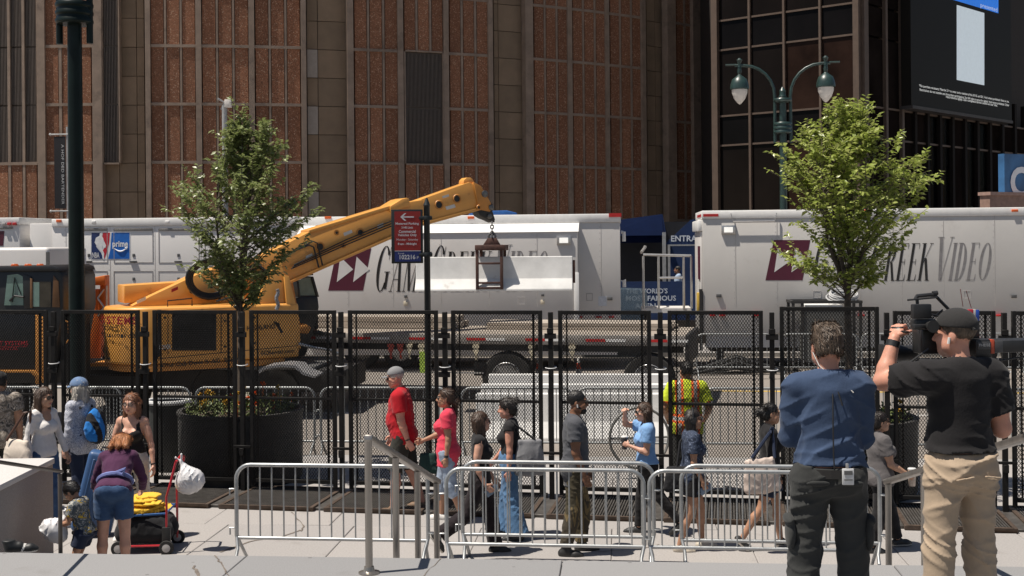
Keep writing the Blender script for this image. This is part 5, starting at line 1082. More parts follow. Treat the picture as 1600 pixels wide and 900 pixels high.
# turret plates, hoses, rail, cab
cprism('turret_plate', [(400, 560), (468, 548), (447, 430), (440, 410), (425, 420), (402, 470)], .10, .10, yel, .015)
cprism('turret_plate', [(420, 520), (470, 510), (455, 425), (430, 420)], 1.2, .10, yel_d, .015)
cprism('turret_web', [(452, 530), (470, 545), (468, 500), (452, 432), (444, 430)], .02, .2, yel, .01)
hosem = M('black_hose', (.014, .014, .014), .45)
b = MB()
for k in range(4):
    r0 = 24 + 2.2 * k; pts = []
    for i in range(22): a_ = R(20 + 330 * i / 21 * .95); pts.append(cpl([(328 + 1.2 * r0 * math.cos(a_), 436 + r0 * math.sin(a_))], BO - .2 - .05 * k)[0])
    b.tube(pts, .030, 7)
for k in range(5): b.tube([cpl([(356 + 4 * k, 425 + 3 * k)], BO - .2)[0], cpl([(390 + 5 * k, 400 + 6 * k)], BO - .22)[0], cpl([(422 + 4 * k, 430 + 4 * k)], .35)[0], cpl([(432 + 3 * k, 500 + 2 * k)], .05)[0], cpl([(440 - 3 * k, 520 - 4 * k)], .0)[0]], .028, 7)
b.build('hose', hosem, crane, world=True, smooth=True)
b = MB(); b.tube([cpl([(338, 471)], .15)[0], cpl([(404, 452)], .2)[0], cpl([(338, 476)], .1)[0]][:2], .022, 6); b.tube([cpl([(343, 470)], .4)[0], cpl([(345, 408)], .4)[0]], .025, 6); b.build('hose_post', blk, crane, world=True)
b = MB()
for dx in (0, 6): b.tube([cpl([(452 + dx * 1.4, 395 - dx * .6)], BO - .10)[0], cpl([(483 + dx, 383 - dx)], BO - .12)[0], cpl([(490 + dx, 386 - dx)], BO - .12)[0], cpl([(498 + dx, 418 - dx * .5)], BO - .10)[0]], .018, 6)
b.build('hose_guard', blk, crane, world=True, smooth=True)
b = MB(); b.tube([cpl([(433 + 1.5 * math.sin(i * 1.3), 452 + i * 4)], -.02)[0] for i in range(9)], .04, 7); b.build('valve_stack', M('valve_grey', (.25, .26, .28), .4, metal=.5, var=.5, sc=25), crane, world=True)
cbn = cprism('operator_cab', [(455, 560), (478, 556), (490, 520), (499, 480), (497, 462), (470, 462), (455, 470)], 1.25, .9, blk, .04)
for (pts, nm) in (([(486, 432), (490, 432), (499, 464), (495, 464)], 'cab_pillar'), ([(464, 440), (467, 440), (470, 464), (466, 464)], 'cab_pillar'), ([(455, 434), (490, 430), (489, 426), (455, 430)], 'cab_roof')): cprism(nm, pts, 1.25, .85, blk, .012, cbn)
cprism('cab_window', [(468, 463), (494, 462), (486, 433), (465, 438)], 1.30, .01, M('cab_glass', (.20, .27, .24), .1, var=.3, sc=2), 0, cbn)
cprism('step_box', [(455, 520), (482, 522), (487, 512), (480, 506), (455, 510)], .6, .5, yel_d, .03)
b = MB(); b.tube([cpl([(466, 537)], 0)[0], cpl([(490, 543)], .1)[0], cpl([(515, 547)], .2)[0], cpl([(530, 553)], .3)[0]], .03, 6); b.build('safety_chain', alu, crane, world=True)
# small fittings that break up the yellow panels
for (pts, off, nm, m_) in (([(246, 484), (252, 484), (252, 556), (246, 559)], -.008, 'panel_seam', blk), ([(345, 487), (346.2, 487), (346.2, 551), (345, 551)], -.008, 'panel_seam', blk), ([(262, 487), (263, 487), (263, 555), (262, 555)], -.008, 'panel_seam', blk)): cprism(nm, pts, off, .02, m_, 0)
for (x, y) in ((350, 500), (350, 540), (256, 495), (256, 545), (396, 495), (396, 535)): cprism('door_latch', [(x, y + 3), (x + 4, y + 3), (x + 4, y), (x, y)], -.02, .03, blk, .004)
for (x0, y0, w, h) in ((214, 470, 14, 5), (268, 452, 10, 5), (420, 428, 8, 6), (590, 352, 9, 5), (478, 400, 10, 4)): cprism('decal', [(x0, y0 + h), (x0 + w, y0 + h - .45 * w), (x0 + w, y0 - .45 * w), (x0, y0)], BO - .135 if x0 < 400 else BO - .012, .01, stk if x0 != 268 else tm_red, 0)
for x in (300, 330, 375): cprism('lifting_hole', [(x + 4 * math.cos(i * .63), 455 - (x - 300) * .28 + 4 * math.sin(i * .63)) for i in range(10)][::-1], BO - .13, .02, blk, 0)
b = MB()
for k in range(3): b.tube([cpl([(455 + k * 2, 420 - 3 * k)], BO - .06)[0], cpl([(540, 383 - 4 * k)], BO - .06)[0], cpl([(600, 358 - 4 * k)], BO - .06)[0], cpl([(636, 344 - 4 * k)], BO - .07)[0]], .014, 6)
b.build('hydraulic_line', hosem, crane, world=True, smooth=True)
b = MB()
for i in range(18):
    q_ = cpl([(462 + 8.2 * i, 432 - 3.5 * i)], BO - .055)[0]; b.tube([q_, q_ - cb * .012], .016, 6)
o = b.build('bolt', yel_d, base, world=True); o['kind'] = 'stuff'
b = MB(); b.tube([cpl([(262, 484)], .2)[0], cpl([(262, 470)], .2)[0], cpl([(300, 466)], .2)[0], cpl([(300, 480)], .2)[0]], .014, 6); b.build('grab_rail', blk, crane, world=True, smooth=True)
# carrier underneath
cp0 = at(-60, 600, 23.9); cp1 = at(560, 600, 25.0)
def crbox(nm, x0, x1, z0, z1, v0, v1, mat, bevel=.02):
    p = at(x0, 600, 24.6); q = at(x1, 600, 24.6); b = MB(); w = (q - p).length; d = SV
    a_ = Vector((p.x, 24.6 - p.x * TM, 0)); a_ = a_ + d * v0; b.prism([a_ + Vector((0, 0, z0)), a_ + SU * w + Vector((0, 0, z0)), a_ + SU * w + Vector((0, 0, z1)), a_ + Vector((0, 0, z1))], d * (v1 - v0)); return b.build(nm, mat, crane, world=True, bevel=bevel)
crbox('carrier_frame', 100, 545, .32, .78, -.4, 1.6, chas); crbox('carrier_deck', 132, 500, .785, .86, -.5, 1.7, dkgrey); crbox('slew_ring', 230, 400, .865, 1.0, .0, 1.5, chas)
crbox('tool_locker', 140, 226, .30, .70, -.75, -.41, chas); crbox('deck_plank', 140, 186, .865, .93, -.6, .4, yel_d, .008)
for x in (335, 432, 190):
    p = at(x, 600, 24.6); q = cinv @ Vector((p.x, 24.1 - p.x * TM, 0)); wheel_part(crane, q.x, q.y - .0, .48, .48, .3, rim=False)
mg = [at(x, y, 23.7) for x, y in ((402, 580), (412, 573), (440, 569.5), (462, 571), (475, 582), (492, 588), (492, 591), (474, 586), (460, 575), (440, 573), (414, 577), (404, 584))]
b = MB(); b.prism(mg, (.05, .75, 0)); b.build('mudguard', M('mudguard_grey', (.30, .30, .31), .35, metal=.3), crane, world=True, smooth=True)
# orange rack behind the tail
for (x0, x1, y0, y1) in ((131, 139, 433, 556), (156, 164, 436, 500), (140, 155, 452, 560)): 
    p = at(x0, y1, 25.6); q = at(x1, y0, 25.6); b = MB(); b.prism([Vector((p.x, p.y, p.z)), Vector((q.x, p.y, p.z)), Vector((q.x, p.y, q.z)), Vector((p.x, p.y, q.z))], SV * .25); b.build('rack_post', org, crane, world=True, bevel=.02)
p = at(131, 446, 25.5); q = at(164, 436, 25.5); b = MB(); b.prism([p, Vector((q.x, p.y, p.z)), Vector((q.x, p.y, q.z + .08)), Vector((p.x, p.y, q.z))], SV * .25); b.build('rack_bar', org, crane, world=True, bevel=.02)
b = MB()
for k in range(3): a_ = at(153 if k % 2 else 163, 452 + 14 * k, 25.6); c_ = at(163 if k % 2 else 153, 466 + 14 * k, 25.6); b.tube([a_, c_], .02, 6)
b.tube([at(167, 446, 25.6), at(167, 500, 25.6)], .018, 6); b.build('rack_brace', alu, crane, world=True)
# black driver cab of the carrier, at the far left
CY_ = 23.2; tc = at(50, 600, CY_); tc.z = -.12; t = thing('truck_cab', tc, -PSI, 'black truck cab with amber roof lights and orange trim behind the left fence panel', 'truck'); inv = mw(t).inverted()
def tp(x, y): q = inv @ onplane(x, y, tc, SU); return q
def tprism(nm, pts, off, th, mat, bevel=.01, parent=None): b = MB(); b.prism([tp(x, y) + Vector((0, off, 0)) for x, y in pts], (0, th, 0)); return b.build(nm, mat, parent or t, bevel=bevel)
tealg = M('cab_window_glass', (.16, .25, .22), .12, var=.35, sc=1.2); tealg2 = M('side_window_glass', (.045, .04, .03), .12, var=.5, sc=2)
tprism('shell', [(-80, 600), (78, 600), (99, 480), (98, 432), (93, 421), (84, 416), (-80, 420)], 0, 1.5, blk, .06)
tprism('roof', [(-80, 425), (96, 424), (92, 418), (84, 414.5), (-80, 418)], -.05, 1.6, blk, .03)
tprism('front_window', [(7, 477), (37, 477), (36, 432), (28, 428), (12, 430)], -.012, .02, tealg, .0); tprism('side_window', [(52, 480), (80, 480), (80, 440), (52, 440)], -.012, .02, tealg2, 0)
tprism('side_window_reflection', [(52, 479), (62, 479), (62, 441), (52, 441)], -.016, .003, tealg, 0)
tprism('window_frame', [(38, 482), (51, 482), (49, 432), (36, 428)], -.02, .03, blk, .008); tprism('door_pillar', [(48, 481), (51.5, 481), (51.5, 436), (48, 434)], -.03, .03, M('brown_trim', (.18, .09, .04), .5), .004); tprism('rear_pillar', [(82, 480), (94, 480), (92, 440), (84, 430)], -.02, .02, M('cab_brown', (.12, .055, .02), .4), .006)
b = MB(); b.tube([tp(16, 470) + Vector((0, -.03, 0)), tp(24, 462) + Vector((0, -.03, 0)), tp(38, 464) + Vector((0, -.03, 0))], .02, 6); b.tube([tp(20, 472) + Vector((0, -.03, 0)), tp(24, 434) + Vector((0, -.03, 0)), tp(34, 460) + Vector((0, -.03, 0))], .012, 5); b.build('mirror_bracket', blk, t)
tprism('door', [(-60, 571), (55, 571), (55, 492), (-60, 488)], -.02, .02, M('door_black', (.012, .012, .013), .35), .006)
tprism('trim_stripe', [(56, 600), (64, 600), (64, 492), (56, 492)], -.022, .03, yel_d, .006); tprism('trim_stripe', [(66, 598), (73, 598), (74, 494), (66, 494)], -.022, .03, yel_d, .006); tprism('sill', [(-80, 578), (55, 578), (76, 598), (73, 602), (48, 582), (-80, 582)], -.03, .03, yel_d, .006)
for x in (16, 37, 56): tprism('roof_light', [(x - 5, 417), (x + 5, 417), (x + 2, 412.5), (x - 2, 412.5)], .1, .15, amber, .008)
q = tp(2, 540); text('T SYSTEMS', 'lettering', tm_red, t, tp(0, 539.5) + Vector((0, -.024, 0)), (1, 0, 0), (0, 0, 1), w=tp(45, 540).x - tp(0, 540).x, h=.085, bold=.02); text('RENTAL', 'lettering', tm_red, t, tp(0, 546.5) + Vector((0, -.024, 0)), (1, 0, 0), (0, 0, 1), w=tp(30, 540).x - tp(0, 540).x, h=.05)
tprism('door_line', [(-40, 542), (43, 542), (43, 541), (-40, 541)], -.023, .003, tm_red, 0)
b = MB(); b.tube([tp(103, 500) + Vector((0, -.05, 0)), tp(109, 504) + Vector((0, -.05, 0)), tp(110, 530) + Vector((0, -.05, 0)), tp(104, 536) + Vector((0, -.05, 0))], .018, 6); b.build('grab_handle', yel_d, t, smooth=True)
tprism('rear_wall', [(79, 600), (106, 600), (106, 490), (99, 488)], .2, .8, chas, .01)
wheel_part(t, tp(0, 600).x, .05, .52, .52)
# blue tarpaulin glimpsed behind the crane hook
p = at(772, 334, 37.5); t = thing('blue_tarpaulin', p, 0, 'blue tarpaulin edge showing above the trailer behind the crane hook', 'tarpaulin'); b = MB(); k_ = 37.5 / F
b.prism([(-45 * k_, 0, -.6), (40 * k_, 0, -.6), (36 * k_, 0, 0.02), (20 * k_, 0, .10), (-20 * k_, 0, .09), (-40 * k_, 0, -.0)], (0, .6, 0)); b.build('sheet', M('tarp_blue', (.015, .10, .34), .6), t, bevel=.03)
# ------------------------------------------------------------------ smooth bodies and clothes from blended round forms
V3 = lambda *a: np.array(a, dtype=np.float64)
def nrm(v): v = np.asarray(v, float); return v / (np.linalg.norm(v) + 1e-12)
class Field:
    def __init__(s, prims, h, pad=.03):
        lo = np.full(3, 1e9); hi = np.full(3, -1e9)
        for p in prims:
            if p[0] in ('cut', 'sub'): continue
            a, b = s.bb(p); lo = np.minimum(lo, a); hi = np.maximum(hi, b)
        s.h = h; s.lo = lo - pad; n = np.ceil((hi + pad - s.lo) / h).astype(int) + 1; s.n = n
        s.ax = [(s.lo[i] + h * np.arange(n[i])).astype(np.float32) for i in range(3)]; s.f = np.full(n, .25, np.float32)
        for p in prims: s.apply(p)
    @staticmethod
    def bb(p):
        if p[0] in ('c', 'cc'):
            r = max(p[3], p[4]); return np.minimum(p[1], p[2]) - r, np.maximum(p[1], p[2]) + r
        r = max(p[3]) if p[0] in ('e', 'sub') else 0; return np.asarray(p[1]) - r, np.asarray(p[1]) + r
    def grid(s, a, b):
        i0 = np.clip(np.floor((a - s.lo) / s.h).astype(int), 0, s.n); i1 = np.clip(np.ceil((b - s.lo) / s.h).astype(int) + 1, 0, s.n)
        sl = tuple(slice(i0[k], i1[k]) for k in range(3)); return sl, s.ax[0][sl[0]][:, None, None], s.ax[1][sl[1]][None, :, None], s.ax[2][sl[2]][None, None, :]
    def apply(s, p):
        op = p[0]
        if op == 'cut':
            c, n = np.asarray(p[1], float), nrm(p[2]); X, Y, Z = s.ax[0][:, None, None], s.ax[1][None, :, None], s.ax[2][None, None, :]
            s.f = np.maximum(s.f, ((X - c[0]) * n[0] + (Y - c[1]) * n[1] + (Z - c[2]) * n[2]).astype(np.float32)); return
        k = p[5] if len(p) > 5 else .02; m = max(k, .03) + s.h * 2; a, b = s.bb(p); sl, X, Y, Z = s.grid(a - m, b + m)
        if op in ('c', 'cc'):
            A, B = np.asarray(p[1], float), np.asarray(p[2], float); ba = B - A; L2 = max(ba @ ba, 1e-9); x, y, z = X - A[0], Y - A[1], Z - A[2]
            t = (x * ba[0] + y * ba[1] + z * ba[2]) / L2; tc = np.clip(t, 0, 1)
            d = np.sqrt((x - tc * ba[0]) ** 2 + (y - tc * ba[1]) ** 2 + (z - tc * ba[2]) ** 2) - (p[3] + (p[4] - p[3]) * tc)
            if op == 'cc': d = np.maximum(d, (t - 1) * math.sqrt(L2))
        else:
            C, rad = np.asarray(p[1], float), np.asarray(p[3], float); Rm = p[2] if p[2] is not None else np.eye(3); x, y, z = X - C[0], Y - C[1], Z - C[2]
            q = [(x * Rm[0, i] + y * Rm[1, i] + z * Rm[2, i]) for i in range(3)]
            k0 = np.sqrt(sum((q[i] / rad[i]) ** 2 for i in range(3))); k1 = np.sqrt(sum((q[i] / rad[i] ** 2) ** 2 for i in range(3))); d = k0 * (k0 - 1) / np.maximum(k1, 1e-6)
        d = d.astype(np.float32); f = s.f[sl]
        if op == 'sub':
            s.f[sl] = np.maximum(f, -d); return
        h = np.clip(.5 + .5 * (f - d) / max(k, 1e-4), 0, 1); s.f[sl] = f * (1 - h) + d * h - k * h * (1 - h)
    def wrinkle(s, amp, wl, seed, aniso=(1, 1, 1.0), mask=None, n=5, sharp=2.5):
        """sparse creases: warped ridges that fade in and out, plus a soft unevenness"""
        rs = np.random.default_rng(seed); X, Y, Z = s.ax[0][:, None, None], s.ax[1][None, :, None], s.ax[2][None, None, :]; g = np.zeros_like(s.f)
        dot = lambda d: X * np.float32(d[0]) + Y * np.float32(d[1]) + Z * np.float32(d[2])
        for i in range(n):
            d = rs.normal(size=3) * np.array(aniso); d /= np.linalg.norm(d); w = 6.283 / (wl * rs.uniform(.7, 1.8)); ph = rs.uniform(0, 6.283); d2 = rs.normal(size=3); d2 /= np.linalg.norm(d2); d3 = rs.normal(size=3); d3 /= np.linalg.norm(d3)
            v = np.sin(dot(d) * w + ph + .9 * np.sin(dot(d2) * (w * .45) + ph)); m = np.clip(np.sin(dot(d3) * (w * .38) + ph * 2) * .8 + .25, 0, 1)
            g += (1 - np.abs(v)) ** sharp * m
        g = g * (1.6 / n) - .25
        if mask is not None: g = g * mask(X, Y, Z)
        s.f -= (amp * 1.7 * g).astype(np.float32)
    def mesh(s):
        """surface nets"""
        f = s.f; n = np.array(f.shape); sg = f < 0; c = np.zeros(n - 1, np.int16)
        cs = [(i, j, k) for i in (0, 1) for j in (0, 1) for k in (0, 1)]
        sub = lambda a, o: a[o[0]:n[0] - 1 + o[0], o[1]:n[1] - 1 + o[1], o[2]:n[2] - 1 + o[2]]
        for o in cs: c += sub(sg, o)
        act = (c > 0) & (c < 8); idx = -np.ones(n - 1, np.int64); I = np.argwhere(act)
        if len(I) == 0: return np.zeros((0, 3)), np.zeros((0, 4), int)
        idx[act] = np.arange(len(I)); val = np.stack([f[I[:, 0] + o[0], I[:, 1] + o[1], I[:, 2] + o[2]] for o in cs], 1)
        acc = np.zeros((len(I), 3)); cnt = np.zeros(len(I))
        for a in range(8):
            for ax in range(3):
                if cs[a][ax] == 0:
                    o = list(cs[a]); o[ax] = 1; b = cs.index(tuple(o)); va, vb = val[:, a], val[:, b]; x = (va < 0) != (vb < 0); t = np.where(x, va / np.where(va - vb == 0, 1, va - vb), 0)
                    pt = np.tile(np.array(cs[a], float), (len(I), 1)); pt[:, ax] += t; acc[x] += pt[x]; cnt[x] += 1
        V = s.lo + s.h * (I + acc / cnt[:, None]); Q = []
        for ax in range(3):
            o1, o2 = (ax + 1) % 3, (ax + 2) % 3
            a = [slice(None)] * 3; b = [slice(None)] * 3; a[ax] = slice(0, -1); b[ax] = slice(1, None); A, B = sg[tuple(a)], sg[tuple(b)]
            E = np.argwhere(A != B); 
            E = E[(E[:, o1] > 0) & (E[:, o2] > 0) & (E[:, o1] < n[o1] - 1) & (E[:, o2] < n[o2] - 1)]
            if len(E) == 0: continue
            flip = ~A[E[:, 0], E[:, 1], E[:, 2]]; q = []
            for (u, v) in ((-1, -1), (0, -1), (0, 0), (-1, 0)): e = E.copy(); e[:, o1] += u; e[:, o2] += v; q.append(idx[e[:, 0], e[:, 1], e[:, 2]])
            q = np.stack(q, 1); q[flip] = q[flip][:, ::-1]; Q.append(q)
        return V, np.concatenate(Q)
def mesh_object(name, parts, mats, parent, matf=None, smooth=True):
    """parts: list of (V, Q); joined into one mesh"""
    Vs, Qs, o = [], [], 0
    for V, Q in parts: Vs.append(V); Qs.append(Q + o); o += len(V)
    V = np.concatenate(Vs); Q = np.concatenate(Qs); me = bpy.data.meshes.new(name)
    me.vertices.add(len(V)); me.vertices.foreach_set('co', V.astype(np.float32).ravel()); me.loops.add(Q.size); me.loops.foreach_set('vertex_index', Q.astype(np.int32).ravel())
    me.polygons.add(len(Q)); me.polygons.foreach_set('loop_start', np.arange(0, Q.size, 4, dtype=np.int32)); me.polygons.foreach_set('loop_total', np.full(len(Q), 4, np.int32))
    for m in mats: me.materials.append(m)
    if matf is not None: me.polygons.foreach_set('material_index', matf(V[Q].mean(1)).astype(np.int32))
    me.polygons.foreach_set('use_smooth', np.full(len(Q), smooth)); me.update(calc_edges=True); me.validate(); return link(name, me, parent)
def frame(fwd, up):
    """3x3 with columns right, forward, up"""
    f = nrm(fwd); r = nrm(np.cross(f, up)); return np.stack([r, f, np.cross(r, f)], 1)
def rotx(a): c, s = math.cos(R(a)), math.sin(R(a)); return np.array([[1, 0, 0], [0, c, -s], [0, s, c]])
def rotz(a): c, s = math.cos(R(a)), math.sin(R(a)); return np.array([[c, -s, 0], [s, c, 0], [0, 0, 1]])
def roty(a): c, s = math.cos(R(a)), math.sin(R(a)); return np.array([[c, 0, s], [0, 1, 0], [-s, 0, c]])
def skin(name, c):
    if name in MATS: return MATS[name]
    m = M(name, c, .5, var=.10, sc=14, spec=.35); p = [n for n in m.node_tree.nodes if n.type == 'BSDF_PRINCIPLED'][0]; p.inputs['Subsurface Weight'].default_value = .12; p.inputs['Subsurface Radius'].default_value = (.02, .008, .004); p.inputs['Subsurface Scale'].default_value = .4; return m
SK_L = skin('fair_skin', (.56, .31, .22)); SK_P = skin('pink_skin', (.55, .27, .19)); SK_T = skin('tan_skin', (.40, .215, .135)); SK_O = skin('olive_skin', (.44, .25, .165)); SK_B = skin('brown_skin', (.20, .095, .055))
EYE = M('eye_dark', (.02, .015, .012), .3); LIP = M('lip', (.36, .11, .09), .5); HAIRS = {}
def hair_m(name, c, rough=.45):
    if name in MATS: return MATS[name]
    m, n, p = new_mat(name); v = coord(n, (26, 26, 3)); f = noise(n, v, 3, 4, .6); r = ramp(n, [(.3, tuple(x * .55 for x in c)), (.7, tuple(min(1, x * 1.6) for x in c))]); n.links.new(f, r.inputs[0]); n.links.new(r.outputs[0], p.inputs['Base Color'])
    p.inputs['Roughness'].default_value = rough; p.inputs['Anisotropic'].default_value = .5; bump(n, p, f, .5, .012); MATS[name] = m; return m
def dirv(v): return nrm(v)
DOWN = (0, 0, -1)
class Person:
    """A figure in its own frame (x to its right, y forwards, z up), placed and turned as a whole.
    Limbs are given by the directions of their bones in that frame."""
    def __init__(s, px, Y, height, heading, label, female=False, skin_m=SK_L, lean=(0, 0), twist=0, hips=None, legs=None, arms=None, head=(0, 0, 0), build=1.0, h=.011, group=None, foot=None, base=None, kneel=0.0, sunk=0.0, hscale=1.0, armk=1.0):
        s.armk = armk
        s.k = k = height / 1.76; s.kh = k * hscale; s.female = female; s.h = h; s.build = b = build
        g = at(px, 700, Y); s.t = thing('person', (g.x, g.y, 0 if base is None else base), R(heading), label, 'person', group)
        legs = legs or [((.03, 0, -1), (.02, -.02, -1)), ((-.03, 0, -1), (-.02, -.02, -1))]; arms = arms or [((.12, -.03, -1), (.05, .15, -1)), ((-.12, -.03, -1), (-.05, .15, -1))]
        s.Tm = T = rotz(twist) @ roty(lean[1]) @ rotx(-lean[0]); s.skin = skin_m
        hipw = .092 if not female else .098; shw = (.178 if not female else .150) * (1 + (b - 1) * .4); s.shw = shw
        pel = V3(0, 0, 0); s.pel = pel; tp = lambda x, y, z: (T @ V3(x, y, z)) * k + pel; s.tp = tp
        s.hip = [V3(hipw, 0, -.03) * k, V3(-hipw, 0, -.03) * k]; s.kn = []; s.an = []; s.ff = []
        th, sh_ = .425 * k, .415 * k
        for i, (a, c) in enumerate(legs[:2]):
            kn = s.hip[i] + dirv(a) * th; an = kn + dirv(c) * sh_; s.kn.append(kn); s.an.append(an)
        foot = foot or [None, None]; s.foot = []
        for i in (0, 1):
            ff = nrm(foot[i]) if foot[i] is not None else nrm(V3(.12 if i == 0 else -.12, 1, 0)); s.foot.append(ff)
        zmin = 1e9
        for i in (0, 1):
            fr = frame(s.foot[i], V3(0, 0, 1)); 
            for (yy, zz) in ((-.055, -.078), (.16, -.078)): zmin = min(zmin, (s.an[i] + fr @ V3(0, yy, zz) * k)[2])
        up = V3(0, 0, -zmin - sunk); s.pel = pel = pel + up; s.hip = [p + up for p in s.hip]; s.kn = [p + up for p in s.kn]; s.an = [p + up for p in s.an]; s.tp = tp = lambda x, y, z: (T @ V3(x, y, z)) * k + pel
        s.sh = [tp(shw, -.005, .445), tp(-shw, -.005, .445)]; s.el = []; s.wr = []; s.hd = []; s.curl = []; s.palm = []
        ua, fa = .285 * k, .245 * k
        for i, A in enumerate(arms):
            e = s.sh[i] + dirv(A[0]) * ua; w = e + dirv(A[1]) * fa; s.el.append(e); s.wr.append(w); s.hd.append(dirv(A[2]) if len(A) > 2 and A[2] is not None else dirv(A[1])); s.curl.append(A[3] if len(A) > 3 else .5); s.palm.append(A[4] if len(A) > 4 else None)
        s.nb = tp(0, -.015, .49); Hm = T @ rotz(-head[0]) @ rotx(head[1]) @ roty(head[2]) ; s.Hm = Hm; s.hc = s.tp(0, .012, .575) + (Hm @ V3(0, .012, .085)) * s.kh
        s.hp = lambda x, y, z: s.hc + (Hm @ V3(x, y, z)) * s.kh
    # ---------------------------------------------------------------- forms
    def torso(s, inf=0.0, belly=0.0, bust=True, kk=.05):
        k, T, b, tp = s.k, s.Tm, s.build, s.tp; P = []
        def e(c, r, q=kk): P.append(('e', tp(*c), T, np.array(r) * k + inf, 0, q * k))
        if s.female:
            e((0, 0, .0), (.158 * b, .115 * b, .12)); e((0, .004, .16), (.122 * b, .092 * b, .14)); e((0, .0, .315), (.138 * b, .098 * b, .15)); e((0, -.005, .42), (s.shw - .012, .072, .062))
            if bust:
                for x in (.062, -.062): e((x, .085 * b, .30), (.066, .06, .066), .035)
        else:
            e((0, 0, .0), (.158 * b, .112 * b, .12)); e((0, .006 + belly * .5, .15), (.146 * b, .108 * b + belly, .15)); e((0, .0, .31), (.162 * b, .112 * b, .17)); e((0, -.008, .415), (s.shw - .012, .082, .072))
        for x in (.07, -.07): e((x, -.06, -.03), (.088 * b, .08 * b, .09), .04)
        P.append(('c', tp(.05, -.02, .47), tp(s.shw - .02, -.008, .448), .058 * k + inf, .060 * k + inf, .04 * k)); P.append(('c', tp(-.05, -.02, .47), tp(-s.shw + .02, -.008, .448), .058 * k + inf, .060 * k + inf, .04 * k))
        return P
    def arm(s, i, t1=2.0, inf=0.0, cap=False, scale=1.0):
        k = s.k; r0, r1, r2, r3 = ((.053, .042, .040, .026) if not s.female else (.046, .036, .034, .022)); r0, r1, r2, r3 = [r * k * scale * s.armk * (1 + (s.build - 1) * .6) + inf for r in (r0, r1, r2, r3)]
        S, E, W_ = s.sh[i], s.el[i], s.wr[i]; P = []
        if t1 <= 1: P.append(('cc' if cap else 'c', S, S + (E - S) * t1, r0 + (.004 if cap else 0), r0 + (r1 - r0) * t1 + (.012 * k if cap else 0), .025 * k)); return P
        P.append(('c', S, E, r0, r1, .025 * k)); P.append(('c', S + (E - S) * .3, S + (E - S) * .6, r0 * .95, r0 * .9, .03 * k)); tt = t1 - 1; mid = E + (W_ - E) * .3; P.append(('c', E, mid, r1 * .96, r2, .02 * k)); P.append(('cc' if cap else 'c', mid, E + (W_ - E) * tt, r2, r2 + (r3 - r2) * max(0, (tt - .3) / .7) + (.008 * k if cap else 0), .02 * k)); return P
    def leg(s, i, t1=2.0, inf=0.0, cap=False, flare=0.0, top=True, thick=1.0):
        k = s.k; r0, r1, r2, r3 = ((.086, .055, .056, .036) if not s.female else (.086, .052, .052, .033)); r0, r1, r2, r3 = [r * k * thick * (1 + (s.build - 1) * .6) + inf for r in (r0, r1, r2, r3)]
        H, K, A = s.hip[i], s.kn[i], s.an[i]; P = []
        if t1 <= 1: P.append(('cc' if cap else 'c', H, H + (K - H) * t1, r0, r0 + (r1 - r0) * t1 + flare + (.012 * k if cap else 0), .03 * k)); return P
        P.append(('c', H, K, r0, r1 + flare * .2, .03 * k)); tt = t1 - 1; d = A - K; back = np.cross(nrm(d), V3(1, 0, 0)); back = -back if back[1] > 0 else back
        if cap: P.append(('cc', K, K + d * tt, r1 + flare * .2, r2 * .82 + flare, .03 * k)); P.append(('c', K, K + d * min(.4, tt * .8), r1, r2 + flare * .4, .03 * k))
        else: m = K + d * .32 + back * .012 * k; P.append(('c', K, m, r1 * .95, r2, .02 * k)); P.append(('c', m, A, r2, r3, .02 * k)); 
        return P
    def foot_prims(s, i, inf=0.0):
        k = s.k; fr = frame(s.foot[i], V3(0, 0, 1)); A = s.an[i]; q = lambda y, z, x=0: A + fr @ V3(x, y, z) * k
        return [('c', q(-.035, -.038), q(.02, -.02), .036 * k + inf, .038 * k + inf, .02), ('c', q(-.03, -.045), q(.115, -.052), .032 * k + inf, .038 * k + inf, .02), ('c', q(.10, -.052, .01), q(.165, -.057), .036 * k + inf, .022 * k + inf, .02), ('cut', q(0, -.079), fr @ V3(0, 0, -1))], fr, q
    def head_prims(s):
        k, Hm, hp = s.kh, s.Hm, s.hp; P = []
        def e(c, r, kk=.02): P.append(('e', hp(*c), Hm, np.array(r) * k, 0, kk * k))
        e((0, -.012, .032), (.074, .092, .086)); e((0, .022, -.035), (.060, .070, .082), .03); e((0, .058, -.088), (.030, .030, .026), .03)
        for x in (.05, -.05): e((x, .012, -.062), (.022, .045, .032), .03); e((x * .76, .062, -.028), (.026, .024, .026), .02)
        P.append(('c', hp(-.032, .078, .026), hp(.032, .078, .026), .013 * k, .013 * k, .015 * k)); P.append(('c', hp(0, .086, .012), hp(0, .106, -.026), .0085 * k, .0135 * k, .010 * k)); e((.012, .094, -.030), (.010, .010, .008), .006); e((-.012, .094, -.030), (.010, .010, .008), .006)
        e((0, .080, -.058), (.024, .014, .008), .006); e((0, .078, -.070), (.021, .014, .008), .006)
        for x in (.033, -.033): P.append(('sub', hp(x, .098, .008), Hm, np.array((.019, .014, .011)) * k)); e((x, .074, .008), (.014, .012, .012), .004)
        for x in (.075, -.075): e((x, -.012, -.012), (.009, .020, .031), .008)
        return P
    def hand_parts(s, i):
        k = s.k * (.9 if s.female else 1.0); d = s.hd[i]; sg = 1 if i == 0 else -1; n0 = s.palm[i] if s.palm[i] is not None else (s.Tm @ V3(-sg, 0, .0)); n = n0 - d * (np.asarray(n0) @ d)
        if np.linalg.norm(n) < .15: n = V3(0, 0, 1) - d * d[2]
        n = nrm(n); th = -np.cross(n, d) * sg; W_ = s.wr[i]; c = s.curl[i]; Rm = np.stack([th, d, n], 1); P = [('c', W_ - d * .03 * k, W_ + d * .012 * k, .023 * k, .024 * k, .015), ('e', W_ + d * .050 * k, Rm, np.array((.040, .050, .0165)) * k, 0, .015 * k)]
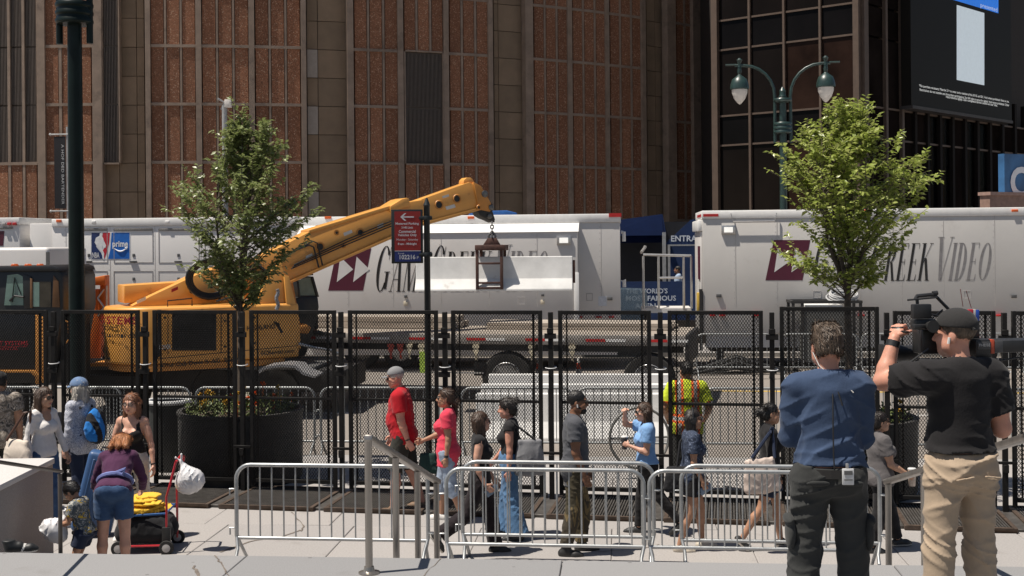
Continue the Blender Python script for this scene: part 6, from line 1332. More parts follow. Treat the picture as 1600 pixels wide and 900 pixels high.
        for (o, ln, cc) in ((.029, .072, .9), (.0095, .080, 1.0), (-.010, .074, 1.06), (-.028, .058, 1.15)):
            b = W_ + d * (.086 - abs(o) * .18) * k + th * o * k; a1 = c * cc * .75; a2 = a1 + c * cc * 1.05; a3 = a2 + c * cc * .7; v = lambda a: d * math.cos(a) + n * math.sin(a) + th * o * .8
            p1 = b + v(a1) * ln * .48 * k; p2 = p1 + v(a2) * ln * .32 * k; p3 = p2 + v(a3) * ln * .24 * k; P += [('c', b, p1, .0095 * k, .0088 * k, .004), ('c', p1, p2, .0088 * k, .008 * k, .002), ('c', p2, p3, .008 * k, .007 * k, .002)]
        b = W_ + d * .022 * k + th * .026 * k; p1 = b + (d * .55 + th * .62 + n * .35) * .046 * k; p2 = p1 + (d * .85 + th * .15 + n * (.25 + .4 * c)) * .036 * k; P += [('c', b, p1, .0135 * k, .011 * k, .01), ('c', p1, p2, .0105 * k, .0085 * k, .003)]
        return P
    # ---------------------------------------------------------------- parts
    def body(s, brow=EYE, bare_feet=False):
        k = s.k; P = s.torso(); P.append(('c', s.nb + 0, s.hp(0, -.012, -.055), (.056 if not s.female else .048) * k, (.052 if not s.female else .045) * k, .03 * k))
        for i in (0, 1): P += s.arm(i) + s.leg(i)
        parts = [Field(P, .0135).mesh()]
        hp_ = s.head_prims() + [('c', s.nb, s.hp(0, -.012, -.055), (.055 if not s.female else .047) * k, (.052 if not s.female else .045) * k, .02 * k)]; parts.append(Field(hp_, min(.0062, s.h)).mesh())
        for i in (0, 1): parts.append(Field(s.hand_parts(i), .0048, .02).mesh())
        for i in (0, 1): parts.append(Field(s.foot_prims(i)[0], .009).mesh())
        hc, Hm = s.hc, s.Hm
        def mf(C):
            q = (C - hc) @ Hm / s.kh; m = np.zeros(len(C), int); fr = q[:, 1] > .055; x = np.abs(q[:, 0])
            m[fr & (((x - .033) / .015) ** 2 + ((q[:, 2] - .008) / .0075) ** 2 < 1)] = 1; m[fr & (x > .014) & (x < .052) & (np.abs(q[:, 2] - .031 + (x - .033) ** 2 * 4) < .005)] = 2; m[(q[:, 1] > .075) & ((q[:, 0] / .023) ** 2 + ((q[:, 2] + .064) / .010) ** 2 < 1)] = 3; return m
        s.bodyo = mesh_object('body', parts, [s.skin, EYE, brow, LIP], s.t, mf); return s
    def top(s, mat, sleeve=.45, hem=-.10, inf=.014, neck=.468, wr=.008, belly=0.0, name='shirt', seed=1, neckw=.0, drop=None, fit=.05, vneck=0.0, wl=.11, strap=False):
        k = s.k; P = s.torso(inf, belly, kk=fit); lo = hem
        ext = [('c', s.tp(x, -.0, .10), s.tp(x, -.0, lo - .02), .075 * k + inf, (.085 if drop is None else drop) * k + inf, .07 * k) for x in (.068 * s.build, -.068 * s.build)]
        P += ext; P.append(('cut', s.tp(0, 0, lo), s.Tm @ V3(0, 0, -1)))
        P.append(('c', s.tp(0, -.02, .445), s.tp(0, -.022, .485), .075 * k + inf, .052 * k + inf, .04 * k)); nw = .060 + vneck * .06 + neckw
        s.hem = hem
        if strap:
            for x in (1, -1): P.append(('sub', s.tp(x * (s.shw + .030), 0, .43), s.Tm, np.array((.068, .16, .16)) * k))
        if sleeve > 0:
            for i in (0, 1): P += s.arm(i, sleeve, inf * (1.25 if sleeve < 1 else .75), True)
        P.append(('sub', s.tp(0, .018 + vneck * .06, neck + .085), s.Tm, np.array((nw, nw * 1.15, .085)) * k))
        if vneck: P.append(('sub', s.tp(0, .10, neck + .02), s.Tm, np.array((nw * .9, .05, .10)) * k))
        f = Field(P, s.h)
        if wr: f.wrinkle(wr, wl * k, seed, (1, 1, 1.6))
        return mesh_object(name, [f.mesh()], [mat], s.t)
    def bottom(s, mat, t1=1.95, inf=.012, waist=.115, flare=0.0, wr=.006, name='trousers', seed=2, thick=1.0, wl=.10, tuck=False):
        if not tuck: waist = min(waist, s.hem + .006)
        k = s.k; T = s.Tm; b = s.build; P = [('e', s.tp(0, 0, .0), T, np.array((.158 * b, .114 * b, .13)) * k + inf - (0 if tuck else .008), 0, .04 * k), ('e', s.tp(0, .002, .07), T, np.array((.145 * b, .105 * b, .09)) * k + inf - (0 if tuck else .012), 0, .05 * k)]
        for x in (.07, -.07): P.append(('e', s.tp(x, -.06, -.03), T, np.array((.088 * b, .08 * b, .09)) * k + inf, 0, .04 * k))
        P.append(('cut', s.tp(0, 0, waist), T @ V3(0, 0, 1)))
        for i in (0, 1): P += s.leg(i, t1, inf, True, flare, thick=thick)
        f = Field(P, s.h)
        if wr: f.wrinkle(wr, wl * k, seed, (1, 1, 1.8))
        return mesh_object(name, [f.mesh()], [mat], s.t)
    def shoes(s, mat, sole=None, inf=.008, name='shoe', high=0.0):
        for i in (0, 1):
            P, fr, q = s.foot_prims(i, inf); P = P[:3]
            if high: P.append(('cc', q(0, -.03), s.an[i] + nrm(s.kn[i] - s.an[i]) * high * s.k, .05 * s.k, .05 * s.k, .02))
            P.append(('cut', q(0, -.079 - inf * .2), fr @ V3(0, 0, -1))); f = Field(P, .009); A = s.an[i]; k = s.k; fu = fr[:, 2]
            P2 = None
            mesh_object(name, [f.mesh()], [mat, sole or mat], s.t, lambda C: ((((C - A) @ fu) / k) < -.058).astype(int))
    def hair(s, mat, kind='short', length=.0, parts=(), wr=.004, name='hair', seed=4, vol=.0):
        """cap of hair over the skull, open at the face, plus extra locks given in head coordinates"""
        k, Hm, hp = s.kh, s.Hm, s.hp; v = vol; P = [('e', hp(0, -.018, .040), Hm, np.array((.080 + v, .096 + v, .088 + v)) * k, 0, .02)]
        if kind != 'crop': P.append(('e', hp(0, -.045, -.01), Hm, np.array((.077 + v, .066 + v, .075 + v)) * k, 0, .02))
        for a, c, r0, r1 in parts: P.append(('c', hp(*a), hp(*c), r0 * k, r1 * k, .02 * k))
        P.append(('sub', hp(0, .118, -.028), Hm, np.array((.072, .078, .088)) * k))
        if kind in ('short', 'crop'): P.append(('sub', hp(0, .04, -.115), Hm, np.array((.12, .10, .105)) * k)); P.append(('cut', hp(0, -.06, -.046), Hm @ V3(0, -.4, -1)))
        if kind in ('short', 'crop'):
            for x in (.092, -.092): P.append(('sub', hp(x, .0, -.03), Hm, np.array((.030, .040, .042)) * k))
        f = Field(P, min(s.h, .0085)); f.wrinkle(wr * 1.3, .030 * k, seed, (2.0, 2.0, .3), n=8, sharp=1.2); o = mesh_object(name, [f.mesh()], [mat], s.t); s.strands(o, mat, kind, seed); return o
    def strands(s, o, mat, kind, seed, n=900):
        """loose strands over the hair so that its surface and outline break up"""
        me = o.data; N = len(me.vertices); rs = np.random.default_rng(seed + 50); co = np.zeros(N * 3); me.vertices.foreach_get('co', co); co = co.reshape(-1, 3); nm = np.zeros(N * 3); me.vertices.foreach_get('normal', nm); nm = nm.reshape(-1, 3)
        k = s.kh; n = int(n * (1.6 if s.h < .009 else 1)); I = rs.integers(0, N, n); b = MB(); upv = s.Hm @ V3(0, 0, 1); bk = s.Hm @ V3(0, -1, 0)
        for i in I:
            p, m = co[i], nm[i]; t = (-upv * .9 + bk * .25) if kind in ('long',) else (bk * .8 + upv * (.1 if m @ upv > .5 else -.7)); t = t + rs.normal(size=3) * (.22 if kind == 'long' else .38); t = t - m * (t @ m); t = nrm(t); L = (rs.uniform(.03, .075) if kind != 'crop' else rs.uniform(.008, .018)) * k * (.55 if kind == 'short' else 1); w = nrm(np.cross(t, m)) * rs.uniform(.0015, .003) * k; lift = m * L * rs.uniform(.05, .30 if kind != 'crop' else .2)
            a = p - m * .001; c = p + t * L * .5 + lift * .8; e = p + t * L + lift * (.6 if kind == 'long' else 1.0); b.add([a - w, a + w, c + w * .8, c - w * .8, e], [(0, 1, 2, 3), (3, 2, 4)])
        q = b.build('hair_strands', mat, o); q['kind'] = 'stuff'
    def cap(s, mat, brim_mat=None, name='cap', back=False, grow=0.0):
        k, Hm, hp = s.kh, s.Hm, s.hp; P = [('e', hp(0, -.014, .046), Hm, np.array((.086 + grow, .102 + grow, .086 + grow)) * k, 0, .01), ('cut', hp(0, 0, .040), Hm @ V3(0, .08, -1))]
        c = mesh_object(name, [Field(P, .0065).mesh()], [mat], s.t); b = MB(); n = 10; top = []; bot = []
        for i in range(n + 1):
            a = R(180 * i / n); x, y = .074 * math.cos(a), .075 + .085 * math.sin(a); z = .046 - .022 * (x / .074) ** 2 - .012 * math.sin(a); top.append(hp(x, y, z + .006)); bot.append(hp(x, y, z))
        b.add(top + bot, [tuple(range(n + 1)), tuple(range(2 * n + 1, n, -1))] + [(i, i + n + 1, i + n + 2, i + 1) for i in range(n)] + [(n, 2 * n + 1, n + 1, 0)]); b.build('brim', brim_mat or mat, c); return c
    def glasses(s, frame_m, lens_m, r=.021, up=.008):
        hp, k = s.hp, s.kh; b = MB()
        for x in (.034, -.034):
            ring = [hp(x + r * 1.15 * math.cos(6.283 * i / 12), .100 - .25 * abs(x + r * math.cos(6.283 * i / 12)) , up + r * math.sin(6.283 * i / 12)) for i in range(12)]; bb = MB(); bb.add(ring, [tuple(range(12))]); bb.build('lens', lens_m, s.t); b.tube(ring, .0028 * k, 5, closed=True)
            sg = 1 if x > 0 else -1; b.tube([hp(x + sg * r * 1.1, .092, up + .004), hp(sg * .078, .04, up + .008), hp(sg * .082, -.01, up + .004)], .003 * k, 5)
        b.tube([hp(-.014, .104, up + .004), hp(.014, .104, up + .004)], .003 * k, 5); b.build('glasses', frame_m, s.t)
    def ring_on(s, i, mat, t=.88, r=.030, w=.03, name='wristband', face=None):
        E, W_ = s.el[i], s.wr[i]; d = nrm(W_ - E); c = E + (W_ - E) * t; b = MB(); a = nrm(np.cross(d, V3(0, .3, 1))); e = np.cross(d, a); n = 14; vs = []
        for q in (-w / 2, w / 2): vs += [c + d * q + (a * math.cos(6.283 * j / n) + e * math.sin(6.283 * j / n)) * r * s.k for j in range(n)]
        b.add(vs, [(j, (j + 1) % n, n + (j + 1) % n, n + j) for j in range(n)] + [tuple(range(n - 1, -1, -1)), tuple(range(n, 2 * n))]); o = b.build(name, mat, s.t, smooth=True, sharp=50); return o
    def world(s, p): return mw(s.t) @ Vector(p)
    def local(s, p): return np.array(mw(s.t).inverted() @ Vector(p))
# ------------------------------------------------------------------ cloth colours
red_t = cloth('red_cotton', (.42, .012, .020)); pink_t = cloth('coral_cotton', (.68, .055, .095)); black_t = cloth('black_cotton', (.016, .015, .016)); black_k = cloth('black_knit', (.022, .021, .022)); grey_t = cloth('slate_cotton', (.078, .080, .090)); blue_t = cloth('sky_blue_cotton', (.20, .36, .62))
white_k = cloth('white_knit', (.66, .63, .61)); purple_t = cloth('plum_knit', (.072, .024, .060)); navy_s = cloth('navy_shirt', (.042, .066, .122), .2, 3); olive = cloth('olive_shorts', (.035, .034, .028)); charcoal = cloth('charcoal_cargo', (.036, .037, .036), .18, 3); khaki = cloth('khaki_twill', (.39, .30, .215), .12, 2.5)
denim = cloth('blue_denim', (.085, .17, .30), .3, 4); denim_l = cloth('faded_denim', (.30, .36, .45), .35, 10); denim_d = cloth('dark_denim', (.045, .085, .17), .3, 4); denim_p = cloth('pale_denim', (.50, .48, .45), .25, 7); navy_c = cloth('navy_cotton', (.020, .028, .055)); dkgrey_t = cloth('dark_grey_tee', (.115, .105, .105))
camo = patt('camouflage_cloth', [(.10, .085, .07), (.20, .165, .13), (.33, .29, .25), (.05, .045, .04)], [0, .42, .52, .60], 14, det=3, dist=1.5); floral = patt('floral_cloth', [(.50, .51, .56), (.12, .14, .20), (.62, .62, .66), (.22, .25, .33)], [0, .44, .50, .58], 26, det=3, dist=2); kidtee = patt('patterned_boy_tee', [(.07, .085, .095), (.42, .40, .36), (.09, .105, .115), (.50, .33, .04)], [0, .48, .52, .62], 17, det=2, dist=1.2)
jersey_m = patt('navy_jersey', [(.024, .034, .06), (.035, .05, .09), (.16, .19, .26)], [0, .5, .64], 18, det=2, dist=2.5); olive_p = patt('olive_khaki_cargo', [(.055, .045, .025), (.16, .115, .05), (.05, .04, .025)], [0, .48, .56], 9, det=2, dist=1, stretch=(1, 1, .25)); hv_y = cloth('hi_vis_yellow', (.55, .66, .04), .1)
hv_o = cloth('hi_vis_orange', (.75, .13, .03)); hv_g = M('reflective_grey', (.30, .30, .29), .4); capg = cloth('grey_cap', (.22, .22, .225)); capb = cloth('denim_blue_cap', (.13, .20, .33)); capk = cloth('black_cap', (.028, .027, .027)); whites = M('white_trainer', (.62, .60, .57), .6, var=.1); creams = M('cream_trainer', (.55, .49, .40), .6); blks = M('black_shoe', (.02, .02, .02), .5); sole_w = M('pale_sole', (.58, .54, .48), .7); sandal = M('brown_sandal', (.16, .10, .06), .7); sung = M('sunglass_lens', (.015, .012, .011), .08); gframe = M('glasses_frame', (.02, .016, .014), .3); rubw = M('black_strap', (.015, .015, .016), .5)
h_br = hair_m('brown_hair', (.055, .030, .018)); h_dk = hair_m('dark_hair', (.020, .014, .011)); h_au = hair_m('auburn_hair', (.17, .068, .03)); h_rd = hair_m('copper_hair', (.33, .14, .06)); h_gy = hair_m('grey_curly_hair', (.36, .33, .29), .6); h_sp = hair_m('greying_brown_hair', (.085, .060, .042), .5); h_bk = hair_m('black_hair', (.012, .010, .009)); beard_m = hair_m('black_beard', (.015, .012, .010), .7)
LOCKS = lambda L, w=.055, s=.012: [((x, -.05, .02), (x * 1.25, -.065 + s, -L), w, w * .55) for x in (.045, -.045, .0)] + [((x, -.01, .0), (x * 1.08, .0, -L * .9), .03, .026) for x in (.075, -.075)]

# --- left group
p = Person(0, 15.1, 1.79, 12, 'person in camouflage shirt at the left edge, back turned', skin_m=SK_T, build=1.1, legs=[((.03, .1, -1), (.02, -.05, -1)), ((-.03, -.1, -1), (-.02, -.2, -1))]); p.body(); p.top(camo, .5, -.14, .022, seed=11); p.bottom(olive, 1.15, .02); p.shoes(blks); p.hair(h_dk); p.cap(capk)
p = Person(68, 14.3, 1.70, -118, 'woman in a white long sleeved top and sunglasses walking right with a cream bag', True, SK_O, legs=[((0, -.15, -1), (0, -.3, -1)), ((0, .25, -1), (0, .05, -1))], arms=[((.22, -.10, -1), (.05, .22, -1)), ((-.28, .10, -1), (-.20, .30, -1))], head=(-5, -6, 0)); PW = p
p.body(); p.top(white_k, 1.93, -.06, .008, neck=.452, wr=.006, vneck=.35, seed=3, neckw=.02); p.bottom(denim_d, 1.95, .012, .10); p.shoes(whites); p.hair(h_br, 'long', parts=LOCKS(.30, .06)); p.glasses(gframe, sung, .023)
p = Person(126, 15.0, 1.71, 62, 'person with blue cap and curly grey hair carrying a blue and black backpack', True, SK_L, build=1.12, legs=[((0, .2, -1), (0, .05, -1)), ((0, -.15, -1), (0, -.3, -1))], arms=[((.2, .1, -1), (0, .5, -1)), ((-.2, -.1, -1), (-.1, .2, -1))], head=(-4, -4, 0)); PB = p
p.body(); p.top(floral, 1.9, -.16, .020, seed=5, drop=.11); p.bottom(navy_c, 1.95, .018); p.shoes(blks); p.hair(h_gy, 'long', parts=[((x, -.03, -.02), (x * 1.5, -.03, -.15), .06, .05) for x in (.06, -.06)] + [((0, -.06, 0), (0, -.08, -.15), .07, .06)], wr=.016, vol=.010); p.cap(capb, grow=.018)
p = Person(207, 13.7, 1.68, 176, 'girl in a black tank top and pale ripped jeans facing us', True, SK_L, build=.95, legs=[((.05, .05, -1), (.03, -.05, -1)), ((-.08, -.02, -1), (-.06, -.1, -1))], arms=[((.30, .02, -1), (.12, .12, -1)), ((-.30, .05, -1), (-.20, .25, -1))], head=(4, -4, 0)); PG = p
p.body(); p.top(black_t, 0, .08, .009, neck=.385, wr=.005, strap=True, seed=6, neckw=.022, vneck=.3); p.bottom(denim_p, 1.95, .016, .10, flare=.02, tuck=True); p.shoes(whites); p.hair(h_au, 'long', parts=LOCKS(.24, .055)); p.glasses(gframe, M('clear_lens', (.35, .25, .2), .1), .020); p.ring_on(1, rubw, .92, .027, .012, 'bracelet')
p = Person(177, 12.05, 1.63, 8, 'copper haired woman in a plum top and denim shorts bending over the boy', True, SK_L, lean=(47, 0), build=1.12, legs=[((.03, .03, -1), (.03, -.03, -1)), ((-.05, .06, -1), (-.03, -.02, -1))], arms=[((.32, .35, -1), (-.15, .75, -.6)), ((-.42, .30, -1), (-.2, .8, -.5))], head=(0, -20, 0)); PP = p
p.body(); p.top(purple_t, 1.9, -.05, .012, seed=7, wr=.008); p.bottom(denim_d, .62, .018, .13, seed=8); p.shoes(blks); p.hair(h_rd, 'long', parts=[((x, -.06, .03), (x * 1.6, -.115, -.20), .055, .03) for x in (.05, -.05, 0)], vol=.006)
b = MB(); rg = [p.tp(.150 * 1.18 * math.cos(a), .112 * 1.2 * math.sin(a) - .006, .13) for a in np.linspace(0, 6.283, 20)[:-1]]; b.tube(rg, .022, 6, closed=True); q = p.tp(0.03, -.150, .13); b.tube([q, p.tp(.12, -.17, .16), p.tp(.10, -.15, .10), q], .02, 6); b.build('waist_sash', cloth('lilac_sash', (.17, .20, .42)), p.t, smooth=True)
p = Person(131, 11.9, 1.04, 82, 'small dark haired boy in a patterned shirt looking down at his snack', False, SK_T, hscale=1.28, lean=(14, 0), legs=[((.05, .40, -1), (.05, -.35, -1)), ((-.08, .30, -1), (-.05, -.45, -1))], arms=[((.1, .3, -1), (-.25, .9, -.2)), ((-.12, .30, -1), (.15, .95, -.25))], head=(6, -24, 0)); PK = p
p.body(); p.top(kidtee, .6, -.07, .016, seed=9, drop=.09); p.bottom(navy_c, .56, .026, .1); p.shoes(blks, sole_w); p.hair(h_bk, 'short', vol=.008)
# --- middle group
p = Person(630, 15.0, 1.83, 88, 'man in a red shirt, dark shorts and grey cap leading a woman by the hand', False, SK_P, lean=(5, 0), build=1.14, legs=[((.02, -.16, -1), (.02, -.36, -1)), ((-.02, .20, -1), (-.02, .06, -1))], arms=[((.12, .1, -1), (0, .4, -1)), ((-.12, -.14, -1), (.02, -.34, -1), (.05, -.55, -1), .7)], head=(-4, -5, 0)); PRED = p
p.body(); p.top(red_t, .66, -.12, .022, belly=.03, seed=12, drop=.11, wr=.011); p.bottom(olive, .98, .03, .12, seed=13); p.shoes(sandal, sole_w, .004, 'sandal'); p.hair(h_gy, 'crop'); p.cap(capg); p.glasses(gframe, sung, .022); p.ring_on(1, rubw, .90, .030, .028, 'watch')
p = Person(699, 14.4, 1.62, 86, 'woman in a coral pink shirt and faded denim capris holding the man\'s hand', True, SK_T, build=1.1, legs=[((.02, .22, -1), (.02, .02, -1)), ((-.02, -.12, -1), (-.02, -.40, -1))], arms=[((.05, .42, -1), (-.10, .9, -.35), None, .8), ((-.14, -.12, -1), (-.06, .12, -1))], head=(-5, 0, 0)); PPINK = p
p.body(); p.top(pink_t, .55, -.20, .018, seed=14, drop=.115, wr=.011, neck=.455, vneck=.2); p.bottom(denim_l, 1.28, .022, .1, seed=15); p.shoes(whites, sole_w); p.hair(h_br, 'tied', parts=[((0, -.085, .02), (0, -.13, -.06), .035, .04), ((0, -.13, -.05), (.02, -.13, -.27), .04, .02)]); p.glasses(gframe, sung, .021); p.ring_on(1, rubw, .90, .026, .026, 'watch')
p = Person(750, 12.86, 1.57, -88, 'woman in a black sleeveless top and black trousers striding right, phone in hand', True, SK_L, legs=[((.02, -.42, -1), (.02, -1.05, -.75)), ((-.02, .30, -1), (-.02, .12, -1))], foot=[(0, .55, -.8), (0, 1, 0)], arms=[((.12, -.16, -1), (.08, .48, -.95), (0, .7, -.7), .5), ((-.12, .15, -1), (0, .5, -.9))], head=(-14, 2, 0)); PBLK = p
p.body(); p.top(black_k, 0, -.08, .010, seed=16, drop=.10, wr=.006); p.bottom(cloth('black_trousers', (.020, .015, .017)), 1.93, .020, .1, flare=.030, seed=17, wr=.010); p.shoes(blks, sole_w); p.hair(h_br, 'long', parts=LOCKS(.17, .062)); p.glasses(gframe, sung, .024)
p = Person(797, 13.57, 1.60, 84, 'woman with dark hair in a bun, black top and wide blue jeans facing left', True, SK_P, build=1.06, legs=[((.03, .12, -1), (.03, .02, -1)), ((-.03, -.05, -1), (-.03, -.18, -1))], arms=[((.12, .25, -1), (-.1, .7, -.8)), ((-.14, -.04, -1), (-.10, .05, -1))], head=(-4, -8, 0)); PJEAN = p
p.body(); p.top(black_k, .16, .10, .010, neck=.50, seed=18, wr=.007); p.bottom(denim, 1.97, .022, .15, tuck=True, flare=.075, seed=19, wr=.014); p.shoes(blks); p.hair(h_dk, 'tied', parts=[((0, -.09, .06), (0, -.125, .085), .035, .040), ((0, -.06, -.02), (0, -.07, -.07), .045, .03)], wr=.010, vol=.006)
p = Person(899, 12.87, 1.77, -92, 'man in a slate grey tee and olive cargo trousers with a short beard walking right', False, SK_B, build=1.08, legs=[((.03, -.06, -1), (.03, -.22, -1)), ((-.03, .16, -1), (-.03, -.02, -1))], arms=[((.12, .02, -1), (.02, .38, -1)), ((-.12, .1, -1), (0, .4, -1))], head=(2, -3, 0)); PGREY = p
p.body(); p.top(grey_t, .60, -.20, .020, seed=20, drop=.105, wr=.010); p.bottom(olive_p, 1.93, .026, .1, seed=21, wr=.013); p.shoes(blks, high=.10); p.hair(h_bk, 'crop')
Pq = [('e', p.hp(0, .052, -.082), p.Hm, np.array((.045, .046, .042)) * p.k, 0, .02), ('c', p.hp(.058, .02, -.05), p.hp(.03, .07, -.095), .020 * p.k, .022 * p.k, .02), ('c', p.hp(-.058, .02, -.05), p.hp(-.03, .07, -.095), .020 * p.k, .022 * p.k, .02), ('sub', p.hp(0, .105, -.058), p.Hm, np.array((.022, .03, .014)) * p.k)]; mesh_object('beard', [Field(Pq, .007).mesh()], [beard_m], p.t); p.glasses(gframe, M('tinted_lens', (.06, .04, .03), .1), .020)
b = MB(); b.tube([p.hp(.084, -.002, -.012), p.hp(.086, .004, -.045)], .0075, 6); b.build('earbud', whites, p.t)
p = Person(1010, 13.67, 1.53, 88, 'woman in a sky blue tee shading her eyes with one hand, cup in the other', True, SK_L, legs=[((.02, .16, -1), (.02, .10, -1)), ((-.02, -.42, -1), (-.02, -.75, -1))], foot=[None, (0, .8, -.45)], arms=[((.35, .80, .05), (-.55, .05, .9), (-.75, .15, .15), .35, V3(0, -.3, -1)), ((-.14, .06, -1), (.35, .85, .30), None, .9)], head=(-8, -6, 0)); PSKY = p
p.body(); p.top(blue_t, .58, .0, .020, seed=22, wr=.010); p.bottom(black_t, 1.95, .012, .06, seed=23, tuck=True); p.shoes(blks); p.hair(h_br, 'long', parts=LOCKS(.20, .05)); p.glasses(gframe, sung, .024)
p = Person(1081, 13.0, 1.55, -90, 'girl with headphones over long dark hair in a navy jersey and black shorts', True, SK_T, legs=[((.02, -.10, -1), (.02, -.34, -1)), ((-.02, .30, -1), (-.02, .02, -1))], arms=[((.14, .0, -1), (.04, .45, -1), None, .8), ((-.12, .1, -1), (0, .5, -1))], head=(4, 0, 0)); PHEAD = p
p.body(); p.top(jersey_m, .62, -.22, .024, seed=24, drop=.115, wr=.010); p.bottom(black_t, .52, .024, .1, seed=25); p.shoes(creams, sole_w); p.hair(h_dk, 'long', parts=LOCKS(.32, .055)); p.glasses(gframe, sung, .021)
b = MB(); b.tube([p.hp(.098 * math.cos(a), -.012, .028 + .108 * math.sin(a)) for a in np.linspace(0, math.pi, 14)], .010, 7); b.build('headphones', rubw, p.t, smooth=True)
for x in (1, -1): b = MB(); a_, c_ = p.hp(x * .080, -.012, -.005), p.hp(x * .112, -.012, -.005); b.tube([a_, c_], [.040, .034], 14); b.build('ear_cup', rubw, p.t, smooth=True, sharp=60)
p = Person(1202, 13.0, 1.59, -90, 'woman in a black jacket and navy shorts carrying a cream tote, stepping right', True, SK_T, legs=[((.02, -.30, -1), (.02, -.62, -.95)), ((-.02, .26, -1), (-.02, .10, -1))], foot=[(0, .75, -.65), None], arms=[((.16, -.06, -1), (.05, .25, -1)), ((-.12, .1, -1), (0, .4, -1))], head=(2, -4, 0)); PTOTE = p
p.body(); p.top(black_t, 1.9, -.06, .020, seed=26, wr=.010); p.bottom(navy_c, .62, .022, .1, seed=27, flare=.02); p.shoes(blks, sole_w, .004, 'sandal'); p.hair(h_bk, 'tied', parts=[((0, -.09, .03), (0, -.14, .01), .035, .045), ((.05, -.06, .07), (.08, -.08, .09), .02, .02)], wr=.010)
p = Person(1374, 12.9, 1.52, -84, 'woman with glasses in a dark grey tee and black trousers carrying an iced drink', True, SK_O, build=1.28, legs=[((.03, -.12, -1), (.03, -.30, -1)), ((-.03, .42, -1), (-.03, .28, -1))], arms=[((.16, .22, -1), (.05, .95, -.55), (0, .8, -.6), .9), ((-.14, .1, -1), (0, .4, -1))], head=(4, 2, 0)); PCUP = p
p.body(); p.top(dkgrey_t, .62, -.10, .018, seed=28, drop=.12, wr=.009); p.bottom(black_t, 1.95, .018, .1, seed=29); p.shoes(blks, sole_w); p.hair(h_dk, 'tied', parts=[((0, -.09, .03), (0, -.12, -.0), .035, .04)], vol=.004); p.glasses(gframe, M('tinted_lens', (.06, .04, .03), .1), .021)
# --- worker behind the fence
p = Person(1074, 15.95, 1.76, -4, 'worker in a yellow high visibility shirt with orange stripes seen from behind', False, SK_O, build=1.14, legs=[((.05, 0, -1), (.04, -.04, -1)), ((-.05, 0, -1), (-.04, -.04, -1))], arms=[((.38, .02, -1), (-.15, .75, -.7)), ((-.38, .02, -1), (.15, .75, -.7))], head=(-16, -4, 0)); PHV = p
p.body(); hv = p.top(hv_y, .75, -.16, .024, seed=30, drop=.115, wr=.008); p.bottom(charcoal, 1.95, .022); p.shoes(blks, high=.1); p.hair(h_bk, 'short')
hv_mats = [hv_y, hv_o, hv_g]
me = hv.data
for m_ in (hv_o, hv_g): me.materials.append(m_)
cen = np.zeros(len(me.polygons) * 3); me.polygons.foreach_get('center', cen); cen = cen.reshape(-1, 3); loc = (cen - p.pel) @ p.Tm / p.k; x, z = np.abs(loc[:, 0]), loc[:, 2]; mi = np.zeros(len(cen), int)
mi[(np.abs(x - .105) < .052)] = 1; mi[(np.abs(x - .105) < .022)] = 2; mi[(np.abs(z - .05) < .055) & (x < .24)] = 1; mi[(np.abs(z - .05) < .024) & (x < .24)] = 2; mi[(x > .245) & (np.abs(z - .22) < .05)] = 1; mi[(x > .245) & (np.abs(z - .22) < .02)] = 2; me.polygons.foreach_set('material_index', mi.astype(np.int32))
# --- the two men in front
p = Person(1295, 6.9, 1.86, -3, 'man with short greying hair in a navy shirt and charcoal cargo trousers, arms folded', False, SK_P, build=.98, h=.0085, base=1.0, legs=[((.07, 0, -1), (.04, -.03, -1)), ((-.09, .02, -1), (-.06, -.03, -1))], arms=[((.06, .16, -1), (-.85, .75, .12)), ((-.10, .16, -1), (.85, .75, .05))], head=(-6, -3, 0)); PBLUE = p
p.body(); p.top(navy_s, 1.9, .03, .024, seed=31, wr=.020, wl=.15, drop=.095); p.bottom(charcoal, 1.95, .026, .07, seed=32, wr=.018, wl=.16, thick=1.06); p.shoes(blks, high=.1)
p.hair(h_sp, 'short', vol=.001, wr=.010, parts=[((x, y, .100), (x, y - .05, .092), .027, .024) for x in (-.035, 0, .035) for y in (.03, -.01)])
# collar, cable, belt, badge, pockets
Pq = [('c', p.tp(-.055, -.045, .492), p.tp(.055, -.045, .492), .032, .032, .03), ('c', p.tp(.055, -.045, .492), p.tp(.075, .03, .475), .030, .026, .03), ('c', p.tp(-.055, -.045, .492), p.tp(-.075, .03, .475), .030, .026, .03), ('sub', p.hp(0, -.012, -.08), p.Tm, np.array((.056, .062, .12)) * p.k)]; mesh_object('collar', [Field(Pq, .0075).mesh()], [navy_s], p.t)
def back(x, z, off=.0):
    """a spot on the back of the shirt, found by walking in from behind"""
    return p.tp(x, -.150 - .012 * math.cos(z * 6) + abs(x) ** 2 * 1.6 - off, z)
b = MB(); b.tube([p.tp(.005, -.085, .50), p.tp(.0, -.108, .45), p.tp(-.004, -.135, .38), p.tp(-.008, -.153, .25), p.tp(-.006, -.150, .10), p.tp(0, -.15, -.02)], .0045, 6); b.tube([p.tp(.005, -.086, .495), p.tp(.03, -.122, .42), p.tp(.045, -.138, .36)], .0045, 6); b.build('earpiece_cable', rubw, p.t, smooth=True)
b = MB(); b.tube([p.tp(.01, -.086, .502), p.tp(.05, -.085, .485), p.tp(.11, -.105, .425)], .004, 6); b.tube([p.hp(-.082, -.02, -.03), p.hp(-.06, -.055, -.10), p.tp(.0, -.082, .51)], .003, 5); b.build('clear_tube', M('clear_tube', (.6, .58, .55), .3), p.t, smooth=True)
Pq = [('c', p.tp(0, .02, -.015), p.tp(0, -.0, .03), .001, .001, .01)]
